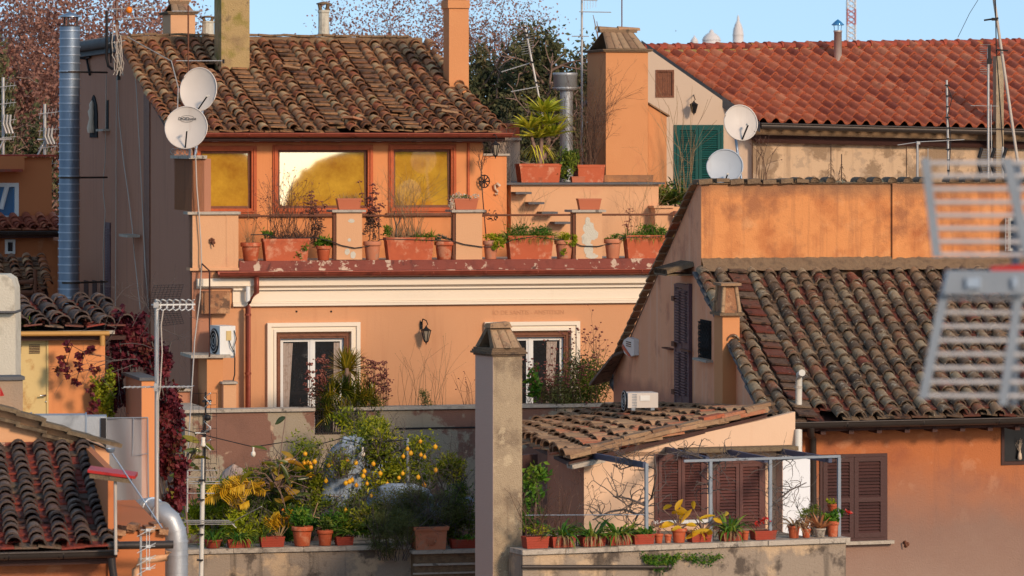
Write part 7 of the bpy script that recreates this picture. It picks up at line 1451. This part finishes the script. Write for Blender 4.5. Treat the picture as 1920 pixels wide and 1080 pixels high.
q = tp(1258, 1288, 27, 'wide clay pot of big yellow leaves under the left shutters'); m1, m2 = MB(), MB(); big_plant(m1, m2, q+Vector((0, 0, .12)), 11, .22, .09, 183, .13, .3, .1, 1, .7); fol('plant with big egg yellow leaves in the wide pot under the left shutters', 'plant', q, [('leaves', m1, 'leaf_yellow'), ('stems', m2, 'bark')])
q = tt(1289, 1333, 18, 'ribbed trough with yellow leaved plant between the two shutters'); m1, m2 = MB(), MB(); big_plant(m1, m2, q+Vector((.05, 0, .16)), 12, .20, .08, 184, .15, .3, .1, 1, .6); strap_plant(m1, q, 26, .2, .02, 1.4, 185, .12, .8, 0, .0); fol('second plant with egg yellow leaves, in the trough between the shutters', 'plant', q, [('leaves', m1, 'leaf_yellow'), ('stems', m2, 'bark')])
tp(1389, 1405, 17, 'small clay pot between two ribbed troughs under the right shutters')
q = tt(1407, 1454, 17, 'ribbed red trough with thin red geranium, right of the right shutters'); m1, m2 = MB(), MB(); twigs(m1, q, 12, .26, 186, .5, .004, None, 2, .14); leafcloud(m2, q+Vector((0, 0, .12)), (.12, .06, .06), 30, .05, 187, 3, wid=.8); fol('thin geranium with faded red flowers in the trough by the third post', 'plant', q, [('stems', m1, 'dry_stem'), ('blossoms', m2, 'red_paint')])
q = tp(1476, 1501, 24, 'clay pot with dry grassy leaves in front of the white cabinet'); sp_(q, 50, .36, .02, 188, 'dry grassy clump in front of the white cabinet', 'straw', .9, 1.3, .04)
q = tp(1502, 1521, 17, 'tiny clay pot with a reddish aloe, left of the pale pot'); sp_(q, 22, .22, .026, 189, 'small reddish aloe left of the pale pot', 'aloe_leaf', 1.3, .2, .03)
q = tp(1526, 1549, 17, 'pale stone coloured pot with a spreading reddish aloe', 'stone_coping'); sp_(q, 44, .30, .026, 190, 'larger spreading reddish aloe in the pale pot', 'aloe_leaf', .9, .2, .05)
q = tp(1549, 1574, 30, 'tall red pot at the last pergola post', 'terracotta'); m1, m2 = MB(), MB(); leafcloud(m1, q+Vector((.0, 0, .07)), (.16, .09, .08), 140, .08, 191, 6, wid=.7); leafcloud(m2, q+Vector((.22, 0, .12)), (.04, .04, .03), 12, .05, 192, 2, wid=.8); fol('green geranium with one red blossom at the last pergola post', 'plant', q, [('foliage', m1, 'leaf_green'), ('blossoms', m2, 'red_paint')])
q = Tt(1562, .42)+Vector((0, 0, .33)); round_pot(q, .09, .10, 'small red pot raised behind the geranium at the last pergola post', 'terracotta', None); mb = MB(); mb.box(q-Vector((0, 0, .17)), .16, .16, .33, 22); one(mb, 'brick_stand', 'clay_slab', 'brick stand under the small raised red pot', 'stand'); m1 = MB(); leafcloud(m1, q+Vector((0, 0, .13)), (.1, .06, .04), 50, .06, 193, 4); fol('low yellowish sprigs in the raised red pot', 'plant', q, [('foliage', m1, 'leaf_lime')])
m1, m2 = MB(), MB(); q = Tt(1520, .5)+Vector((0, 0, .18)); twigs(m1, q, 16, .3, 194, .5, .006, None, 2, .1); leafcloud(m2, q+Vector((0, 0, .13)), (.26, .12, .12), 1000, .035, 195, 12, .22, wid=.3); fol('clipped dark cushion bush behind the aloes', 'bush', q, [('stems', m1, 'bark_grey'), ('foliage', m2, 'leaf_dark')])
# bare vines and fig of the pergola
def vine(label, segs, sd, r=.016, kids=14, L=.28, name='bare_vine'):
    m1 = MB(); rn = random.Random(sd); tips = []
    for sg in segs:
        pts = [P(*p) for p in sg]; m1.tube([p+Vector((rn.gauss(0, .01), rn.gauss(0, .01), 0)) for p in pts], r, 6, .5, r2=r*.5)
        for k in range(kids): i = rn.randint(0, len(pts)-2); q = pts[i]+(pts[i+1]-pts[i])*rn.random(); branch(m1, q, (rn.gauss(0, 1), rn.gauss(0, .4), rn.gauss(.2, .6)), L*rn.uniform(.5, 1.2), r*.42, 2, rn, tips, .8, .0, (1, 2), 4, 4, .65, .6)
    fol(label, 'vine', P(*segs[0][0]), [('stems', m1, 'bark_grey')], name=name)
vine('bare twisted fig branching low in front of the cream wall', [[(1186, 1008, 58.6), (1184, 990, 58.6), (1196, 965, 58.6), (1214, 950, 58.6), (1225, 930, 58.6), (1232, 890, 58.5), (1228, 850, 58.5)], [(1196, 965, 58.6), (1170, 955, 58.7), (1140, 960, 58.7), (1110, 975, 58.7)], [(1214, 950, 58.6), (1180, 935, 58.7), (1150, 930, 58.7)]], 201, .02, 14, .34, 'bare_fig')
vine('bare vine coiling round the second pergola post', [[(1335, 1020, 58.9), (1338, 960, 58.9), (1330, 920, 58.8), (1334, 880, 58.8), (1325, 862, 58.8)], [(1325, 862, 58.8), (1290, 850, 58.9), (1270, 845, 59)], [(1334, 880, 58.8), (1355, 862, 58.9), (1375, 855, 59)]], 202, .02, 16, .3)
vine('bare vine reaching from the first post along the pergola arm', [[(1228, 880, 58.6), (1200, 868, 58.7), (1170, 858, 59), (1155, 850, 59.3)], [(1200, 868, 58.7), (1165, 880, 59), (1150, 870, 59)]], 203, .012, 16, .25)
vine('bare vine spread before the white cabinet on the third post', [[(1450, 1012, 59.2), (1446, 960, 59.2), (1450, 920, 59.2), (1440, 880, 59.1)], [(1446, 950, 59.2), (1480, 920, 59.3), (1510, 905, 59.4)], [(1440, 880, 59.1), (1470, 862, 59.2), (1520, 858, 59.4), (1570, 860, 59.5)]], 204, .014, 14, .3)
# porch greenery right of the slim chimney
m1, m2 = MB(), MB(); m2.tube([P(1002, 1010, 60.3), P(1004, 940, 60.3), P(1006, 872, 60.3)], .02, 6); leafcloud(m1, P(1004, 905, 60.2), (.16, .12, .26), 300, .09, 211, 9, wid=.5, tlo=.3); leafcloud(m1, P(1000, 965, 60.3), (.2, .15, .3), 420, .07, 212, 12, wid=.4, thi=.5); fol('yellow green climber on a stake in the dark porch', 'climber', P(1002, 1010, 60.3), [('foliage', m1, 'leaf_green'), ('stake', m2, 'bark')])
m1 = MB(); twigs(m1, Tt(1050, .6), 14, .75, 213, .35, .006, m1, 2, .2, hs=.01); m1.tube([Tt(1081, .3), Tt(1081, .3)+Vector((0, 0, .42))], .008, 4); fol('sparse dead stems before the shaded side wall of the low house', 'dry plant', Tt(1050, .6), [('stems', m1, 'dry_stem')])
# wine red creeper on the left
m1, m2 = MB(), MB(); rn = random.Random(5); s6 = 60.5/FP
for (px, py, rx, rz, n) in ((235, 610, 40, 32, 1000), (240, 665, 62, 45, 2300), (215, 740, 30, 40, 900), (300, 690, 28, 60, 1000), (315, 780, 26, 60, 1300), (322, 860, 30, 50, 1300), (332, 925, 20, 40, 500)):
    leafcloud(m1, P(px, py, 60.6), (rx*s6, .25, rz*s6), n, .075, px+py, 14, .3, up=-.2, wid=.8, droop=.3)
for k in range(9): x = 225+k*12; m2.tube([P(x, 640, 60.5), P(x+rn.uniform(-20, 20), 720, 60.5), P(x+rn.uniform(-10, 40), 800, 60.6), P(300+k*4, 960, 60.7)], .012, 5)
for k in range(14): branch(m2, P(rn.uniform(190, 300), rn.uniform(600, 700), 60.3), (rn.gauss(0, 1), -.3, rn.gauss(0, .6)), .5, .006, 2, rn, [], .6)
fol('wine red creeper pouring over the shed roof and down the pillar', 'climber', P(270, 960, 60.6), [('foliage', m1, 'leaf_wine'), ('stems', m2, 'bark_grey')], name='creeper')
m1, m2 = MB(), MB(); leafcloud(m1, P(195, 735, 60.2), (.18, .15, .42), 900, .06, 221, 12, .3, wid=.7); fol('olive green part of the creeper at the shed corner', 'climber', P(195, 780, 60.2), [('foliage', m1, 'leaf_citrus')], name='creeper')
m1, m2 = MB(), MB(); m2.tube([P(190, 668, 59.9), P(160, 662, 59.9), P(135, 648, 59.9), P(122, 690, 59.9)], .008, 5); m2.tube([P(160, 662, 59.9), P(150, 690, 59.9), P(143, 715, 59.9)], .006, 5)
for (px, py) in ((128, 650), (118, 672), (110, 690), (150, 665), (148, 690), (140, 712), (128, 700), (170, 655), (178, 690), (172, 735), (168, 770), (180, 758)): leafcloud(m1, P(px, py, 59.9), (.05, .03, .07), 22, .075, px, 3, wid=.8, droop=.6)
fol('drooping sprays of dark red leaves across the orange shed wall', 'climber', P(160, 770, 59.9), [('foliage', m1, 'leaf_wine'), ('stems', m2, 'dry_stem')], name='creeper')
# ================================================================ ANTENNAS, MASTS, CABLES
rs = random.Random(77)
dish(P(372, 168, 77.2), .40, 'upper white satellite dish at the penthouse roof corner, without lettering', (-.25, -1, .18), post=P(365, 296, 77.4), rx=.86, lnb=(-.62, -.4))
root, c, s, u, f = dish(P(349, 239, 76.8), .385, 'lower satellite dish with dark lettering at the penthouse roof corner', (-.12, -1, .2), post=P(356, 296, 77.2), lnb=(-.15, -.25))
q = c-f*.085*.6+u*.155+f*.0; text_on(root, "DIGI", c+u*.17+s*.085-f*.045, -s, u, .075, 'ink', 'lettering'); text_on(root, "Quest", c+u*.17-s*.075-f*.045, -s, u, .075, 'ink', 'lettering')
mb = MB(); mb.tube([c+u*(.175+.055*math.sin(k*.3+.6))+s*(.0+.13*math.cos(k*.3+.6))-f*.052 for k in range(9)], .003, 4); mb.tube([c+u*(.165+.055*math.sin(k*.3+3.7))+s*(.0+.13*math.cos(k*.3+3.7))-f*.052 for k in range(9)], .003, 4); mb.build('logo_ring', 'ink', root)
t = thing('cable_coil', 'tangle of cable loops on the pier below the two dishes', 'cable', P(335, 292, 77.4)); mb = MB()
for k in range(5): cc = P(325+k*9, 284, 77.3); mb.tube([cc+Vector(((.05+.01*k)*math.cos(j*.5+k), -.02*k, (.05+.008*k)*math.sin(j*.5+k))) for j in range(13)], .007, 4)
mb.build('loops', 'cable_pale', t)
def mast(px, y0, y1, Y, r, label, mt='alu', lean=0, group=None):
    t = thing('antenna_mast', label, 'antenna', P(px, y1, Y), group); mb = MB(); mb.tube([P(px, y1, Y), P(px+lean, y0, Y)], r, 8); mb.build('pole', mt, t); return t
# roof antenna near the dishes
t = mast(353, 10, 150, 82.0, .016, 'thin rusty antenna pole rising from the old roof behind the dishes', 'rust_iron'); mb = MB(); yagi(mb, P(330, 114, 82), P(418, 114, 82), 16, .06, (0, 1, .2), taper=1); yagi(mb, P(322, 21, 82), P(380, 21, 82), 8, .05, (0, 1, .3), taper=1); mb.build('antenna_elements', 'alu', t); mb = MB(); mb.box(P(419, 115, 82), .04, .04, .08); mb.build('end_cap', 'black_plastic', t)
# bundle at the ridge corner
t = mast(219, -30, 130, 84.5, .03, 'crowded antenna mast with wires at the left end of the roof ridge', 'rust_iron'); mb = MB(); rn = random.Random(2)
yagi(mb, P(205, 17, 84.4), P(290, 15, 84.4), 9, .16, (0, .3, 1)); yagi(mb, P(218, 36, 84.4), P(275, 33, 84.4), 7, .1, (0, 1, .3)); yagi(mb, P(200, 82, 84.4), P(235, 76, 84.4), 6, .1, (0, 1, .1)); mb.build('antenna_elements', 'alu', t)
mb = MB(); mb.tube([P(200, 20, 84.3), P(200, 110, 84.3), P(203, 124, 84.3), P(212, 130, 84.3)], .03, 6); mb.tube([P(208, 60, 84.3), P(208, 118, 84.3)], .018, 6); mb.tube([P(222, 80, 84.2), P(223, 150, 84.2)], .035, 6); mb.build('brackets', 'black_iron', t)
mb = MB(); mb.ball(P(242, 19, 84.3), .07); mb.build('amplifier', 'orange_knob', t)
mb = MB()
for k in range(14): x = 212+rn.uniform(0, 16); y = rn.uniform(40, 90); mb.tube([P(x, y, 84.1), P(x+rn.uniform(-10, 10), y+18, 84.0), P(x+rn.uniform(-8, 8), y+38, 84.1), P(x+rn.uniform(-6, 6), y+55, 84.1)], .010, 4)
mb.build('wires', 'cable_pale', t)
def cable(pts, label, r=.011, mt='cable_pale'): mb = MB(); mb.tube([Vector(p) for p in pts], r, 5); t = one(mb, 'hanging_cable', mt, label, 'cable', 'cables hanging down the brown side wall')
wallp = lambda px, py, o=.05: FM.W(-o, sidepx(px), sz(px, py))
cable([wallp(204, 140), wallp(202, 300), wallp(199, 330), wallp(198, 360), wallp(202, 395), wallp(198, 470), wallp(200, 572)], 'leftmost pale cable on the brown side wall, kinked halfway')
cable([wallp(223, 145), wallp(222, 420), wallp(221, 580)], 'dead straight pale cable left of the painted shadow strip')
cable([wallp(224, 140), wallp(228, 220), wallp(236, 300), wallp(246, 370), wallp(253, 430), wallp(257, 480), wallp(268, 580)], 'pale cable crossing the small shelf on the side wall')
cable([wallp(256, 120), wallp(260, 160), wallp(265, 250), wallp(272, 390), wallp(277, 500), wallp(284, 580)], 'rightmost pale cable on the brown side wall')
mb = MB(); mb.tube([FM.W(-.02, RD-.3, zR+.02), FM.W(.5, RD-2.5, zR-.5), FM.W(.35, 3.6, zE+.85), FM.W(.1, 2.2, zE+.35)], .012, 5); one(mb, 'roof_cable', 'cable_pale', 'pale cable running down the roof verge to the dishes', 'cable')
mb = MB(); mb.tube([FM.p(367, 296, -.12), FM.p(369, 350, -.14), FM.p(373, 400, -.15), FM.p(377, 460, -.14), FM.p(378, 500, -.16), FM.p(375, 560, -.25)]+rp([(365, 640, 76.5), (358, 760, 74), (352, 860, 71.6)]), .013, 5); one(mb, 'corner_cable', 'cable_pale', 'pale cable dropping over the parapet box to the garden', 'cable')
mb = MB(); mb.tube([FM.p(378, 494, -.14), FM.p(393, 508, -.42), FM.p(393, 600, -.42), FM.p(393, 668, -1.05)], .016, 5); one(mb, 'dark_conduit', 'wood_dark', 'dark conduit between the parapet box and the air conditioner', 'cable')
# mast with the long yagi
t = mast(294, 562, 1200, 50, .026, 'tall aluminium mast with a rake-like antenna in front of the brown wall', 'alu')
mb = MB(); B0, B1_ = P(284, 572, 50), P(366, 571, 50); mb.tube([B0, B1_], .012, 6)
for k in range(12):
    q = P(297+k*6, 571.5, 50)
    for sgn in (-1, 1): mb.tube([q+Vector((-.03, 0, 0)), q+Vector((.0, 0, .03*sgn)), q+Vector((-.035, -.05, .055*sgn)), q+Vector((-.06, -.08, .065*sgn))] if k % 2 else [q+Vector((.03, 0, 0)), q+Vector((.02, -.03, .04*sgn)), q+Vector((.05, -.07, .062*sgn))], .007, 4)
mb.build('antenna_elements', 'white_paint', t)
mb = MB()
for (xa, ya, xb, yb, xc, yc, xd, yd) in ((289, 535, 344, 534, 334, 568, 277, 571), (277, 574, 334, 576, 345, 606, 294, 612)):
    A_, B_, C_, D_ = [P(x, y, 50.1) for x, y in ((xa, ya), (xb, yb), (xc, yc), (xd, yd))]
    for k in range(9): f = k/8; mb.tube([A_+(D_-A_)*f, B_+(C_-B_)*f], .003, 3)
    for k in range(9): f = k/8; mb.tube([A_+(B_-A_)*f, D_+(C_-D_)*f], .003, 3)
mb.build('mesh_reflector', 'black_iron', t)
mb = MB(); mb.tube([P(306, 582, 49.9), P(302, 610, 49.9), P(304, 660, 49.9), P(300, 730, 49.9), P(296, 752, 49.9), P(297, 850, 49.9)], .008, 5); mb.build('lead', 'cable_pale', t)
mb = MB(); yagi(mb, P(232, 726, 50), P(362, 725, 50), 14, .22, (.12, 1, 0), taper=1); mb.box(P(293, 726, 49.95), .05, .05, .09); mb.box(P(293, 572, 49.95), .06, .05, .06); mb.build('crossbar_antenna', 'alu', t)
# white pole with the panel antenna
t = mast(375, 860, 1200, 56, .03, 'white taped pole carrying grid and rod antennas before the garden', 'white_plastic', lean=6)
mb = MB(); mb.tube([P(384, 905, 55.9), P(386, 735, 55.9)], .012, 6); 
for k in range(7): mb.tube([P(362, 738+k*22, 56.1), P(406, 737+k*22, 56.1)], .003, 3)
for k in range(5): mb.tube([P(362+k*11, 736, 56.1), P(362+k*11, 872, 56.1)], .003, 3)
mb.build('grid_reflector', 'black_iron', t); mb = MB()
for (y, s_) in ((745, 1), (765, -1), (790, 1), (812, -1), (832, 1)): mb.tube([P(395, y-8, 55.7), P(382, y, 55.8), P(395, y+12*s_, 55.7)], .008, 4)
mb.tube([P(366, 812, 55.8), P(386, 812, 55.8)], .01, 4); mb.build('bow_tie_elements', 'white_paint', t)
mb = MB(); mb.ball(P(389, 783, 55.7), .045); mb.box(P(388, 752, 55.8), .12, .04, .03); mb.box(P(385, 809, 55.8), .11, .04, .03); 
for y in (900, 937, 985, 1002, 1050): mb.box(P(378-(y-900)*.02, y, 55.97), .08, .08, .02)
mb.build('clamp', 'black_plastic', t)
mb = MB()
for (y, x0, x1) in ((882, 352, 408), (895, 352, 406), (903, 355, 412), (907, 355, 412), (925, 352, 402)): mb.tube([P(x0, y, 56), P(x1, y, 56)], .007, 4)
mb.tube([P(352, 882, 56.02), P(351, 960, 56.02)], .012, 5)
for (y, x0, x1) in ((976, 348, 430), (979, 312, 434), (983, 350, 440)): mb.tube([P(x0, y, 55.9), P(x1, y, 55.8)], .007, 4)
mb.tube([P(434, 981, 55.8), P(448, 972, 55.6), P(490, 950, 55.0)], .006, 4); mb.tube([P(434, 981, 55.8), P(443, 990, 55.8)], .006, 4); mb.build('rods', 'alu', t)
mb = MB(); q = P(381, 820, 55.8); mb.lathe(q, [(.03, 0), (.025, -.04), (.035, -.1), (.03, -.12), (.0, -.12)], 10); mb.build('lamp_socket', 'bulb', t)
# small stacked antenna near the drain pipe
t = mast(264, 1005, 1150, 46.2, .013, 'small stacked antenna in front of the orange side wall at the bottom', 'alu'); mb = MB()
for y in (994, 1025, 1048, 1066): mb.box(P(278, y, 46.1), .05, .03, .03); mb.tube([P(264, y, 46.1), P(291, y-1, 46.1)], .004, 4); mb.tube([P(257, y+12, 46.0), P(292, y-7, 46.0)], .004, 4)
for x in (275, 280): mb.tube([P(x, 994, 46.1), P(x, 1066, 46.1)], .004, 4)
mb.build('antenna_rods', 'white_paint', t)
# distant antennas on the left
for i, (px, y0, y1, lab) in enumerate(((6, 145, 300, 'cluttered antenna mast cut by the left edge above the orange house'), (84, 195, 300, 'antenna mast with a mesh panel between the trees and the silver flue'))):
    t = mast(px, y0, y1, 98, .035, lab, 'alu'); mb = MB(); rn = random.Random(i)
    for k in range(4): y = y0+15+k*32; yagi(mb, P(px-12, y+4, 97.9), P(px+24, y, 97.9), 5, .16, (.1, .6, .8))
    for k in range(3): x = px-6+6*k; mb.tube([P(x+8, 215 if i == 0 else 240, 97.8), P(x+6, 232 if i == 0 else 255, 97.8), P(x+12, 250 if i == 0 else 270, 97.8)], .03, 5)
    mb.tube([P(px+2, 262, 97.9), P(px-18, 300, 97.9)], .025, 4); mb.tube([P(px-14, 262, 97.9), P(px+16, 261, 97.9)], .025, 4); mb.build('antenna_elements', 'alu', t)
# mast over the terrace (leaning) and its straight neighbour
t = mast(1022, 48, 240, 84, .022, 'leaning antenna mast with black clamps above the yucca', 'alu', lean=-38); mb = MB(); yagi(mb, P(958, 172, 83.9), P(1012, 162, 83.9), 10, .05, (0, 1, .4)); yagi(mb, P(940, 135, 83.9), P(998, 117, 83.9), 12, .06, (0, 1, .3))
for k in range(9): mb.tube([P(978, 66+k*4.5, 83.9), P(1000, 62+k*4.5, 83.9)], .005, 3)
mb.build('antenna_elements', 'alu', t); mb = MB()
for (x, y) in ((984, 52), (986, 62), (988, 70), (997, 117), (1007, 155)): mb.box(P(x, y, 83.8), .07, .06, .04)
mb.build('clamps', 'black_plastic', t)
t = mast(1091, -20, 330, 86, .022, 'straight pale antenna mast left of the orange chimney stack', 'alu'); mb = MB(); yagi(mb, P(1086, 22, 85.9), P(1146, 23, 85.9), 16, .10, (0, 1, .1), taper=1); yagi(mb, P(1072, 68, 85.9), P(1104, 68, 85.9), 8, .06, (0, 1, .2)); yagi(mb, P(1093, 0, 85.9), P(1120, 1, 85.9), 5, .2, (0, .2, 1)); mb.build('antenna_elements', 'alu', t)
t = mast(1166, -30, 56, FM.hit(1166, 4.3)[1], .012, 'thin rod standing on top of the orange chimney hood', 'rust_iron')
# masts above the worn orange wall
t = mast(1779, 150, 350, 76, .02, 'slim jointed antenna mast in front of the red roof', 'alu', lean=-4); mb = MB()
for k in range(9): mb.box(P(1776+k*.3, 160+k*20, 75.95), .05+.04*(k % 3 == 0), .05, .025)
mb.tube([P(1776, 160, 75.9), P(1785, 185, 75.9), P(1777, 215, 75.9), P(1783, 260, 75.9), P(1779, 330, 75.9)], .008, 4); mb.build('clamps', 'black_plastic', t)
t = mast(1720, 265, 350, 76, .02, 'short mast with a long thin crossbar before the peeling wall', 'alu'); mb = MB(); mb.tube([P(1683, 272, 75.9), P(1725, 266, 75.9), P(1808, 262, 75.9)], .009, 4); mb.tube([P(1722, 280, 75.9), P(1722, 345, 75.9)], .006, 4); mb.tube([P(1740, 278, 75.9), P(1740, 345, 75.9)], .006, 4); mb.box(P(1722, 268, 75.85), .06, .05, .05); mb.build('crossbar', 'alu', t)
t = mast(1853, 90, 360, 77, .022, 'upright mast with horizontal grid wires before the red roof', 'alu'); mb = MB()
for k in range(14): mb.tube([P(1837, 84+k*4.2, 76.9), P(1856, 84+k*4.2, 76.9)], .004, 3)
mb.tube([P(1820, 198, 76.9), P(1872, 199, 76.9)], .006, 4); mb.tube([P(1858, 196, 76.8), P(1860, 350, 76.8)], .01, 4); mb.build('grid_wires', 'alu', t); mb = MB(); mb.box(P(1855, 115, 76.8), .09, .06, .1); mb.box(P(1855, 100, 76.8), .05, .05, .3); mb.build('amplifier', 'black_plastic', t)
t = mast(1918, -40, 370, 74, .026, 'long leaning pole crossing the right edge of the red roof', 'cable_pale', lean=-60); mb = MB(); mb.tube([P(1845, 38, 73.9), P(1872, 34, 73.9)], .016, 5); mb.tube([P(1867, 93, 73.9), P(1890, 95, 73.9)], .014, 5); mb.box(P(1865, 36, 73.85), .1, .06, .05); mb.tube([P(1866, -20, 73.95), P(1868, 90, 73.95), P(1878, 240, 73.95), P(1885, 350, 73.95)], .010, 4); mb.build('fittings', 'black_iron', t)
t = thing('guy_wire', 'thin dark stay wire slanting across the sky at top right', 'wire', P(1796, 70, 80)); mb = MB(); mb.tube(rp([(1840, -10, 80), (1818, 25, 80), (1796, 70, 80)]), .005, 4); mb.build('wire', 'cable_black', t)
t = mast(1880, 275, 360, 72.6, .02, 'low comb-shaped antenna with black side bars just behind the orange wall', 'alu'); mb = MB()
for k in range(13): y = 280+k*4.6; mb.tube([P(1838+abs(k-6)*0, y, 72.5), P(1884, y, 72.5)], .004, 3)
mb.build('comb_wires', 'alu', t); mb = MB()
for x in (1838, 1862, 1884): mb.tube([P(x+3, 277, 72.4), P(x-3, 296, 72.4)], .03, 5); mb.tube([P(x-4, 305, 72.4), P(x+2, 325, 72.4)], .03, 5)
mb.build('side_bars', 'black_plastic', t)
t = thing('vent_grille_unit', 'caged grey fan unit on the worn orange wall at the right edge', 'fan unit', FR.p(1900, 470, dR-.1)); mb = MB(); r = rect(FR, 1886, 1960, 408, 470, dR-.1); frame_ring(mb, FR, r, .04, dR-.25, dR-.04); mb.build('frame', 'white_plastic', t); mb = MB(); mb.fz(FR, r[0]+.04, r[1]-.04, dR-.15, dR-.06, r[2]+.04, r[3]-.04); mb.build('back', 'interior', t); mb = MB()
for k in range(8): z = r[2]+.05+k*(r[3]-r[2]-.1)/7; mb.tube([FR.W(r[0]-.06, dR-.26, z), FR.W(r[1], dR-.26, z)], .006, 3)
for k in range(9): a = r[0]-.06+k*.08; mb.tube([FR.W(a, dR-.265, r[2]), FR.W(a, dR-.265, r[3])], .006, 3)
mb.build('cage', 'alu', t)
# dry weeds on the worn orange wall top
rn = random.Random(4)
for (px, h, lab) in ((1558, .30, 'taller of two dry fir-shaped weeds on the worn orange wall'), (1578, .22, 'shorter of two dry fir-shaped weeds on the worn orange wall')):
    m1 = MB(); q = FR.p(px, 340, dR+.1); m1.tube([q, q+Vector((0, 0, h*2.0))], .008, 4)
    for k in range(60): f = rn.random()**1.5; strap(m1, q+Vector((0, 0, h*1.2*f+.02)), (rn.choice((-1, 1))*1, rn.gauss(0, .5), .1), .15*(1-f)+.03, .014, 1.6, rn.random(), 3)
    fol(lab, 'weed', q, [('stems', m1, 'dry_stem')], 'fir-shaped dry weeds')
m1 = MB(); twigs(m1, FR.p(1427, 342, dR+.1), 10, .7, 301, .08, .006, m1, 1, .1, hs=.012); fol('wispy dry weeds on the wall right of the grey dish', 'weed', FR.p(1427, 342, dR+.1), [('stems', m1, 'dry_stem')])
m1 = MB()
for k in range(9): leafcloud(m1, FR.p(1320+k*42+rn.uniform(-10, 10), 342, dR+.05), (.16, .1, .03), 50, .035, k, 4)
fol('low dry moss tufts along the wall top tiles', 'moss', FR.p(1500, 342, dR+.05), [('tufts', m1, 'leaf_grey')])
# ---- the big out-of-focus antenna close to the camera
YN = 15.0; t = thing('near_antenna', 'large out of focus corner reflector antenna close to the camera at the right edge', 'antenna', P(1830, 760, YN))
n_ = lambda x, y, dy=0: P(x, y, YN+dy)
mb = MB()
for (x0, y0, x1, y1, w) in ((1735, 296, 1757, 482, .030), (1888, 296, 1930, 486, .034), (1772, 545, 1731, 748, .032), (1912, 545, 1880, 760, .030)): 
    a_, b_ = n_(x0, y0), n_(x1, y1); mb.prism([a_-Vector((w/2, 0, 0)), a_+Vector((w/2, 0, 0)), b_+Vector((w/2, 0, 0)), b_-Vector((w/2, 0, 0))], (0, .012, 0))
mb.build('side_bars', 'grey_paint', t); mb = MB()
for k in range(8): f = k/7; y = 306+k*24.5; mb.tube([n_(1738+20*f-6, y, .01), n_(1990, y-1+2*f, .01)], .0075, 8)
mb.build('upper_rods', 'alu_near', t); mb = MB()
for k in range(8): f = k/7; y = 560+k*26; mb.tube([n_(1768-36*f, y, .01), n_(1990, y+1, .01)], .0075, 8)
mb.build('lower_rods', 'alu_near', t)
mb = MB(); mb.prism([n_(1778, 508, -.04), n_(1925, 508, -.04), n_(1925, 552, -.04), n_(1768, 552, -.04)], (0, .09, 0)); mb.build('junction_box', 'grey_paint', t)
for x, w_ in ((1825, .05), (1903, .02)): mb = MB(); mb.box(n_(x, 530, -.05), w_, .015, .035); mb.build('connector', 'steel', t)
mb = MB(); mb.prism([n_(1858, 508, -.02), n_(1925, 508, -.02), n_(1925, 496, -.02), n_(1858, 500, -.02)], (0, .05, 0)); mb.build('red_cap', 'red_paint', t)
mb = MB(); mb.tube([n_(1908, 300, .08), n_(1900, 760, .08)], .016, 8); mb.build('rear_pole', 'grey_paint', t)
